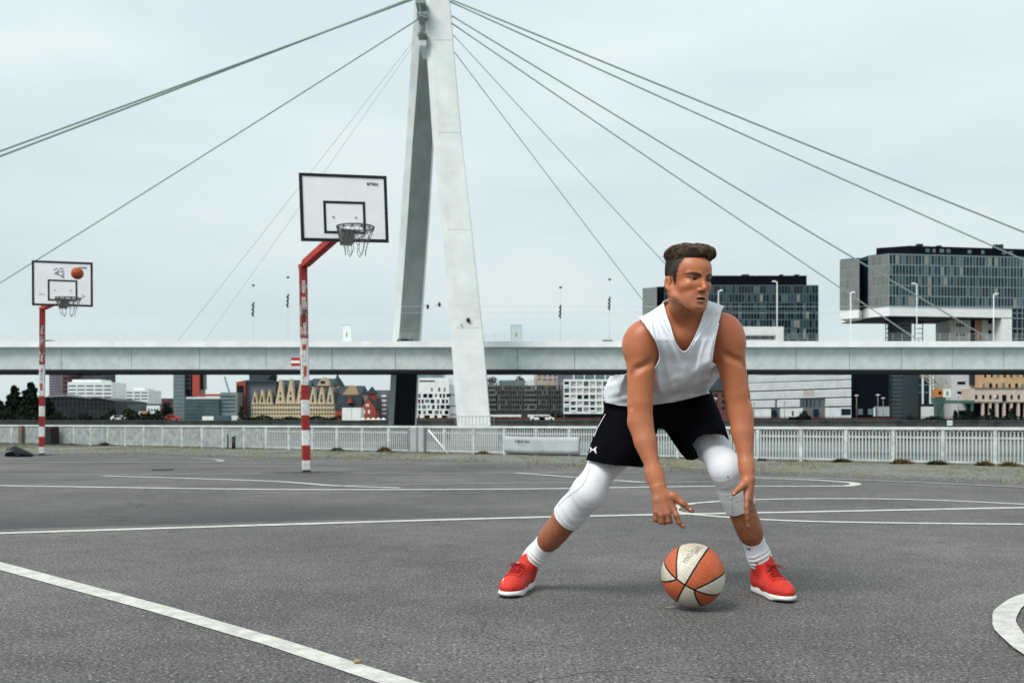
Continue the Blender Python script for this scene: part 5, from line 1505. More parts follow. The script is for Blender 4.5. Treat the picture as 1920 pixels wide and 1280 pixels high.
# --- left: gabled warehouses (long yellow row)
D = 300.0
M_yel = mat("yellow_render", (.52, .43, .29), .8, .2, var=.12, vscale=.5); M_groof = mat("green_slate", (.030, .050, .062), .7, .2, var=.35, vscale=.8)
yw = root("gabled_warehouse", "long yellow warehouse row with ten steep gables under dark slate roofs", "warehouse", (XY(545, D)[0], D, FZ))
def gable(px0, px1, ye, yr, d, dep=3.0, mt=None):
    a, b = XY(px0, d)[0], XY(px1, d)[0]; m_ = (a + b) / 2; ze, zr = zp(ye, d), zp(yr, d)
    pts = [(a, ze), (b, ze), (b, ze + .1), (m_ + .12, zr), (m_ - .12, zr), (a, ze + .1)]; n = 6
    mb = MB(); mb.add([(x, d - .15, z) for x, z in pts] + [(x, d + dep, z) for x, z in pts], [tuple(range(n)), tuple(range(n, 2 * n))[::-1]] + [(i, (i + 1) % n, n + (i + 1) % n, n + i)[::-1] for i in range(n)])
    g_ = obj("gable", mb, mt or M_yel, yw)
    for k, q in enumerate((.14, .36)):
        z = ze + (zr - ze) * q; w_ = .26 - .08 * k
        mb = MB(); mb.box(m_ - w_, m_ + w_, d - .22, d - .16, z, z + 1.0); obj("window", mb, M_glass, g_)
segs = [(471, 516, 757, 733), (516, 580, 756, 711), (580, 628, 757, 727)]
for (x0, x1, ye, yr) in segs:
    mb = MB(); a, b = XY(x0, D)[0], XY(x1, D)[0]; mb.box(a, b, D, D + 14, FZ, zp(ye, D)); obj("wall", mb, M_yel, yw)
    mb = MB(); v = [(a, D + .2, zp(ye, D) + .02), (b, D + .2, zp(ye, D) + .02), (b, D + 14, zp(ye, D) + .02), (a, D + 14, zp(ye, D) + .02), (a, D + 5, zp(yr, D)), (b, D + 5, zp(yr, D))]
    mb.add(v, [(0, 1, 5, 4), (2, 3, 4, 5), (0, 4, 3), (1, 2, 5), (0, 3, 2, 1)]); obj("roof", mb, M_groof, yw)
for (a, b, ye, yr) in ((471.5, 484.5, 758, 734), (485, 498, 758, 730), (498.5, 511.5, 758, 731), (516.5, 535, 757, 711), (535.5, 554.5, 757, 710), (555, 574, 757, 711), (579, 594.5, 758, 725), (595, 610.5, 758, 725), (611, 627, 758, 725)): gable(a, b, ye, yr, D)
Ay, By = XY(471, D), XY(628, D); Ly = flen(Ay, By)
for row, (y, h) in enumerate(((757, 4), (766, 4), (774, 3.5))):
    for i in range(30): piece("window", M_glass, yw, Ay, By, Ly * (i + .5) / 30 - .22, Ly * (i + .5) / 30 + .22, zp(y + h, D), zp(y, D), .2, .05)
piece("ledge", mat("ledge_pale", (.62, .55, .40), .8), yw, Ay, By, 0, Ly, zp(780.2, D), zp(779.4, D), .5, .4)
for i in range(26): piece("loading_pier", M_yel, yw, Ay, By, Ly * i / 26, Ly * i / 26 + .35, FZ, zp(780.3, D), .5, .45)
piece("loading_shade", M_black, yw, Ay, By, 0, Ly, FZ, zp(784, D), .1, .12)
# roofs rising behind with a broad gable and a turret
r_, A, B = gable_house("rear_warehouse", "large slate roofed warehouse behind the gabled row, with a broad yellow gable", 576, 628, 724, 707, 316, 20, M_yel, M_groof, True, "warehouse")
a, b = XY(595, 315)[0], XY(618, 315)[0]; m_ = (a + b) / 2; mb = MB(); mb.add([(a, 314, zp(723, 315)), (b, 314, zp(723, 315)), (m_, 314, zp(706.5, 315)), (a, 322, zp(723, 315)), (b, 322, zp(723, 315)), (m_, 322, zp(706.5, 315))], [(0, 1, 2), (3, 5, 4), (0, 2, 5, 3), (1, 4, 5, 2), (0, 3, 4, 1)]); g_ = obj("gable", mb, M_yel, r_)
mb = MB(); mb.box(m_ - .7, m_ + .7, 313.9, 313.99, zp(719, 315), zp(714, 315)); obj("window", mb, M_glass, g_)
tr = root("turret", "slim turret with a pointed slate spire behind the warehouse roofs", "turret", (XY(633, 318)[0], 318, FZ))
mb = MB(); mb.tube([(XY(633, 318)[0], 318, FZ), (XY(633, 318)[0], 318, zp(722, 318))], 1.1, 10); obj("shaft", mb, M_yel, tr)
mb = MB(); mb.tube([(XY(633, 318)[0], 318, zp(722, 318)), (XY(633, 318)[0], 318, zp(700, 318))], [1.5, .05], 10, smooth=False); obj("spire", mb, M_groof, tr)
r_, A, B = gable_house("ochre_gable_warehouse", "slate roofed warehouse with a wide ochre gable behind the red house", 628, 676, 738, 721, 310, 18, M_yel, M_groof, True, "warehouse")
a, b = XY(641, 309)[0], XY(675, 309)[0]; m_ = (a + b) / 2; mb = MB(); mb.add([(a, 308, zp(742, 309)), (b, 308, zp(742, 309)), (m_, 308, zp(721.5, 309)), (a, 318, zp(742, 309)), (b, 318, zp(742, 309)), (m_, 318, zp(721.5, 309))], [(0, 1, 2), (3, 5, 4), (0, 2, 5, 3), (1, 4, 5, 2), (0, 3, 4, 1)]); g_ = obj("gable", mb, mat("ochre_gable", (.45, .30, .17), .8), r_)
M_redh = mat("red_house", (.30, .065, .045), .8, .2, var=.2, vscale=1)
r_, A, B = gable_house("red_gable_house", "red house with a pointed gable right of the white container", 677, 704, 765, 747, 290, 8, M_redh, M_roof)
for (a, b, y0, y1) in ((686, 688.2, 757, 762), (689.5, 691.7, 757, 762), (681, 684.5, 768, 775), (690, 693.5, 768, 775)): piece("window", M_white, r_, A, B, XY(a, 290)[0] - A[0], XY(b, 290)[0] - A[0], zp(y1, 290), zp(y0, 290), .2, .05)
r_, A, B = gable_house("slate_roof_house", "low house with a big slate roof and red walls left of the red gable house", 629, 676, 767, 739, 293, 9, M_redh, M_roof, True)
mb = MB(); a, b = XY(652, 293)[0], XY(660, 293)[0]; m_ = (a + b) / 2; mb.add([(a, 292.2, zp(755, 293)), (b, 292.2, zp(755, 293)), (m_, 292.2, zp(742, 293)), (a, 296, zp(755, 293)), (b, 296, zp(755, 293)), (m_, 296, zp(742, 293))], [(0, 1, 2), (3, 5, 4), (0, 2, 5, 3), (1, 4, 5, 2)]); obj("dormer", mb, M_redh, r_)
tr = root("red_turret", "red brick tower with a slate hood behind the red gable house", "tower", (XY(695, 300)[0], 300, FZ))
mb = MB(); a, b = XY(689, 300)[0], XY(703, 300)[0]; mb.box(a, b, 300, 304, FZ, zp(738, 300)); obj("wall", mb, M_redh, tr)
mb = MB(); mb.add([(a - .4, 299.6, zp(738, 300) + .02), (b + .4, 299.6, zp(738, 300) + .02), (b + .4, 304.4, zp(738, 300) + .02), (a - .4, 304.4, zp(738, 300) + .02), ((a + b) / 2, 302, zp(723, 300))], [(0, 1, 4), (1, 2, 4), (2, 3, 4), (3, 0, 4), (0, 3, 2, 1)]); obj("roof", mb, M_roof, tr)
r_, A, B, zt = bld("grey_banded_block", "grey block with pale balcony bands left of the pylon's far leg", 702, 728, 731, 305, 14, mat("mid_grey", (.13, .14, .16), .7, var=.2, vscale=.5))
for y in (740, 749, 757, 765, 773): piece("balcony", M_white, r_, A, B, XY(716, 305)[0] - A[0], XY(724, 305)[0] - A[0], zp(y + 4, 305), zp(y, 305), .4, .3)
r_, A, B, zt = bld("white_container_building", "plain white box shaped building in front of the slate roofed house", 641.5, 676.5, 764, 280, 6, M_white)
piece("panel_joint", M_pgrey, r_, A, B, flen(A, B) * .5 - .04, flen(A, B) * .5 + .04, FZ, zp(764.5, 280), .1, .03)
r_ = root("parasol_row", "white parasols of a quayside terrace beside the white box building", "parasols", (XY(700, 276)[0], 276, FZ))
for i in range(5):
    x = XY(681 + i * 9.5, 276)[0]; mb = MB(); mb.tube([(x, 276, zp(786.2, 276)), (x, 276, zp(783, 276))], [.75, .1], 8, smooth=False); obj("canopy", mb, M_white, r_)
    mb = MB(); mb.tube([(x, 276, FZ), (x, 276, zp(784, 276))], .05, 5); obj("pole", mb, M_white, r_)
# --- grey silo building with conical hood and red frame
D = 303.0
r_, A, B, zt = bld("silo_building", "blue grey silo building with a dark conical hood left of the gabled row", 461, 517, 716, D, 14, mat("silo_grey", (.13, .15, .185), .7, .2, var=.2, vscale=.5))
a, b = XY(447, D)[0], XY(519, D)[0]; mb = MB(); c1_, c2_ = XY(468, D)[0], XY(498, D)[0]
rg = lambda x0, x1, y0, y1, z: [(x0, y0, z), (x1, y0, z), (x1, y1, z), (x0, y1, z)]
mb.loft([rg(a, b, D - 1, D + 15, zp(715.8, D)), rg(a + 3, b - 3, D + 1, D + 13, zp(711, D)), rg(c1_ - 1, c2_ + 1, D + 3, D + 11, zp(702, D)), rg(c1_, c2_, D + 4, D + 10, zp(690, D))]); obj("hood", mb, M_roof, r_)
Ar = XY(443.5, D - 1); Br = XY(461, D - 1)
mb = MB(); mb.box(Ar[0], Br[0], D - .9, D + 6, FZ, zp(717, D)); obj("glazed_bay", mb, M_glass, r_)
for (x0, x1, y0, y1) in ((443.5, 461, 716, 723), (458.2, 461, 723, 785), (443.5, 445, 723, 785)): piece("red_frame", M_redh, r_, Ar, Br, XY(x0, D - 1)[0] - Ar[0], XY(x1, D - 1)[0] - Ar[0], zp(y1, D), zp(y0, D), .5, .4)
# --- glass tower and low teal glass block
M_teal = mat("teal_glass", (.06, .095, .105), .2, .5, var=.4, vscale=.35)
D = 298.0
r_, A, B, zt = bld("glass_tower", "grey glass tower with a red portal frame at the left", 325, 346, 690, D, 12, mat("tower_glass", (.14, .175, .185), .3, .5, var=.3, vscale=.4))
L = flen(A, B)
joined("floor_edge", M_mull, r_, A, B, [(0, L, zp(y, D) - .08, zp(y, D) + .08) for y in range(698, 786, 7)], .2, .12)
mb = MB(); mb.box(XY(346.3, D)[0], XY(362, D)[0], D + 2, D + 12, zp(742, D), zp(690, D)); obj("dark_core", mb, M_glass, r_)
for y in (700, 708, 716, 724): piece("balcony", M_teal, r_, XY(346.3, D + 2), XY(362, D + 2), .1, 2.0, zp(y + 5, D), zp(y, D), .4, .5)
Ap, Bp = XY(346, D), XY(412, D)
for (x0, x1, y0, y1) in ((352, 362, 690, 703), (362, 375, 690, 742), (362, 412, 738.5, 742.5)): piece("red_frame", mat("portal_red", (.38, .060, .045), .6), r_, Ap, Bp, XY(x0, D)[0] - Ap[0], XY(x1, D)[0] - Ap[0], zp(y1, D), zp(y0, D), 1.4, .6)
piece("dark_balconies", M_glass, r_, Ap, Bp, XY(375.5, D)[0] - Ap[0], XY(381, D)[0] - Ap[0], zp(730, D), zp(697, D), 3, -.5)
r_, A, B, zt = bld("teal_glass_block", "low teal glass block stepping down beside the glass tower", 346.5, 411, 747, D - 4, 10, M_teal)
D -= 4
L = flen(A, B)
for y in (753, 760, 767, 774, 781): piece("floor_edge", M_glass2, r_, A, B, .1, L - .1, zp(y + .8, D), zp(y, D), .2, .12)
piece("roof_band", M_offwhite, r_, A, B, .5, L, zp(747.5, D), zp(744, D), .4, .2)
mb = MB(); mb.box(XY(411.3, D)[0], XY(443, D)[0], D + 1, D + 11, FZ, zp(735, D)); obj("taller_wing", mb, mat("wing_grey", (.17, .21, .215), .4, .4, var=.3, vscale=.4), r_)
for y in (741, 748, 755, 762, 769): piece("floor_edge", M_teal, r_, XY(411.3, D + 1), XY(443, D + 1), .1, 4.6, zp(y + 2.6, D), zp(y, D), .2, .1)
for (x0, x1, y0, mt_) in ((411, 441, 783, M_teal), (389, 410, 784, M_white), (443, 463, 783, M_offwhite)): piece("quay_shed", mt_, r_, A, B, XY(x0, D)[0] - A[0], XY(x1, D)[0] - A[0], FZ, zp(y0 - 4, D), 4, 5)
# slim blue crane boom and green spire tree
mb = MB(); mb.bar(W(421, 706, 340), W(432, 742, 340), .45); mb.bar(W(432, 742, 340), W(433, 786, 340), .5); single("slim_crane", mb, mat("blue_steel", (.16, .30, .33), .6), "thin blue crane boom behind the teal block", "crane")
# --- far left blocks
def banded(name, lb, x0, x1, yt, d, rows, mt, mw_, th=2.2):
    r_, A, B, zt = bld(name, lb, x0, x1, yt, d, 14, mt)
    L = flen(A, B); nseg = max(1, int((x1 - x0) / 14))
    for y in rows:
        for i in range(nseg):
            piece("window_band", mw_, r_, A, B, L * i / nseg + .3, L * (i + 1) / nseg - .3, zp(y + th, d), zp(y, d), .2, .05)
    return r_, A, B
banded("purple_tower", "purplish grey tower at the far left behind the white blocks", 92, 117, 690, 400, range(698, 742, 5), mat("purple_grey", (.23, .20, .23), .8, var=.2, vscale=.4), mat("violet_glass", (.07, .06, .09), .3))
banded("brown_tower", "dark reddish brown tower right of the purplish tower", 117.3, 128, 690, 396, range(700, 742, 8), mat("red_brown", (.09, .05, .06), .8, var=.2, vscale=.4), M_black)
banded("dark_upper_block", "dark glazed block peeping out above the long white block", 128.5, 191, 692, 405, (697, 702), mat("dark_violet", (.07, .07, .09), .7, var=.4, vscale=.3), M_glass)
r_, A, B = banded("white_long_block", "long white block with grey window bands left of the far hoop gap", 127, 210, 716, 380, (722, 729, 736, 743), M_white, M_glass2, 2.6)
mb = MB(); mb.box(XY(131, 380)[0], XY(185, 380)[0], 382, 392, zp(716, 380) + .02, zp(711, 380)); obj("upper_storey", mb, M_white, r_)
r_, A, B = banded("white_small_block", "smaller white block with dark balcony bands, between the tower groups", 236, 278, 731, 380, (734.5, 740.5, 746.5), M_white, M_glass2, 2.4)
mb = MB(); mb.box(XY(247, 380)[0], XY(268, 380)[0], 382, 392, zp(731, 380) + .02, zp(727, 380)); obj("upper_storey", mb, M_white, r_)
r_, A, B, zt = bld("maroon_block", "small maroon block just left of the glass tower", 302.5, 324.6, 746.5, 312, 10, mat("maroon", (.10, .05, .055), .8, var=.3, vscale=.6))
piece("window_band", M_glass, r_, A, B, .6, 2.8, zp(760, 312), zp(754, 312), .2, .05)
r_, A, B, zt = bld("dark_low_block", "dark low block with a white wing behind the trees at the left", 239, 302, 756.5, 330, 10, mat("dark_teal_wall", (.05, .065, .07), .7, var=.4, vscale=.4))
for (x0, x1, y0, y1, mt_) in ((277, 301, 760, 775, M_white), (264, 284, 771, 780, mat("orange_wall", (.48, .25, .12), .8)), (262, 268, 771, 780, M_white)): piece("bay", mt_, r_, A, B, XY(x0, 330)[0] - A[0], XY(x1, 330)[0] - A[0], zp(y1, 330), zp(y0, 330), 1, 1 if x0 != 262 else 1.1)
for k in range(4): piece("window", M_glass, r_, A, B, XY(280 + k * 5.4, 330)[0] - A[0], XY(282.6 + k * 5.4, 330)[0] - A[0], zp(771, 330), zp(766, 330), .2, 1.06)
# railway hall with arched roof
D = 345.0
hall = root("arched_station_hall", "dark arched station hall behind the far hoop pole", "hall", (XY(150, D)[0], D, FZ))
mb = MB(); n = 20; pts = []
for i in range(n + 1):
    x = 60 + (217 - 60) * i / n; y = 746 - 3 * math.cos((x - 120) / 26) if x < 170 else 743.5 + (x - 170) * .17
    pts.append((XY(x, D)[0], zp(min(y, 752), D)))
vs = [(x, D, z) for x, z in pts] + [(x, D, FZ) for x, z in pts] + [(x, D + 30, z) for x, z in pts] + [(x, D + 30, FZ) for x, z in pts]
m1 = n + 1
fs = [(m1 + i, m1 + i + 1, i + 1, i) for i in range(n)] + [(i, i + 1, 2 * m1 + i + 1, 2 * m1 + i) for i in range(n)] + [(0, 2 * m1, 3 * m1, m1), (n, m1 + n, 3 * m1 + n, 2 * m1 + n)]
mb.add(vs, fs); obj("wall", mb, mat("hall_dark", (.018, .022, .026), .6, .3, var=.5, vscale=.3), hall)
mb = MB()
for i in range(n):
    (x0, z0_), (x1, z1_) = pts[i], pts[i + 1]
    if 90 < 60 + 157 * i / n < 215: mb.bar((x0, D - .4, z0_ + .3), (x1, D - .4, z1_ + .3), .5, .6 if i < 12 else .3)
obj("roof_rim", mb, M_pgrey, hall)
mb = MB()
for i in range(n): mb.box(pts[i][0] - .12, pts[i][0] + .12, D - .3, D - .1, FZ, pts[i][1])
for y in (755, 764): mb.box(pts[0][0], pts[-1][0], D - .3, D - .1, zp(y, D), zp(y - 1, D))
obj("mullion", mb, mat("hall_frame", (.032, .036, .04), .6), hall, kind='stuff')
# steel arch railway bridge in front
D = 290.0
rb = root("truss_bridge", "dark steel truss railway bridge low on the far left bank", "bridge", (XY(140, D)[0], D, FZ))
mb = MB(); a, b = XY(-120, D)[0], XY(232, D)[0]
mb.box(a, b, D, D + 6, zp(781, D), zp(779, D)); obj("deck", mb, M_roof, rb)
mb = MB(); n = 26; P_ = []
for i in range(n + 1):
    x = -120 + 352 * i / n; y = 779 - 14 * abs(math.sin(math.pi * i / n)) ** .8; P_.append((XY(x, D)[0], zp(y, D)))
for i in range(n):
    mb.bar((P_[i][0], D, P_[i][1]), (P_[i + 1][0], D, P_[i + 1][1]), .5); mb.bar((P_[i][0], D, zp(779, D)), (P_[i][0], D, P_[i][1] + .01), .2)
    mb.bar((P_[i][0], D, zp(779, D)), (P_[i + 1][0], D, P_[i + 1][1]), .16)
obj("truss", mb, M_roof, rb)
mb = MB()
for x in (-60, 10, 80, 150, 215): mb.box(XY(x, D)[0], XY(x + 5, D)[0], D + 1, D + 5, FZ, zp(781, D)); 
obj("pier", mb, M_quay, rb)
mb = MB(); mb.box(a, b, D + 8, D + 9, FZ, zp(783, D)); obj("abutment", mb, M_black, rb)

# --- trees
def tree(name, label, px, ytop, width_px, d, kind, group, mt, n=900, seed=0, trunk_h=.15, zb_=None):
    rr = random.Random(seed * 7 + 3); x = XY(px, d)[0]; zt_ = ZY(ytop, d); z0 = FZ if zb_ is None else zb_; H = zt_ - z0; w_ = width_px * d / F / 2
    r_ = root(name, label, "tree", (x, d, z0), group)
    mb = MB(); mb.tube([(x, d, z0), (x + .1, d, z0 + H * .35), (x - .1, d, z0 + H * .75)], [H * .03, H * .022, H * .008], 7)
    for k in range(5):
        a = rr.uniform(0, 6.28); z = z0 + H * rr.uniform(.3, .6); mb.tube([(x, d, z), (x + math.cos(a) * w_ * .6, d + math.sin(a) * w_ * .6, z + H * .15)], [H * .012, H * .004], 5)
    obj("trunk", mb, M_bark, r_)
    mb = MB(); blobs = []
    if kind == 'cone':
        for k in range(60):
            q = rr.random(); rad = w_ * (1 - q) ** .8 * .85; a = rr.uniform(0, 6.28); blobs.append((x + math.cos(a) * rad * rr.random(), d + math.sin(a) * rad, z0 + H * (.08 + .88 * q), w_ * (.42 - .3 * q)))
    else:
        for k in range(16):
            a = rr.uniform(0, 6.28); q = rr.random(); rad = w_ * .7 * math.sqrt(rr.random()) * math.sin(math.pi * (.25 + .65 * q)); blobs.append((x + math.cos(a) * rad, d + math.sin(a) * rad, z0 + H * (trunk_h + .18 + (.74 - trunk_h) * q), w_ * rr.uniform(.26, .42)))
    for i in range(n):
        bx_, by_, bz_, br = blobs[i % len(blobs)]
        u = Vector((rr.gauss(0, 1), rr.gauss(0, 1), rr.gauss(0, 1))).normalized() * br * rr.uniform(.55, 1.08)
        c = Vector((bx_, by_, min(bz_ + u.z * .8, zt_))) + Vector((u.x, u.y, 0)); s_ = rr.uniform(.22, .5) * max(.6, w_ / 4)
        t1_ = Vector((rr.gauss(0, 1), rr.gauss(0, 1), rr.gauss(0, 1))).normalized(); t2_ = t1_.cross(Vector((rr.gauss(0, 1), rr.gauss(0, 1), rr.gauss(0, 1)))).normalized()
        mb.add([tuple(c - t1_ * s_), tuple(c + t2_ * s_ * .7), tuple(c + t1_ * s_), tuple(c - t2_ * s_ * .7)], [(0, 1, 2, 3)])
    obj("crown", mb, mt, r_)
TG = "trees on the far bank"
tree("conifer", "pointed dark conifer at the left edge, left of two", 27, 721, 52, 280, 'cone', TG, M_leaf, 4200, 1)
tree("conifer", "tallest dark conifer just left of the far hoop pole", 58, 715, 58, 281, 'cone', TG, M_leaf, 5200, 2)
tree("conifer", "low dark conifer right of the far hoop pole", 89, 744, 46, 279, 'cone', TG, M_leaf, 3200, 3)
tree("conifer", "cut off dark conifer on the picture's left border", -4, 748, 54, 280, 'cone', TG, M_leaf, 2600, 4)
for i, (px_, yt, w_, lb, mt_) in enumerate([(240, 766, 26, "round olive tree left of the orange wing", M_leaf2), (252, 769, 22, "small brownish tree right of the truss bridge end", mat("leaf_brown", (.10, .085, .05), .8, var=.4, vscale=1)), (275, 776, 34, "low dark bush before the orange wing", M_leaf), (310, 757, 32, "dark bushy tree left of the glass tower", M_leaf), (296, 768, 20, "lower dark tree between the white wing and the glass tower", M_leaf2), (212, 768, 20, "dark tree at the right end of the truss bridge", M_leaf), (453, 760, 16, "slim green tree before the red framed bay", M_leaf2), (925, 704, 44, "round dark tree rising behind the pylon's near leg", M_leaf), (974, 704, 46, "spreading dark tree above the scaffolded building", M_leaf), (1037, 774, 14, "small round tree between the second canopy and the white apartment block", M_leaf), (1048, 776, 12, "tiny dark tree at the foot of the white apartment block", M_leaf), (1507, 770, 20, "dark bush at the door of the louvred hall", M_leaf), (1816, 765, 14, "round dark tree beside the peach warehouse arcade", M_leaf), (1858, 764, 12, "round dark tree before the second arcade opening", M_leaf), (1897, 764, 12, "round dark tree before the arcade at the right edge", M_leaf), (1791, 769, 10, "small dark shrub at the foot of the white tower block", M_leaf)]):
    d = 276 + (i % 4) if yt > 730 else 318
    tree("broadleaf_tree", lb, px_, yt, w_, d, 'round', TG, mt_, 900 if w_ > 25 else 400, 20 + i)
mb = MB(); rr = random.Random(9)
for i in range(5200):
    px_ = rr.choice((rr.uniform(-60, 320), rr.uniform(-60, 320), rr.uniform(445, 640), rr.uniform(1480, 1520), rr.uniform(1700, 1920))); d = 273 + rr.random() * 3; x = XY(px_, d)[0]
    h = (1.6 + math.sin(px_ * .13) * .8 + math.sin(px_ * .031) * .5) * (1 if px_ < 320 else .6); z = FZ + rr.random() * max(.4, h); s_ = rr.uniform(.15, .4)
    t1_ = Vector((rr.gauss(0, 1), rr.gauss(0, 1), rr.gauss(0, 1))).normalized(); t2_ = t1_.cross(Vector((rr.gauss(0, 1), rr.gauss(0, 1), rr.gauss(0, 1)))).normalized(); c = Vector((x, d, z))
    mb.add([tuple(c - t1_ * s_), tuple(c + t2_ * s_), tuple(c + t1_ * s_), tuple(c - t2_ * s_)], [(0, 1, 2, 3)])
obj("hedge_growth", mb, M_leaf, kind='stuff')
# parked vans and cars by the quay, tiny
for i, (px_, c, lb) in enumerate([(119 + 88 + 14, (.7, .7, .7), "small white van parked at the end of the truss bridge"), (1008, (.72, .72, .72), "white car parked under the second white canopy, left one"), (1025, (.72, .72, .72), "white car parked under the second white canopy, right one"), (322, (.4, .05, .04), "small red car parked below the maroon block")]):
    d = 273.5; x = XY(px_, d)[0]; r_ = root("parked_car", lb, "car", (x, d, FZ)); mt_ = mat("carp_%d" % i, c, .4)
    mb = MB(); pts = [(-2, .3), (2, .3), (2.05, .8), (1.3, .95), (.8, 1.4), (-1.2, 1.45), (-1.9, .95), (-2.05, .7)]; n = 8
    mb.add([(x + a, d, FZ + b) for a, b in pts] + [(x + a, d + 1.7, FZ + b) for a, b in pts], [tuple(range(n)), tuple(range(n, 2 * n))[::-1]] + [(k, (k + 1) % n, n + (k + 1) % n, n + k)[::-1] for k in range(n)]); obj("body", mb, mt_, r_)
    mb = MB(); mb.box(x - 1.1, x + .8, d - .03, d - .01, FZ + .95, FZ + 1.3); obj("side_window", mb, M_glass, r_)
    for sx in (-1.25, 1.25): mb = MB(); mb.tube([(x + sx, d - .05, FZ + .33), (x + sx, d + .2, FZ + .33)], .33, 8); obj("wheel", mb, M_bund, r_)
# ------------------------------------------------------------------ the player: one continuous body grown from a distance field
def npv(*a): return np.array(a, dtype=float)
def wp(px, py, d): return np.array(W(px, py, d))

class Cap:
    """tapered capsule"""
    def __init__(s, a, b, ra, rb, k=.02):
        s.a, s.b, s.ra, s.rb, s.k = np.array(a, float), np.array(b, float), ra, rb, k
        s.ba = s.b - s.a; s.l2 = max(1e-12, s.ba @ s.ba)
        s.c = (s.a + s.b) / 2; s.rad = np.sqrt(s.l2) / 2 + max(ra, rb)
    def d(s, P):
        q = P - s.a; t = np.clip(q @ s.ba / s.l2, 0, 1)
        return np.linalg.norm(q - t[:, None] * s.ba, axis=1) - (s.ra + (s.rb - s.ra) * t)
class Ell:
    """ellipsoid with axes given as rows of M"""
    def __init__(s, c, r, M=None, k=.03):
        s.c, s.r, s.k = np.array(c, float), np.array(r, float), k
        s.M = np.eye(3) if M is None else np.array(M, float); s.rad = max(r)
    def d(s, P):
        q = (P - s.c) @ s.M.T
        k0 = np.linalg.norm(q / s.r, axis=1); k1 = np.linalg.norm(q / (s.r ** 2), axis=1)
        return k0 * (k0 - 1) / np.maximum(k1, 1e-9)
class Cone2:
    """capsule with an elliptical section: scaled along unit vector u by factor f"""
    def __init__(s, a, b, ra, rb, u, f, k=.02):
        s.a, s.b, s.ra, s.rb, s.k, s.f = np.array(a, float), np.array(b, float), ra, rb, k, f
        s.u = np.array(u, float) / np.linalg.norm(u); s.ba = s.b - s.a; s.l2 = s.ba @ s.ba
        s.c = (s.a + s.b) / 2; s.rad = np.sqrt(s.l2) / 2 + max(ra, rb) * max(1, f)
    def d(s, P):
        q = P - s.a; t = np.clip(q @ s.ba / s.l2, 0, 1); v = q - t[:, None] * s.ba
        vu = v @ s.u; r = s.ra + (s.rb - s.ra) * t
        w = v - vu[:, None] * s.u
        e = np.sqrt(np.einsum('ij,ij->i', w, w) + (vu / s.f) ** 2)
        return (e - r) * min(1, s.f) if s.f < 1 else (e - r)
class Sub:
    def __init__(s, p, k=.01): s.p, s.k, s.c, s.rad = p, k, p.c, p.rad; s.sub = True
    def d(s, P): return s.p.d(P)

def field(prims, P):
    out = np.full(len(P), 1.0)
    for p in prims:
        d = p.d(P)
        if getattr(p, 'sub', False):
            k = p.k; h = np.clip(.5 - .5 * (out + d) / k, 0, 1)
            out = out * (1 - h) + (-d) * h + k * h * (1 - h)
        else:
            k = p.k; h = np.clip(.5 + .5 * (out - d) / k, 0, 1)
            out = out * (1 - h) + d * h - k * h * (1 - h)
    return out

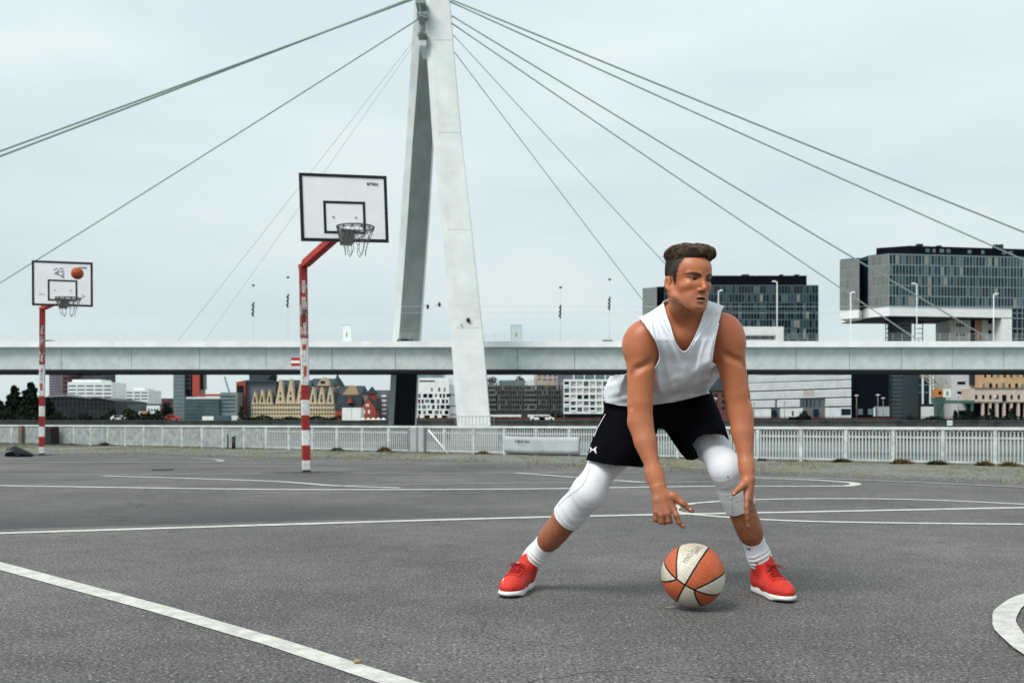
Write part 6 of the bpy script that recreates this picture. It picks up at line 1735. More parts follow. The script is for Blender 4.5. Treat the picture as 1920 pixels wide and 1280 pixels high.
def net_mesh_box(prims, h, lo, hi): return net_mesh(prims, h, None, 14, .012, lo, hi)
def net_mesh(prims, h, post=None, B=14, extra=.03, lo=None, hi=None):
    """surface nets over the blocks of space the surface runs through"""
    boxed = lo is not None
    if not boxed: lo = np.min([p.c - p.rad for p in prims if not getattr(p, 'sub', False)], axis=0) - extra
    if not boxed: hi = np.max([p.c + p.rad for p in prims if not getattr(p, 'sub', False)], axis=0) + extra
    bs = B * h
    nb = np.ceil((hi - lo) / bs).astype(int)
    g = np.stack(np.meshgrid(*[np.arange(n) for n in nb], indexing='ij'), -1).reshape(-1, 3)
    cen = lo + (g + .5) * bs
    d0 = field(prims, cen)
    act = g[np.abs(d0) < bs * .87 + extra]
    N = nb * B + 2
    loc = np.stack(np.meshgrid(*[np.arange(B + 1)] * 3, indexing='ij'), -1).reshape(-1, 3)
    keys, verts, edges = [], [], []
    def key(c): return (c[..., 0] * N[1] + c[..., 1]) * N[2] + c[..., 2]
    for b in act:
        P = lo + (b * B + loc) * h
        c = lo + (b + .5) * bs
        near = [p for p in prims if np.linalg.norm(p.c - c) < p.rad + bs * .87 + .11]
        if not near: continue
        D = field(near, P)
        if post is not None: D = post(P, D)
        D = D.reshape(B + 1, B + 1, B + 1)
        I = D < 0
        if I.all() or not I.any(): continue
        cs = [I[i:B + i, j:B + j, k:B + k] for i in (0, 1) for j in (0, 1) for k in (0, 1)]
        s_ = sum(x.astype(int) for x in cs)
        cell = np.argwhere((s_ > 0) & (s_ < 8))
        if len(cell) == 0: continue
        acc = np.zeros((len(cell), 3)); cnt_ = np.zeros(len(cell))
        for ax in range(3):
            o1 = [0, 1, 2]; o1.remove(ax)
            for u in (0, 1):
                for v in (0, 1):
                    off = np.zeros(3, int); off[o1[0]] = u; off[o1[1]] = v
                    p0 = cell + off; p1 = p0.copy(); p1[:, ax] += 1
                    a = D[p0[:, 0], p0[:, 1], p0[:, 2]]; c_ = D[p1[:, 0], p1[:, 1], p1[:, 2]]
                    cr = (a < 0) != (c_ < 0); t = np.where(cr, a / np.where(cr, a - c_, 1), 0)
                    pos = p0.astype(float); pos[:, ax] += t
                    acc += pos * cr[:, None]; cnt_ += cr
        keys.append(key(cell + b * B)); verts.append(lo + (b * B + acc / cnt_[:, None]) * h)
        for ax in range(3):
            sl0 = [slice(0, B)] * 3; sl1 = list(sl0); sl1[ax] = slice(1, B + 1)
            A0, A1 = I[tuple(sl0)], I[tuple(sl1)]
            e = np.argwhere(A0 != A1)
            if len(e): edges.append(np.hstack([e + b * B, np.full((len(e), 1), ax), A0[e[:, 0], e[:, 1], e[:, 2]][:, None].astype(int)]))
    keys = np.concatenate(keys); verts = np.concatenate(verts)
    ks, ix = np.unique(keys, return_index=True); V = verts[ix]
    E = np.concatenate(edges); E = np.unique(E, axis=0)
    quads = []
    for ax in range(3):
        e = E[E[:, 3] == ax]; u, v = [(1, 2), (2, 0), (0, 1)][ax]
        cc = []
        for (a, c_) in ((-1, -1), (0, -1), (0, 0), (-1, 0)):
            q = e[:, :3].copy(); q[:, u] += a; q[:, v] += c_
            k_ = key(q); j = np.searchsorted(ks, k_); j[j >= len(ks)] = 0
            cc.append(np.where(ks[j] == k_, j, -1))
        Q = np.stack(cc, 1); ok = (Q >= 0).all(1); Q = Q[ok]; fl = e[ok, 4] == 0
        Q[fl] = Q[fl][:, ::-1]; quads.append(Q)
    return V, np.concatenate(quads)

def relax(V, Q, n=2, lam=.5):
    for _ in range(n):
        acc = np.zeros_like(V); c = np.zeros(len(V))
        for i in range(4):
            a, b = Q[:, i], Q[:, (i + 1) % 4]
            np.add.at(acc, a, V[b]); np.add.at(acc, b, V[a]); np.add.at(c, a, 1); np.add.at(c, b, 1)
        V = V + lam * (acc / np.maximum(c, 1)[:, None] - V)
    return V

def clip_mesh(V, Q, g, soft=None):
    """keep the part where g<0, the border pulled onto g=0"""
    val = g(V); keep = (val[Q] < 0).any(1)
    Q = Q[keep]; used = np.unique(Q); m = np.full(len(V), -1); m[used] = np.arange(len(used)); V = V[used]; Q = m[Q]; val = val[used]
    for _ in range(2):
        out = val > 0
        if not out.any(): break
        P = V[out]; e = 1e-4; gr = np.stack([(g(P + e * np.eye(3)[i]) - g(P - e * np.eye(3)[i])) / (2 * e) for i in range(3)], 1)
        st = gr * (val[out] / np.maximum((gr ** 2).sum(1), .05))[:, None]
        ln_ = np.linalg.norm(st, axis=1); st *= np.minimum(1, .008 / np.maximum(ln_, 1e-9))[:, None]
        V[out] = P - st; val = g(V)
    return V, Q

def np_mesh(name, V, Q, base, colors=None):
    me = bpy.data.meshes.new(name)
    me.vertices.add(len(V)); me.vertices.foreach_set("co", (V - base).astype(np.float32).ravel())
    me.loops.add(len(Q) * 4); me.loops.foreach_set("vertex_index", Q.astype(np.int32).ravel())
    me.polygons.add(len(Q)); me.polygons.foreach_set("loop_start", (np.arange(len(Q)) * 4).astype(np.int32))
    me.polygons.foreach_set("use_smooth", np.ones(len(Q), bool))
    me.update(calc_edges=True); me.validate()
    if colors is not None:
        ca = me.color_attributes.new("col", 'FLOAT_COLOR', 'POINT'); ca.data.foreach_set("color", np.hstack([colors, np.ones((len(V), 1))]).astype(np.float32).ravel())
    return me

def to_px(P):
    y = np.maximum(P[:, 1], .1); return CX + F * P[:, 0] / y, HY - F * (P[:, 2] - CH) / y
def poly_sd(P, poly):
    """signed distance in metres (photo scale at 4 m) to a polygon of photo pixels, negative inside"""
    x, y = to_px(P); pts = np.array(poly, float); n = len(pts)
    d = np.full(len(x), 1e9); ins = np.zeros(len(x), bool)
    for i in range(n):
        a, b = pts[i], pts[(i + 1) % n]; e = b - a
        wx, wy = x - a[0], y - a[1]; t = np.clip((wx * e[0] + wy * e[1]) / (e @ e), 0, 1)
        d = np.minimum(d, (wx - t * e[0]) ** 2 + (wy - t * e[1]) ** 2)
        c = (a[1] > y) != (b[1] > y); xi = a[0] + (y - a[1]) / (b[1] - a[1] + 1e-12) * e[0]
        ins ^= c & (x < xi)
    return np.where(ins, -1, 1) * np.sqrt(d) / 480
def sines(P, seed, freq, n=7, anis=None):
    r = np.random.RandomState(seed); a = np.zeros(len(P))
    for k in range(n):
        w = r.normal(size=3); w = w / np.linalg.norm(w) * freq * (1 + .35 * k)
        if anis is not None: w = w * anis
        a += np.sin(P @ w + r.rand() * 6.28 + 1.2 * np.sin(P @ (w[::-1] * .43) + k)) / (1 + .35 * k)
    return a / 2.2
def norm(v): v = np.array(v, float); return v / np.linalg.norm(v)

# ---- joints, read off the photograph and given their depth
PB = np.array([.60, 4.20, 0.0])
shL, shR = wp(1205, 634, 4.04), wp(1360, 623, 4.04)            # shoulder joints, image left / image right
elL, elR = wp(1199, 787, 4.04), wp(1387, 768, 4.06)
wrL, wrR = wp(1234, 911, 3.95), wp(1402.5, 896, 3.99)
hipL, hipR = wp(1192, 782, 4.40), wp(1292, 778, 4.45)
knL, knR = wp(1102, 924, 4.15), wp(1364, 882, 4.12)
anL, anR = npv(.067, 4.40, .10), npv(1.054, 4.28, .10)
pel = (hipL + hipR) / 2 + npv(0, 0, .02)
nkb = wp(1287, 600, 4.06)                                       # neck base
tu = norm(nkb - pel); tr_ = norm((shR - shL) - tu * ((shR - shL) @ tu)); tf = np.cross(tr_, tu) * -1
if tf[1] > 0: tf = -tf                                          # chest faces the camera and the ground
TM = np.array([tr_, tf, tu])
# head frame
yaw, pit = math.radians(27), math.radians(-2)
HO = wp(1289.5, 527, 3.93)
hf = norm([math.sin(yaw) * math.cos(pit), -math.cos(yaw) * math.cos(pit), math.sin(pit)])
hr = norm(np.cross(hf, [0, 0, 1])); 
if hr[0] < 0: hr = -hr
hu = np.cross(hr, hf); hu = hu if hu[2] > 0 else -hu
roll_ = .025; hr, hu = norm(hr - hu * roll_), norm(hu + hr * roll_)
HM = np.array([hr, hf, hu])
HS = 1.03
def H(r, f, u): return HO + (hr * r + hf * f + hu * u) * HS
def lp(a, b, t): return np.array(a) * (1 - t) + np.array(b) * t

body = []
A = body.append
# torso
A(Ell(lp(pel, nkb, .70), (.155, .105, .17), TM, .04))
A(Ell(lp(pel, nkb, .40) - tf * .015, (.125, .078, .14), TM, .06))
A(Ell(pel + tu * .03, (.150, .105, .09), TM, .06))
A(Cap(lp(shL, nkb, .12) + tu * -.01, lp(shR, nkb, .12) + tu * -.01, .062, .062, .05))
for s_, sh in ((-1, shL), (1, shR)):
    A(Ell(lp(pel, nkb, .76) + tr_ * .075 * s_ + tf * .060, (.082, .052, .068), TM, .035))        # pectoral
    A(Cap(nkb + tr_ * .035 * s_ + tu * .035 - tf * .02, lp(sh, nkb, .18) + tu * .035, .042, .036, .045))  # trapezius
    A(Cap(lp(sh, nkb, .30) + tf * .045 + tu * .018, nkb + tf * .055 + tr_ * .012 * s_ - tu * .008, .011, .012, .018))  # collar bone
torso_skin = list(body)
# neck
nk0, nk1 = nkb + tu * -.01 - tf * .01, H(0, -.034, -.070)
A(Cap(nk0, nk1, .060, .0500, .025))
for s_ in (-1, 1):
    A(Cap(H(.062 * s_, -.02, -.045), nkb + tf * .055 + tr_ * .018 * s_, .013, .012, .022))        # sternomastoid
# arms
def arm(sh, el, wr, s_, out):
    out = norm(out)
    A(Ell(lp(sh, el, .10) + out * .006 + npv(0, -.004, 0), (.0655, .064, .088), np.array([norm(np.cross(norm(sh - el), [0, 1, 0])), norm(np.cross(np.cross(norm(sh - el), [0, 1, 0]), norm(sh - el))), norm(sh - el)]), .035))
    A(Cap(sh, el, .056, .042, .03))
    A(Cap(lp(sh, el, .38) + npv(0, -.014, 0), lp(sh, el, .74) + npv(0, -.010, 0), .042, .036, .03))    # biceps
    A(Cap(lp(sh, el, .30) + npv(0, .016, 0) + out * .006, lp(sh, el, .70) + npv(0, .014, 0), .040, .034, .03))  # triceps
    A(Cap(lp(sh, el, .85), lp(el, wr, .30), .0395, .0395, .03))
    A(Cap(lp(el, wr, .06) + out * .010, lp(el, wr, .52) + out * .003, .033, .027, .03))
    A(Cap(lp(el, wr, .05) - out * .004, lp(el, wr, .40) - out * .002, .029, .026, .03))
    A(Cap(lp(sh, el, .97) + npv(0, .026, 0), lp(sh, el, 1.0) + npv(0, .028, 0), .016, .016, .02))
    A(Cap(lp(el, wr, .35), lp(el, wr, .85), .036, .028, .02))
arm(shL, elL, wrL, -1, [-1, 0, 0]); arm(shR, elR, wrR, 1, [1, 0, 0])
A(Cone2(lp(elL, wrL, .8), wrL, .027, .0265, norm([1, .1, .3]), 1.25, .02))
A(Cone2(lp(elR, wrR, .8), wrR, .0265, .025, [0, 1, 0], 1.2, .02))
# muscle separations on the front of the arms
for s_, sh, el, wr in ((-1, shL, elL, wrL), (1, shR, elR, wrR)):
    fy = npv(0, -.058, 0)
    A(Sub(Cap(lp(sh, el, .44) + fy + npv(.034 * s_, .006, .012), lp(sh, el, .30) + fy + npv(-.030 * s_, .002, 0), .006, .006), .026))
    A(Sub(Cap(lp(sh, el, .45) + npv(.044 * s_, -.038, 0), lp(sh, el, .85) + npv(.040 * s_, -.030, 0), .005, .005), .018))
    A(Cap(lp(el, wr, .45) + npv(-.006, -.028, 0), lp(el, wr, .97) + npv(-.004, -.021, 0), .0035, .003, .012))
    A(Cap(lp(el, wr, .55) + npv(.008, -.026, 0), lp(el, wr, .97) + npv(.006, -.020, 0), .003, .003, .012))
# folds between arm and chest
for s_, sh in ((-1, shL), (1, shR)):
    A(Cap(lp(sh, pel, .10) + tr_ * .03 * s_ , lp(sh, pel, .48) + tr_ * .05 * s_, .050, .05, .05))          # lat
# legs
for hp, kn, an, s_ in ((hipL, knL, anL, -1), (hipR, knR, anR, 1)):
    ax = norm(kn - hp); sh_x = npv(.006 * s_, 0, .006); A(Cap(lp(hp, kn, .08), lp(hp, kn, .5) + sh_x, .078, .074, .05)); A(Cap(lp(hp, kn, .45) + sh_x, lp(hp, kn, .93), .072, .051, .04))
    A(Cap(lp(hp, kn, .9), kn, .050, .047, .03))
    fr = norm(npv(0, -1, .35)); A(Ell(kn + fr * .016 + npv(0, 0, .006), (.026, .023, .040), None, .045))                           # knee cap
    bk = norm(npv(0, 1, 0)); A(Cap(kn + bk * .004, lp(kn, an, .30) + bk * .016, .050, .050, .045))
    A(Cap(lp(kn, an, .22) + bk * .016, lp(kn, an, .60) + bk * .010, .054, .040, .04)); A(Cap(lp(kn, an, .5), an, .044, .035, .03))
    A(Cap(kn - bk * .006, lp(kn, an, .6) - bk * .006, .0455, .036, .04))
# head
head = [Ell(H(.002, -.008, .036), (.0710 * HS, .091 * HS, .084 * HS), HM, .03),
        Ell(H(0, .020, .040), (.067 * HS, .077 * HS, .060 * HS), HM, .03),
        Ell(H(0, .022, -.030), (.0550 * HS, .060 * HS, .066 * HS), HM, .03),
        Cap(H(-.056, -.012, -.030), H(-.054, -.002, -.060), .0125, .012, .016), Cap(H(.056, -.012, -.030), H(.054, -.002, -.060), .0125, .012, .016),
        Cap(H(-.054, -.002, -.060), H(-.018, .062, -.098), .0115, .0150, .016), Cap(H(.054, -.002, -.060), H(.018, .062, -.098), .0115, .0150, .016),
        Cap(H(-.012, .069, -.1005), H(.012, .069, -.1005), .0170, .0170, .018),
        Cap(H(0, .058, -.045), H(0, .060, -.078), .0285, .0255, .02),
        Ell(H(.027, .054, -.066), (.024, .025, .036), HM, .02), Ell(H(-.027, .054, -.066), (.024, .025, .036), HM, .02)]
for s_ in (-1, 1):
    head += [Ell(H(.0435 * s_, .052, -.026), (.018, .020, .014), HM, .020),                                       # cheekbone
             Cap(H(.045 * s_, .069, .0170), H(.013 * s_, .0850, .0150), .0085, .0090, .014),                     # brow ridge
             Sub(Ell(H(.0335 * s_, .0935, -.001), (.0190, .0125, .0095), HM), .012),                              # socket
             Cap(H(.016 * s_, .076, -.020), H(.040 * s_, .066, -.018), .010, .010, .02),
             Ell(H(.0335 * s_, .0690, -.0005), (.0148, .0142, .0142), HM, .003),                                 # lids over the eyeball
             Sub(Ell(H(.0335 * s_, .0810, -.0012), (.0150, .013, .0036), HM), .0014)]
head += [Cap(H(0, .083, .012), H(0, .1035, -.032), .0066, .0072, .012), Cap(H(0, .1030, -.0355), H(0, .1010, -.0385), .0092, .0095, .008),
         Ell(H(-.0125, .0885, -.0405), (.0062, .0095, .0070), HM, .006), Ell(H(.0125, .0885, -.0405), (.0062, .0095, .0070), HM, .006),
         Sub(Ell(H(-.0068, .0945, -.0475), (.0036, .0065, .0038), HM), .002), Sub(Ell(H(.0068, .0945, -.0475), (.0036, .0065, .0038), HM), .002),
         Cap(H(-.0250, .0735, -.0700), H(-.0045, .0880, -.0655), .0040, .0054, .006), Cap(H(.0250, .0735, -.0700), H(.0045, .0880, -.0655), .0040, .0054, .006),
         Cap(H(-.0195, .0755, -.0765), H(0, .0865, -.0815), .0042, .0064, .006), Cap(H(.0195, .0755, -.0765), H(0, .0865, -.0815), .0042, .0064, .006),
         Sub(Ell(H(0, .0900, -.0725), (.0165, .012, .0030), HM), .002),
         Sub(Ell(H(0, .0905, -.0920), (.015, .006, .0035), HM), .010)]
for s_ in (-1, 1):                                                                                              # ears
    c = H(.0700 * s_, -.012, -.010)
    E = [np.array([1, 0, 0])]
    er = norm(hr * s_ * .50 + -hf * .88)
    eM = np.array([norm(np.cross(er, hu)), er, hu])
    head += [Ell(c + er * .012, (.0050, .0135, .0270), eM, .004), Sub(Ell(c + er * .013 + norm(hr * s_) * .006 + hf * .002, (.0050, .0075, .016), eM), .003),
             Cap(c + er * .006 - hu * .026, c + er * .010 - hu * .020, .007, .006, .006)]
head_prims = head
body += head
# hands: palm, then fingers as separate chains
def chain(pts, rs, k=.004):
    return [Cap(pts[i], pts[i + 1], rs[i], rs[i + 1], k if i else k) for i in range(len(pts) - 1)]
hand = []
wl = wrL
mcp = [wp(1263, 954, 3.915), wp(1252, 962, 3.905), wp(1240, 965, 3.905), wp(1230, 960, 3.915)]
for m_, r0 in zip(mcp, (.0135, .0140, .0135, .0125)): hand += [Cap(lp(wl, m_, .08), m_, .021, r0, .012)]
hand += [Cap(lp(wl, mcp[0], .5), lp(wl, mcp[3], .55), .018, .016, .014)]
hand += chain([mcp[0], wp(1268, 966, 3.90), wp(1273, 979, 3.90), wp(1281.5, 987.5, 3.905)], [.0125, .0110, .0100, .0078])
hand += chain([mcp[1], wp(1253, 976, 3.905), wp(1257, 977, 3.935), wp(1256, 970, 3.95)], [.0130, .0118, .0100, .0085])
hand += chain([mcp[2], wp(1240, 977.5, 3.905), wp(1247, 979, 3.93), wp(1249, 973, 3.95)], [.0125, .0112, .0095, .0082])
hand += chain([mcp[3], wp(1229, 973, 3.915), wp(1236, 976.5, 3.93), wp(1239.5, 970, 3.945)], [.0115, .0102, .0088, .0075])
hand += chain([lp(wl, mcp[0], .25), wp(1263, 930, 3.925), wp(1280, 943, 3.91), wp(1297, 957, 3.905)], [.0175, .0160, .0120, .0088], .010)
wr = wrR
mr_ = [wp(1401, 936, 3.945), wp(1405, 939, 3.965), wp(1406.5, 938, 3.985), wp(1407, 934, 4.003)]
for m_, r0 in zip(mr_, (.0130, .0132, .0125, .0115)): hand += [Cap(lp(wr, m_, .05), m_, .0205, r0, .012)]
hand += chain([mr_[0], wp(1399.5, 950, 3.935), wp(1400, 962, 3.93), wp(1401.5, 973, 3.93)], [.0118, .0102, .0092, .0075])
hand += chain([mr_[1], wp(1403.5, 956, 3.955), wp(1403.5, 970, 3.95), wp(1404.5, 986, 3.945)], [.0118, .0104, .0094, .0076])
hand += chain([mr_[2], wp(1407.5, 953, 3.975), wp(1407.5, 967, 3.97), wp(1407, 981, 3.965)], [.0112, .0100, .0090, .0074])
hand += chain([mr_[3], wp(1409.5, 947, 3.995), wp(1409.5, 957, 3.99), wp(1408, 968, 3.985)], [.0104, .0092, .0082, .0070])
hand += chain([lp(wr, mr_[0], .12), wp(1393, 909, 3.955), wp(1384, 917, 3.945), wp(1375.5, 925.5, 3.94)], [.0165, .0145, .0110, .0088], .010)
body += hand

# skin colour per vertex: brows, lips, stubble, lashes and a little blotching
def hloc(P): return (P - HO) @ HM.T / HS
def skin_colour(V):
    base = np.array([.47, .160, .068])
    n1_, n2_ = sines(V, 5, 22), sines(V, 6, 90)
    C = base * (1 + .09 * n1_[:, None] + .035 * n2_[:, None])
    q = hloc(V); r, f, u = q[:, 0], q[:, 1], q[:, 2]; ar = np.abs(r)
    onface = (f > .03) & (u < .1) & (u > -.14)
    def blend(C, m, c): m = np.clip(m, 0, 1)[:, None]; return C * (1 - m) + np.array(c) * m
    def ss(x, a, b): return np.clip((x - a) / (b - a), 0, 1)
    leg_ = ss(-V[:, 2], -.50, -.40); fa = ss(-V[:, 2], -.80, -.66) * (1 - leg_)
    C = blend(C, .62 * leg_ * (1 + .25 * sines(V, 12, 240, 5)), [.17, .066, .036])
    C = blend(C, .22 * fa * (1 + .5 * sines(V, 13, 420, 5)), [.26, .10, .055])
    C = blend(C, .16 * np.clip(sines(V, 14, 45, 6), 0, 1), [.40, .11, .06])
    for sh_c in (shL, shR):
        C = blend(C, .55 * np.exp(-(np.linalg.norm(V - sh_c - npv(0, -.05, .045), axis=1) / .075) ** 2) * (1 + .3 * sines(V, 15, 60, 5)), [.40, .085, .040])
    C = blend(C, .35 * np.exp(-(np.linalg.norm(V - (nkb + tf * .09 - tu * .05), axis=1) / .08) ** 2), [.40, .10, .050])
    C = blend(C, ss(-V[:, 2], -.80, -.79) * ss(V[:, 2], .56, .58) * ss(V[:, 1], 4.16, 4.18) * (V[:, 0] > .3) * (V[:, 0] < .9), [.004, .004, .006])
    for (tip, rr_) in ((wp(1294.5, 954, 3.892), .0062), (wp(1376.5, 924, 3.928), .0052), (wp(1239, 971.5, 3.925), .005), (wp(1281.0, 984, 3.893), .0045)):
        C = blend(C, .8 * ss(-np.linalg.norm(V - tip, axis=1), -rr_ * 1.25, -rr_), [.66, .42, .34])
    for m_ in mcp: C = blend(C, .30 * np.exp(-(np.linalg.norm(V - m_ - npv(0, -.012, 0), axis=1) / .010) ** 2), [.36, .10, .06])
    # warmth over cheeks and nose
    C = blend(C, .35 * np.exp(-((ar - .040) ** 2 + (u + .03) ** 2) / .0005) * onface, [.56, .17, .10])
    # stubble
    st = ss(-u, .050, .075) * (f > -.03) * (u > -.135) * (ar < .075) * (f < .12) * .26 * (1 + .6 * sines(V, 9, 900, 4)); C = blend(C, st, [.20, .11, .08])
    st2 = np.exp(-((u + .054) / .006) ** 2) * (ar < .028) * (f > .07) * .25; C = blend(C, st2, [.18, .09, .06])
    # lips
    lipu = np.exp(-(((u + .0665) / .0036) ** 2)) * ss(-ar, -.020, -.014); lipl = np.exp(-(((u + .0802) / .0048) ** 2)) * ss(-ar, -.017, -.011)
    C = blend(C, .75 * np.maximum(lipu * .8, lipl) * (f > .070), [.38, .115, .095])
    C = blend(C, 1.5 * np.exp(-(((u + .0726) / .0038) ** 2)) * ss(-ar, -.0215, -.0170) * (f > .060), [.040, .014, .011])
    # nostrils and the crease beside the nose
    C = blend(C, 1.2 * np.exp(-((ar - .0075) ** 2 + (u + .0470) ** 2) / .000012) * (f > .075), [.05, .018, .013])
    # brows
    bt_ = np.clip((ar - .012) / .048, 0, 1)
    bc_ = .0105 + .0085 * np.sin(bt_ * 2.35) - .0015 * bt_; th = .0060 * (1 - .6 * np.clip((bt_ - .5) / .5, 0, 1))
    br = np.exp(-(((u - bc_) / th) ** 4)) * ss(ar, .010, .014) * ss(-ar, -.064, -.056) * (f > .02)
    C = blend(C, .97 * br, [.014, .009, .007])
    # lash line and lids
    la = np.exp(-(((u - .0046 + 9 * (ar - .034) ** 2) / .0024) ** 2)) * ss(-ar, -.0530, -.0490) * ss(ar, .0155, .0175) * (f > .045)
    C = blend(C, .97 * la, [.012, .007, .006])
    la = np.exp(-(((u + .0055 - 10 * (ar - .032) ** 2) / .0014) ** 2)) * ss(-ar, -.046, -.044) * ss(ar, .018, .020) * (f > .045)
    C = blend(C, .55 * la, [.10, .04, .03])
    sk = np.exp(-((ar - .031) ** 2 / .00022 + (u - .008) ** 2 / .00005)) * (f > .045); C = blend(C, .35 * sk, [.22, .09, .05])
    # cropped hair painted on the sides of the head
    ng = .004 * sines(V, 77, 300, 5)
    low = np.where(f > .0, -.020, np.where(f > -.034, .010, -.055))
    side = ss(ar, .040, .050) * ss(-(f - (.023 + .42 * u) + ng), 0, .006) * ss(u - low + ng, 0, .006) * (u < .12)
    C = blend(C, .98 * side, [.010, .007, .005])
    # nails and warm knuckles
    return np.clip(C, 0, 1)
M_skin = vcol_mat("skin", .44, .45, .30, 420, sss=.08, bdist=.0012)

ROOTP = root("person", "young man in white tank top, black shorts and red shoes crouching over a basketball", "person", tuple(PB))
def pobj(name, V, Q, mt, cols=None, label=None, parent=None):
    me = np_mesh(name, V, Q, PB, cols); o = bpy.data.objects.new(name, me); COL.objects.link(o); o.parent = parent or ROOTP
    if mt: me.materials.append(mt)
    if label: o['label'] = label
    return o
def hres_split(V_): return V_
HC = .0030
def post_body(P, D): return D
pn_ = norm(nk1 - nk0)
pc_ = H(0, 0, -.128)
def gh(P): return np.where(np.linalg.norm(P - H(0, 0, 0), axis=1) < .172, -((P - pc_) @ norm(hu * .85 + hf * .5)), 1.0)                                  # negative in the head
def gL(P): return np.where((np.linalg.norm(P - (wrL + npv(.02, -.02, -.07)), axis=1) < .15) & (P[:, 1] < 4.03), -((P - (wrL + npv(0, 0, .01))) @ norm(wrL - elL)), 1.0)
def gR(P): return np.where((np.linalg.norm(P - (wrR + npv(.0, -.02, -.07)), axis=1) < .15) & (P[:, 1] < 4.045), -((P - (wrR + npv(0, 0, .01))) @ norm(wrR - elR)), 1.0)
parts_ = []
V, Q = net_mesh(body, .0034); V = relax(V, Q, 1, .35)
parts_.append(clip_mesh(V, Q, lambda P: np.maximum.reduce([-gh(P), -gL(P), -gR(P)]) - .003))
near_h = [p for p in body if np.linalg.norm(p.c - H(0, 0, -.02)) < p.rad + .24]
def in_sphere(c, r):
    return lambda P, D: np.where(np.linalg.norm(P - c, axis=1) < r, D, 1.0)
def sub_mesh(prims, c, r, h):
    class Lim: pass
    lim = Ell(c, (r, r, r)); 
    return prims, lim
def net_local(prims, c, r, h, rel, lam):
    pr = [p for p in prims if np.linalg.norm(p.c - c) < p.rad + r + .06]
    # crop the far reaching primitives by evaluating only blocks near c
    lo = c - r; 
    V_, Q_ = net_mesh_box(pr, h, c - r, c + r); return relax(V_, Q_, rel, lam), Q_
hV, hQ = net_local(body, H(0, 0, -.01), .19, .0017, 1, .3)
def snap(V_, gs):
    m = np.zeros(len(V_), bool)
    for g_ in gs: m |= np.abs(g_(V_)) < .012
    P = V_[m]
    if len(P):
        for _ in range(2):
            d0_ = field(body, P); e = 2e-4; gr = np.stack([(field(body, P + e * np.eye(3)[i]) - d0_) / e for i in range(3)], 1); P = P - gr * (d0_ / np.maximum((gr ** 2).sum(1), .2))[:, None]
        V_[m] = P
    return V_
parts_[0] = (snap(parts_[0][0], (gh, gL, gR)), parts_[0][1])
x_, y_ = clip_mesh(hV, hQ, gh); parts_.append((snap(x_, (gh,)), y_))
for (w_, g_) in ((wrL, gL), (wrR, gR)):
    a_, b_ = net_local(body, w_ + npv(.02, -.03, -.09), .125, .0021, 1, .3); x_, y_ = clip_mesh(a_, b_, g_); parts_.append((snap(x_, (g_,)), y_))
off = 0; VV, QQ = [], []
for (a_, b_) in parts_: VV.append(a_); QQ.append(b_ + off); off += len(a_)
V, Q = np.concatenate(VV), np.concatenate(QQ)
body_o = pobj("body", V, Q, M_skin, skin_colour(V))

# eyes
M_eyew = mat("eye_white", (.15, .13, .12), .35, .2); M_iris = mat("iris", (.006, .004, .003), .25, .25)
for s_ in (-1, 1):
    c = H(.0335 * s_, .0690, -.0005); mb = MB(); mb.sphere(tuple(c), .0134, 24, 16); e = obj("eye", mb, M_eyew, ROOTP)
    g_ = norm(hf + hr * .20); p = c + g_ * .0092; mb = MB(); mb.sphere(tuple(p), .0066, 16, 12); obj("iris", mb, M_iris, e)

# hair: a swept quiff over short sides
hair = [Ell(H(.002, -.009, .044), (.0738 * HS, .0945 * HS, .0865 * HS), HM, .01),
        Ell(H(-.004, .022, .100), (.060, .058, .024), HM, .025), Ell(H(-.016, -.026, .103), (.049, .055, .026), HM, .02),
        Ell(H(.014, .062, .103), (.046, .036, .023), HM, .02), Ell(H(.030, .070, .096), (.028, .026, .021), HM, .015),
        Ell(H(-.042, -.034, .094), (.029, .044, .026), HM, .015), Ell(H(-.035, .030, .094), (.030, .045, .022), HM, .015)]
def cut_hair(q):
    r, f, u = q[:, 0], q[:, 1], q[:, 2]; ar = np.abs(r)
    line = .070 + .006 * np.clip(1 - ar / .05, 0, 1) - .10 * np.clip(ar - .040, 0, 1) * 2
    front = np.where(f > .045, line - u, -1)
    side = np.where(ar > .040, f - (.024 + .42 * u), -1)
    low = np.where(f > 0, -.018 - u, np.where(f > -.034, .012 - u, -.056 - u))
    return np.maximum.reduce([np.where(u < .085, front, -1), np.where(u < .060, side, -1), low])
def hair_post(P, D):
    q = hloc(P); r, f, u = q[:, 0], q[:, 1], q[:, 2]
    ph = (r * .80 - f * .52 + .35 * u)
    lock = np.sin(ph * 150 + 2.4 * np.sin((f * .8 + r * .6) * 32) + 1.0) * .0046 + np.sin(ph * 420 + 2 * np.sin(f * 60 + r * 30)) * .0014
    top = np.clip((u - .070) / .022, 0, 1)
    fuzz = sines(P, 61, 420, 4) * .0007 * (1 - top)
    D = D + lock * top + fuzz
    return np.maximum(D, cut_hair(q) * .8 + .0012 * sines(P, 62, 260, 4))
Vh, Qh = net_mesh(hair, .0022, hair_post)
Vh = relax(Vh, Qh, 1, .35)
M_hairm = mat("hair", (.030, .018, .012), .55, .35, var=.5, vscale=90, bump=.7, bscale=500)
hair_o = pobj("hair", Vh, Qh, M_hairm)
from mathutils.kdtree import KDTree
rr = random.Random(4); mb = MB(); kd = KDTree(len(Vh)); ql = hloc(Vh)
for i in range(len(Vh)): kd.insert(Vh[i], i)
kd.balance()
M_str = mat("hair_strand", (.14, .078, .045), .45, .45, var=.65, vscale=40)
M_str2 = mat("hair_strand_dark", (.034, .021, .014), .5, .35, var=.4, vscale=60)
cenh = Vector(H(0, -.01, .03))
tops = np.where(ql[:, 2] > .074)[0]; sides = np.where((ql[:, 2] < .074) & (np.abs(ql[:, 0]) > .03))[0]
mb2 = MB()
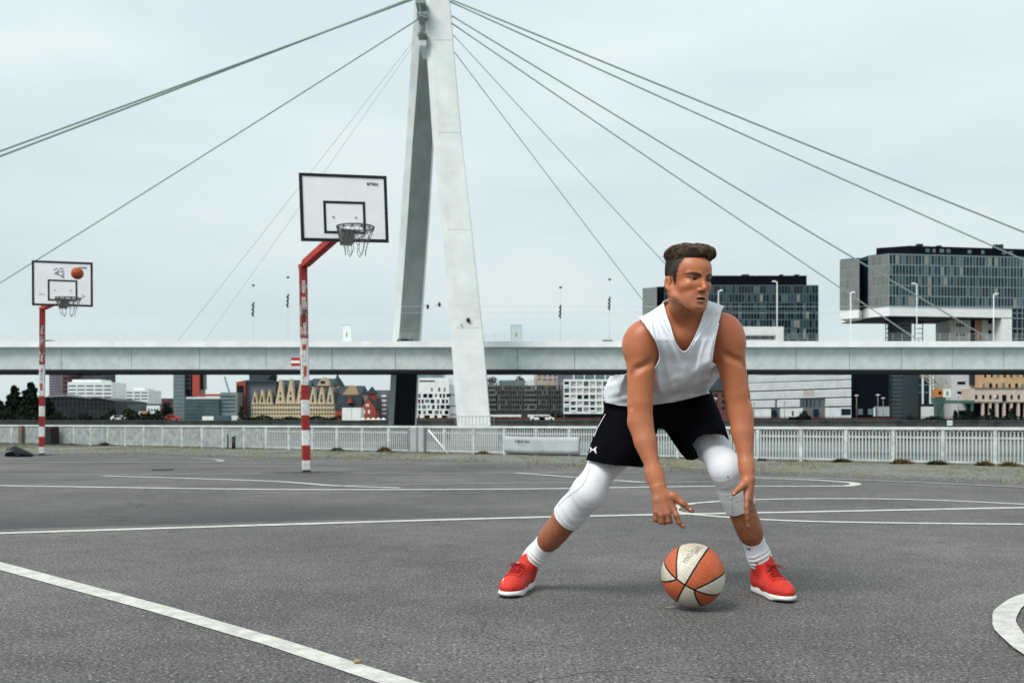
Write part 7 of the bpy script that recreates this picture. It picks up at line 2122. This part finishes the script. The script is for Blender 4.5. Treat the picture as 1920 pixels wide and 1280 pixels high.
for i in range(2600):
    p = Vector(Vh[tops[rr.randrange(len(tops))]]); L_ = rr.uniform(.022, .055); st_ = L_ / 6; pts = []; wv = rr.uniform(-.25, .25); lift = rr.uniform(.0004, .0022)
    for k in range(7):
        q0 = hloc(np.array([p]))[0]; n_ = (p - cenh).normalized()
        d_ = Vector(norm(hf * (.62 + wv * .4) + hr * (.62 + .25 * math.sin(q0[1] * 40) - wv) + hu * (.30 if q0[1] < .04 else -.05)))
        d_ = (d_ - n_ * d_.dot(n_)).normalized(); pts.append(p + n_ * (lift * math.sin(math.pi * min(1, .15 + k / 6))))
        nx = p + d_ * st_; co_, _, dd = kd.find(nx); p = nx.lerp(co_, .75) if dd < .012 else nx
    (mb if rr.random() < .42 else mb2).tube(pts, [.0006, .0011, .0013, .0013, .0011, .0008, .0003], 3, smooth=True, cap=False)
for i in range(2600):
    p = Vector(Vh[sides[rr.randrange(len(sides))]]); n_ = (p - cenh).normalized(); d_ = Vector(norm(-hf * .25 - hu * .9 + hr * rr.uniform(-.3, .3))); d_ = (d_ - n_ * d_.dot(n_)).normalized()
    mb2.tube([p - d_ * .003, p + n_ * .0009, p + d_ * rr.uniform(.003, .007) + n_ * .0014], [.0005, .0006, .0002], 3, cap=False)
for i in range(110):
    a = rr.uniform(-1, .4); p = Vector(H(a * .055, -.085 + rr.uniform(-.008, .03), .088 + rr.uniform(-.02, .035))); co_, _, dd = kd.find(p); d_ = Vector(norm(-hf * rr.uniform(.2, 1) + hu * rr.uniform(-.3, .7) - hr * rr.uniform(0, .6)))
    mb2.tube([co_, co_ + d_ * rr.uniform(.006, .014)], [.0009, .0003], 3, cap=False)
obj("hair_strands", mb, M_str, hair_o, kind='stuff'); obj("hair_strands", mb2, M_str2, hair_o, kind='stuff')

# ---- clothes
def cloth_mat(name, rgb, rough=.8, weave=1400, fold=0, var=.06, spec=.15):
    m = mat(name, rgb, rough, spec, var=var, vscale=12, bump=.25, bscale=weave)
    m.node_tree.nodes["Principled BSDF"].inputs['Sheen Weight'].default_value = .15
    return m
M_tank = cloth_mat("tank_cotton", (.76, .79, .83)); M_short = cloth_mat("shorts_black", (.0028, .0028, .0042), .95, 900, var=.2, spec=.04); M_short.node_tree.nodes["Principled BSDF"].inputs["Sheen Weight"].default_value = 0; M_legg = cloth_mat("legging_white", (.72, .735, .77), .6, 900)
# tank top
torso = [Cap(wp(1342, 596, 4.01), wp(1333, 668, 4.02), .030, .032, .03), Ell(wp(1184, 722, 4.32), (.040, .07, .055), None, .06), Ell(lp(pel, nkb, .72), (.158, .112, .165), TM, .05), Ell(lp(pel, nkb, .40), (.165, .108, .15), TM, .06), Ell(lp(pel, nkb, .10) + npv(-.01, 0, .01), (.202, .140, .13), TM, .07),
         Cap(lp(shL, nkb, .08), lp(shR, nkb, .08), .065, .065, .05), Ell(wp(1276, 688, 4.13), (.105, .07, .065), None, .06)]
for s_, sh in ((-1, shL), (1, shR)):
    torso += [Ell(lp(pel, nkb, .76) + tr_ * .075 * s_ + tf * .060, (.084, .054, .070), TM, .035), Cap(nkb + tr_ * .045 * s_ + tu * .030 - tf * .02, lp(sh, nkb, .16) + tu * .036, .046, .040, .045),
              Cap(lp(sh, pel, .12) + tr_ * .02 * s_, lp(sh, pel, .45) + tr_ * .045 * s_, .052, .055, .05)]
def tank_post(P, D):
    x, y = to_px(P)
    hang = np.clip((y - 600) / 60, 0, 1)
    # drapery: tension folds fanning from the shoulder straps to the hanging chest, rucks round the waist
    tri = lambda a: 1 - 2 * np.abs(np.sin(a * .5))
    aL, aR = np.arctan2(y - 560, x - 1216), np.arctan2(y - 552, 1352 - x)
    wL, wR = np.clip((1290 - x) / 30, 0, 1), np.clip((x - 1272) / 30, 0, 1)
    fan = (tri(aL * 44 + .9 * np.sin(y * .05)) * wL + tri(aR * 40 + .9 * np.sin(y * .06)) * wR) * .0052 * np.clip((y - 592) / 26, 0, 1) * np.clip((745 - y) / 30, 0, 1)
    fan = fan + (np.sin(aL * 17 + .6) * wL + np.sin(aR * 15) * wR) * .0070 * np.clip((y - 600) / 50, 0, 1) * np.clip((750 - y) / 40, 0, 1)
    fan = fan + tri((y - 660) * .20 + (x - 1282) ** 2 * .0016) * .0030 * np.clip((y - 664) / 10, 0, 1) * np.clip((700 - y) / 20, 0, 1) * np.clip(1 - np.abs(x - 1282) / 40, 0, 1)
    sg = 676 - y + (1345 - x) * .70
    dia = tri((x * .50 + y) * .20 + 1.6 * np.sin(x * .035) + .8 * np.sin(y * .09)) * .0048 * np.clip(-sg / 8, 0, 1) * np.clip((752 - y) / 12, .15, 1)
    ruck = sines(P, 31, 34, 6, np.array([.6, .8, 2.2])) * .0030 * np.clip((y - 640) / 80, .2, 1)
    ledge = .036 / (1 + np.exp(-np.clip(sg / 3.2, -30, 30))) * np.clip((y - 592) / 45, 0, 1)
    pucker = np.sin(y * .42 + x * .12) * .0012 * np.clip((y - 735) / 12, 0, 1)
    D = D - .0095 - fan - dia - ruck * 1.2 - pucker - ledge
    return np.minimum(D, field(torso_skin, P) - .0055)
torso_skin += [Cap(lp(sh, pel, .10) + tr_ * .03 * s_, lp(sh, pel, .48) + tr_ * .05 * s_, .050, .05, .05) for s_, sh in ((-1, shL), (1, shR))]
Vt, Qt = net_mesh(torso, .0036, tank_post, extra=.04)
Vt = relax(Vt, Qt, 2, .45)
armL_cut = [(1000, 520), (1150, 555), (1192, 587), (1211, 610), (1228, 635), (1237, 658), (1237, 674), (1230, 688), (1220, 697), (1200, 697), (1160, 704), (1000, 715)]
armR_cut = [(1354, 579), (1347, 606), (1340, 636), (1336, 662), (1334.5, 678), (1350, 690), (1500, 700), (1500, 500), (1400, 520)]
neck_cut = [(1239, 552), (1243, 568), (1249, 590), (1257, 612), (1262, 632), (1268, 646), (1275, 656), (1281, 660), (1288, 658), (1295, 648), (1304, 631), (1313, 608), (1321, 584), (1324, 566), (1322, 480), (1245, 480)]
hem = [(1000, 742), (1136, 755), (1160, 760), (1190, 763), (1225, 759), (1262, 754), (1300, 745), (1337, 735.5), (1420, 726), (1420, 1000), (1000, 1000)]
def g_tank(P):
    a = -poly_sd(P, armL_cut); b = -poly_sd(P, armR_cut)
    nk = -poly_sd(P, neck_cut)
    front = ((P - nkb) @ tf) > -.045
    nk = np.where(front, nk, -np.minimum(1, (np.linalg.norm(np.cross(P - nk0, norm(nk1 - nk0)), axis=1) - .078)) * np.where(P[:, 2] > nkb[2] - .03, 1, 0) - np.where(P[:, 2] > nkb[2] - .03, 0, 1))
    # open at the lower end
    h_ = -poly_sd(P, hem)
    return np.maximum.reduce([a, b, nk, h_])
Vt, Qt = clip_mesh(Vt, Qt, g_tank)
tank = pobj("tank_top", Vt, Qt, M_tank)
# rolled hems along neck and armholes
def project_edge(name, pts, V, mt, r, parent, near=True, off=.0):
    x, y = to_px(V); out = []
    n = 5; dense = []
    for i in range(len(pts) - 1):
        for k in range(n): dense.append((pts[i][0] + (pts[i + 1][0] - pts[i][0]) * k / n, pts[i][1] + (pts[i + 1][1] - pts[i][1]) * k / n))
    dense.append(pts[-1])
    for (a, b) in dense:
        d2_ = (x - a) ** 2 + (y - b) ** 2; j = np.argsort(d2_)[:12]; j = j[d2_[j] < 60]
        if len(j) == 0: continue
        dmin = V[j, 1].min(); jj = j[V[j, 1] < dmin + .02]; dd = V[jj, 1].mean(); out.append(wp(a, b, dd - off))
    if len(out) < 3: return
    out = [out[0]] + [(out[i - 1] + out[i] * 2 + out[i + 1]) / 4 for i in range(1, len(out) - 1)] + [out[-1]]
    out = [out[0]] + [(out[i - 1] + out[i] * 2 + out[i + 1]) / 4 for i in range(1, len(out) - 1)] + [out[-1]]
    mb = MB(); mb.tube(out, r, 6); obj(name, mb, mt, parent)
sm = tank.modifiers.new("s", 'SOLIDIFY'); sm.thickness = .0025; sm.offset = -1
project_edge("neck_hem", neck_cut[1:-3], Vt, M_tank, .0026, tank)
project_edge("armhole_hem", armL_cut[3:9], Vt, M_tank, .0028, tank)
project_edge("armhole_hem", armR_cut[1:5], Vt, M_tank, .0028, tank)

# shorts
wa = lp(pel, nkb, .12)
hmL, hmR = wp(1150, 868, 4.21), wp(1330, 832, 4.20)
sh_ = [Ell(pel + npv(0, 0, .0), (.175, .135, .13), TM, .05), Ell(wa, (.182, .145, .10), TM, .06),
       Cone2(hipL + npv(0, -.0, 0), hmL, .128, .112, norm([1, 0, .3]), 1.0, .05), Cone2(hipR, hmR, .128, .095, [1, 0, 0], .98, .05), Cap(wp(1240, 778, 4.38), wp(1240, 786, 4.3), .07, .07, .06),
       Cap(wp(1290, 800, 4.30), wp(1300, 852, 4.28), .055, .05, .05), Cap(wp(1130, 770, 4.38), wp(1118, 858, 4.24), .045, .05, .04)]
def shorts_post(P, D):
    x, y = to_px(P)
    f1 = sines(P, 41, 26, 6, np.array([1, .7, .8])) * .0055
    f2 = np.sin((x * .6 - y * .9) * .11 + 1.5 * np.sin(x * .05)) * .0035 * np.clip((y - 765) / 20, 0, 1)
    return D - f1 - f2
Vs, Qs = net_mesh(sh_, .0042, shorts_post, extra=.04)
Vs = relax(Vs, Qs, 1, .4)
keepL = [(1150, 751), (1132, 750), (1131, 754), (1133, 768), (1120, 800), (1108, 830), (1099, 862), (1130, 868.5), (1160, 872.5), (1201, 875.5), (1230, 872), (1227, 825), (1233, 803), (1239, 801), (1248, 808), (1262, 829), (1275, 848), (1287, 861.5), (1299, 862.5), (1309, 858.5), (1304, 845), (1296, 833), (1306, 820), (1322, 813.5), (1342, 812), (1358, 815), (1367, 824), (1362, 806), (1354, 780), (1345, 752), (1340, 736), (1330, 728), (1300, 737), (1262, 746), (1225, 751), (1185, 756)]
def g_short(P): return poly_sd(P, keepL)
Vs, Qs = clip_mesh(Vs, Qs, g_short)
shorts = pobj("shorts", Vs, Qs, M_short)
smd = shorts.modifiers.new("s", 'SOLIDIFY'); smd.thickness = .003; smd.offset = -1
# white side piping and the crest on the shorts
M_pipe = mat("piping_white", (.70, .70, .72), .7)
project_edge("side_piping", [(1135, 776), (1127, 790), (1120, 803), (1114, 818)], Vs, M_pipe, .0017, shorts, off=.003)
def surf(px, py, V, off=.004):
    x, y = to_px(V); d2_ = (x - px) ** 2 + (y - py) ** 2; j = np.argsort(d2_)[:14]; dmin = V[j, 1].min(); j = j[V[j, 1] < dmin + .03][:4]
    return V[j].mean(0) + npv(0, -off, 0)
mb = MB()
def stro(pts, r): mb.tube([surf(a, b, Vs, .0035) for a, b in pts], r, 6)
stro([(1106.6, 838.4), (1108.0, 840.4), (1108.2, 845.0), (1105.6, 848.4)], [.0022, .0036, .0036, .0022])
stro([(1118.2, 837.6), (1116.0, 840.6), (1115.4, 845.4), (1117.6, 849.6)], [.0026, .0042, .0042, .0026])
stro([(1108.0, 842.6), (1112, 843.0), (1116.0, 843.4)], .0036)
obj("chest_mark", mb, M_pipe, shorts).name = "emblem"

# leggings down to below the knee
legp = {}
for nm, hp, kn, an, hemline, seed in (("L", hipL, knL, anL, [(1031, 955), (1040, 967), (1050, 976), (1060, 982), (1070, 985), (1078, 985)], 1), ("R", hipR, knR, anR, [(1360, 963), (1375, 966.5), (1392, 966), (1405, 962), (1415, 955)], 2)):
    bk = norm(npv(0, 1, 0)); fr = norm(npv(0, -1, .35))
    sh_x = npv((-.006 if nm == 'L' else .006), 0, .006)
    pr = [Cap(lp(hp, kn, .08), lp(hp, kn, .5) + sh_x, .079, .075, .05), Cap(lp(hp, kn, .45) + sh_x, lp(hp, kn, .93), .073, .052, .04), Cap(lp(hp, kn, .9), kn, .051, .048, .03), Ell(kn + fr * .016 + npv(0, 0, .006), (.027, .024, .041), None, .045),
          Cap(kn + bk * .004, lp(kn, an, .30) + bk * .016, .050, .050, .045), Cap(lp(kn, an, .22) + bk * .016, lp(kn, an, .60) + bk * .010, .054, .040, .04), Cap(lp(kn, an, .5), an, .044, .035, .03), Cap(kn - bk * .006, lp(kn, an, .6) - bk * .006, .0455, .036, .04)]
    axk = norm(an - kn)
    def leg_post(P, D, kn=kn, axk=axk, seed=seed):
        t = (P - kn) @ axk
        w_ = np.clip((t + .035) / .05, .10, 1) * np.clip((.24 - t) / .06, 0, 1) * np.clip(.45 + .6 * sines(P, 71 + seed, 22, 5), .06, 1)
        ph_ = t * 330 + 2.6 * np.sin(P[:, 0] * 34 + seed) + 2.0 * np.sin(P[:, 1] * 41 + P[:, 2] * 18); r = (1 - np.abs(np.sin(ph_ * .5)) * 2) * .0014 + np.sin(t * 150 + 2.4 * np.sin(P[:, 0] * 38 + P[:, 1] * 20)) * .0014
        return D - .0040 - r * w_ * .72
    Vl, Ql = net_mesh(pr, .0034, leg_post)
    Vl = relax(Vl, Ql, 1, .3)
    hx = np.array(hemline)
    if nm == "L":
        def gl(P): return ((P - kn) @ axk) - .150 + .0 * P[:, 0]
    def gl(P, kn=kn, axk=axk, lim=(.156 if nm == "L" else .172)): return ((P - kn) @ axk) - lim + .010 * np.sin((P[:, 0]) * 20)
    Vl, Ql = clip_mesh(Vl, Ql, gl)
    # drop what the shorts hide
    dd = np.linalg.norm(Vl - hp, axis=1)
    lo_ = pobj("legging", Vl, Ql, M_legg); legp[nm] = (Vl, lo_)
M_stitch = mat("grey_stitch", (.30, .32, .36), .8)
project_edge("seam", [(1106, 868), (1105, 880), (1101, 893), (1095, 905), (1087, 915), (1077, 922), (1066, 930), (1056, 938), (1047, 948)], legp["L"][0], M_stitch, .0011, legp["L"][1], off=.001)
for (V_, o_, pts) in ((legp["R"][0], legp["R"][1], [(1371, 930), (1372, 945), (1373, 962)]),):
    project_edge("seam", pts, V_, M_legg, .0012, o_, off=.001)
mb = MB(); mb.sphere(tuple(surf(1364.5, 893, legp["R"][0], .0015)), .0030, 8, 6); obj("hole", mb, M_black, legp["R"][1])

# socks
M_sock = cloth_mat("sock_white", (.74, .76, .79), .85, 700)
def sock(kn, an, t0, seed, hemoff):
    ax = norm(an - kn); L_ = np.linalg.norm(an - kn); bk = npv(0, 1, 0)
    top_ = lp(kn, an, t0)
    pr = [Cap(top_ + npv(0, .008, 0), lp(kn, an, .88), .0490, .0415, .02), Cap(lp(kn, an, .85), an + ax * .02, .0410, .0415, .03)]
    side = norm(np.cross(ax, [0, 1, 0])); fwd = np.cross(side, ax)
    def po(P, D):
        q = P - top_; t = q @ ax; a = np.arctan2(q @ side, q @ fwd); L2 = np.linalg.norm(an - top_)
        rib = np.abs(np.sin(a * 17)) * .0020 - .001
        ruck = np.sin(t * 340 + 1.5 * np.sin(a * 2 + seed)) * .0018 * np.clip((t - L2 * .45) / .03, 0, 1)
        return D - rib * np.clip((L2 * .8 - t) / .02, 0, 1) - ruck
    V_, Q_ = net_mesh(pr, .0028, po); V_, Q_ = clip_mesh(V_, Q_, lambda P: -((P - top_) @ ax) + hemoff * ((P - top_) @ side) + .0)
    V_ = relax(V_, Q_, 1, .15); o_ = pobj("sock", V_, Q_, M_sock); sm_ = o_.modifiers.new("s", 'SOLIDIFY'); sm_.thickness = .003; sm_.offset = -1
    return V_, o_
sL, soL = sock(knL, anL, .56, 1, .05); sR, soR = sock(knR, anR, .565, 2, -.05)
def tick(V_, o_, x, y, s_, flip=1):
    mb = MB(); mb.tube([surf(x - 4 * s_ * flip, y - 1.5 * s_, V_, .003), surf(x - 1 * s_ * flip, y + 1.4 * s_, V_, .003), surf(x + 5 * s_ * flip, y - 1.4 * s_ + .8, V_, .003)], [.0006, .0022, .0006], 5); obj("emblem", mb, M_bblack, o_)
tick(sR, soR, 1403, 1027.5, 1.0, -1)
tick(sL, soL, 1021, 1031, .8)

# shoes
M_shoe = mat("shoe_red", (.62, .030, .016), .55, .35, var=.22, vscale=30, bump=.35, bscale=330)
M_shoed = mat("shoe_red_dark", (.36, .012, .010), .7, .3, var=.3, vscale=40)
M_sole = mat("sole_white", (.74, .73, .72), .5, .4, var=.10, vscale=20)
def shoe(toe, heel, an, kn, label):
    toe, heel = npv(*toe), npv(*heel); fx = norm(toe - heel); L_ = np.linalg.norm(toe - heel); sd = norm(np.cross([0, 0, 1], fx)); up = npv(0, 0, 1)
    if sd[0] < 0: sd = -sd
    M_ = np.array([sd, fx, up])
    def S(s, f, u): return heel + sd * s + fx * f * L_ + up * u
    ax = norm(kn - an)
    pr = [Ell(S(0, .80, .040), (.048, .068, .034), M_, .02), Ell(S(0, .62, .048), (.047, .085, .040), M_, .03), Ell(S(0, .40, .055), (.042, .085, .048), M_, .03), Ell(S(0, .16, .052), (.038, .050, .048), M_, .03),
          Cap(S(0, .20, .07), an + ax * .030, .042, .045, .03), Cap(S(0, .50, .075), an + ax * .02 + fx * .030, .028, .034, .03), Ell(an + ax * .055 + fx * .030, (.036, .014, .030), M_, .02)]
    def po(P, D):
        q = P - heel; f = q @ fx / L_; s = q @ sd; u = P[:, 2]
        rib = np.sin(f * 70) * .0010 * np.clip(1 - np.abs(s) / .03, 0, 1) * np.clip((.7 - f) / .1, 0, 1)
        wr_ = sines(P, 51, 70, 5) * .0012
        open_ = np.linalg.norm(np.cross(P - an, ax), axis=1) - .040
        cut = np.where((P - an) @ ax > .030, -open_, -1)
        return np.maximum(np.maximum(D - rib - wr_, (.020 - u)), np.minimum(cut, 1) * np.where((P - an) @ ax > .030, 1, 0) - np.where((P - an) @ ax > .030, 0, 1))
    V_, Q_ = net_mesh(pr, .0028, po); V_ = relax(V_, Q_, 1, .3)
    st = root_child = bpy.data.objects.new("shoe", None)
    COL.objects.link(st); st.parent = ROOTP
    if label: st['label'] = label
    pobj("upper", V_, Q_, M_shoe, parent=st)
    # sole: outline lofted up with a rounded foxing
    out = []
    prof = [(-.0, .0), (.02, .020), (.10, .034), (.25, .0375), (.45, .037), (.62, .045), (.78, .0515), (.90, .047), (.97, .031), (1.015, .010)]
    for f, w_ in prof: out.append((f, w_))
    for f, w_ in prof[::-1]: out.append((f, -w_))
    sp = []
    n = len(out)
    for i in range(n):
        p0, p1, p2, p3 = out[i - 1], out[i], out[(i + 1) % n], out[(i + 2) % n]
        for k in range(4):
            t = k / 4; sp.append(tuple(.5 * (2 * p1[c] + (p2[c] - p0[c]) * t + (2 * p0[c] - 5 * p1[c] + 4 * p2[c] - p3[c]) * t * t + (3 * p1[c] - p0[c] - 3 * p2[c] + p3[c]) * t ** 3) for c in (0, 1)))
    def rg_(sc, z, toe_up=0):
        return [tuple(S(w_ * sc, .5 + (f - .5) * (1 + (sc - 1) * .35), z + (.012 * max(0, f - .8) / .2 if z < .01 else 0))) for f, w_ in sp]
    mb = MB(); mb.loft([rg_(.90, .0015), rg_(.985, .004), rg_(1.01, .010), rg_(1.0, .019), rg_(.985, .0245), rg_(.95, .027), rg_(.9, .0275)], True, True); obj("sole", mb, M_sole, st)
    # laces: crossed cords over the tongue, a bow and loose ends
    x_, y_ = to_px(V_)
    def on(s, f, lift=.003):
        P = np.array([S(s, f, .2)]); rel = V_ - heel; ff = rel @ fx / L_; s2 = rel @ sd
        d2_ = (ff - f) ** 2 * L_ ** 2 + (s2 - s) ** 2; j = np.argsort(d2_)[:6]; return V_[j][np.argmax(V_[j, 2])] * np.array([0, 0, 1]) + S(s, f, lift) * np.array([1, 1, 0]) + npv(0, 0, lift)
    mb = MB()
    fs = [.70, .65, .60, .55, .50]
    for i, f in enumerate(fs[:-1]):
        w_ = .020 + .002 * i
        mb.tube([on(-w_, f), on(-w_ * .4, (f * 2 + fs[i + 1]) / 3, .005), on(w_ * .4, (f + 2 * fs[i + 1]) / 3, .005), on(w_, fs[i + 1])], .0019, 6)
        mb.tube([on(w_, f), on(w_ * .4, (f * 2 + fs[i + 1]) / 3, .007), on(-w_ * .4, (f + 2 * fs[i + 1]) / 3, .007), on(-w_, fs[i + 1])], .0022, 5)
    k_ = on(0, .52, .006)
    for s_ in (-1, 1):
        mb.tube([k_, k_ + sd * .016 * s_ + up * .007, k_ + sd * .028 * s_ + up * .000 + fx * .012, k_ + sd * .024 * s_ - up * .004 + fx * .02, k_ + sd * .006 * s_ + fx * .004], .0022, 5)
        mb.tube([k_, k_ + sd * .02 * s_ + fx * .02 + up * .006, k_ + sd * .034 * s_ + fx * .045 - up * .006], .0020, 5)
    obj("lace", mb, M_shoed, st)
    if label.endswith("left"): mb = MB(); mb.tube([surf(943, 1094, V_, .001), surf(943.5, 1086, V_, .001), surf(948, 1078, V_, .001), surf(956, 1072, V_, .001)], [.0006, .0024, .0016, .0006], 5); obj("side_stripe", mb, M_sole, st)
    else: mb = MB(); mb.tube([surf(1480, 1091, V_, .001), surf(1474, 1084, V_, .001), surf(1466, 1078, V_, .001)], [.0006, .0018, .0006], 5); obj("side_stripe", mb, M_sole, st)
    # stitched overlays: toe cap edge, eyestays and heel counter
    mb = MB(); mb.tube([on(s2_, .74 + .035 * (1 - (s2_ / .036) ** 2), .0008) for s2_ in (-.036, -.026, -.014, 0, .014, .026, .036)], .0018, 5); obj("toe_seam", mb, M_shoed, st)
    for q_ in (-1, 1):
        mb = MB(); mb.tube([on(q_ * .027, f_, .0010) for f_ in (.72, .66, .60, .54, .49)], .0024, 5); obj("eyestay", mb, M_shoe, st)
    return st
shoe((-.022, 4.165, 0), (.074, 4.475, 0), anL, knL, "red shoe on the foot stretched to the left")
shoe((1.098, 4.055, 0), (1.038, 4.37, 0), anR, knR, "red shoe on the foot at the right")
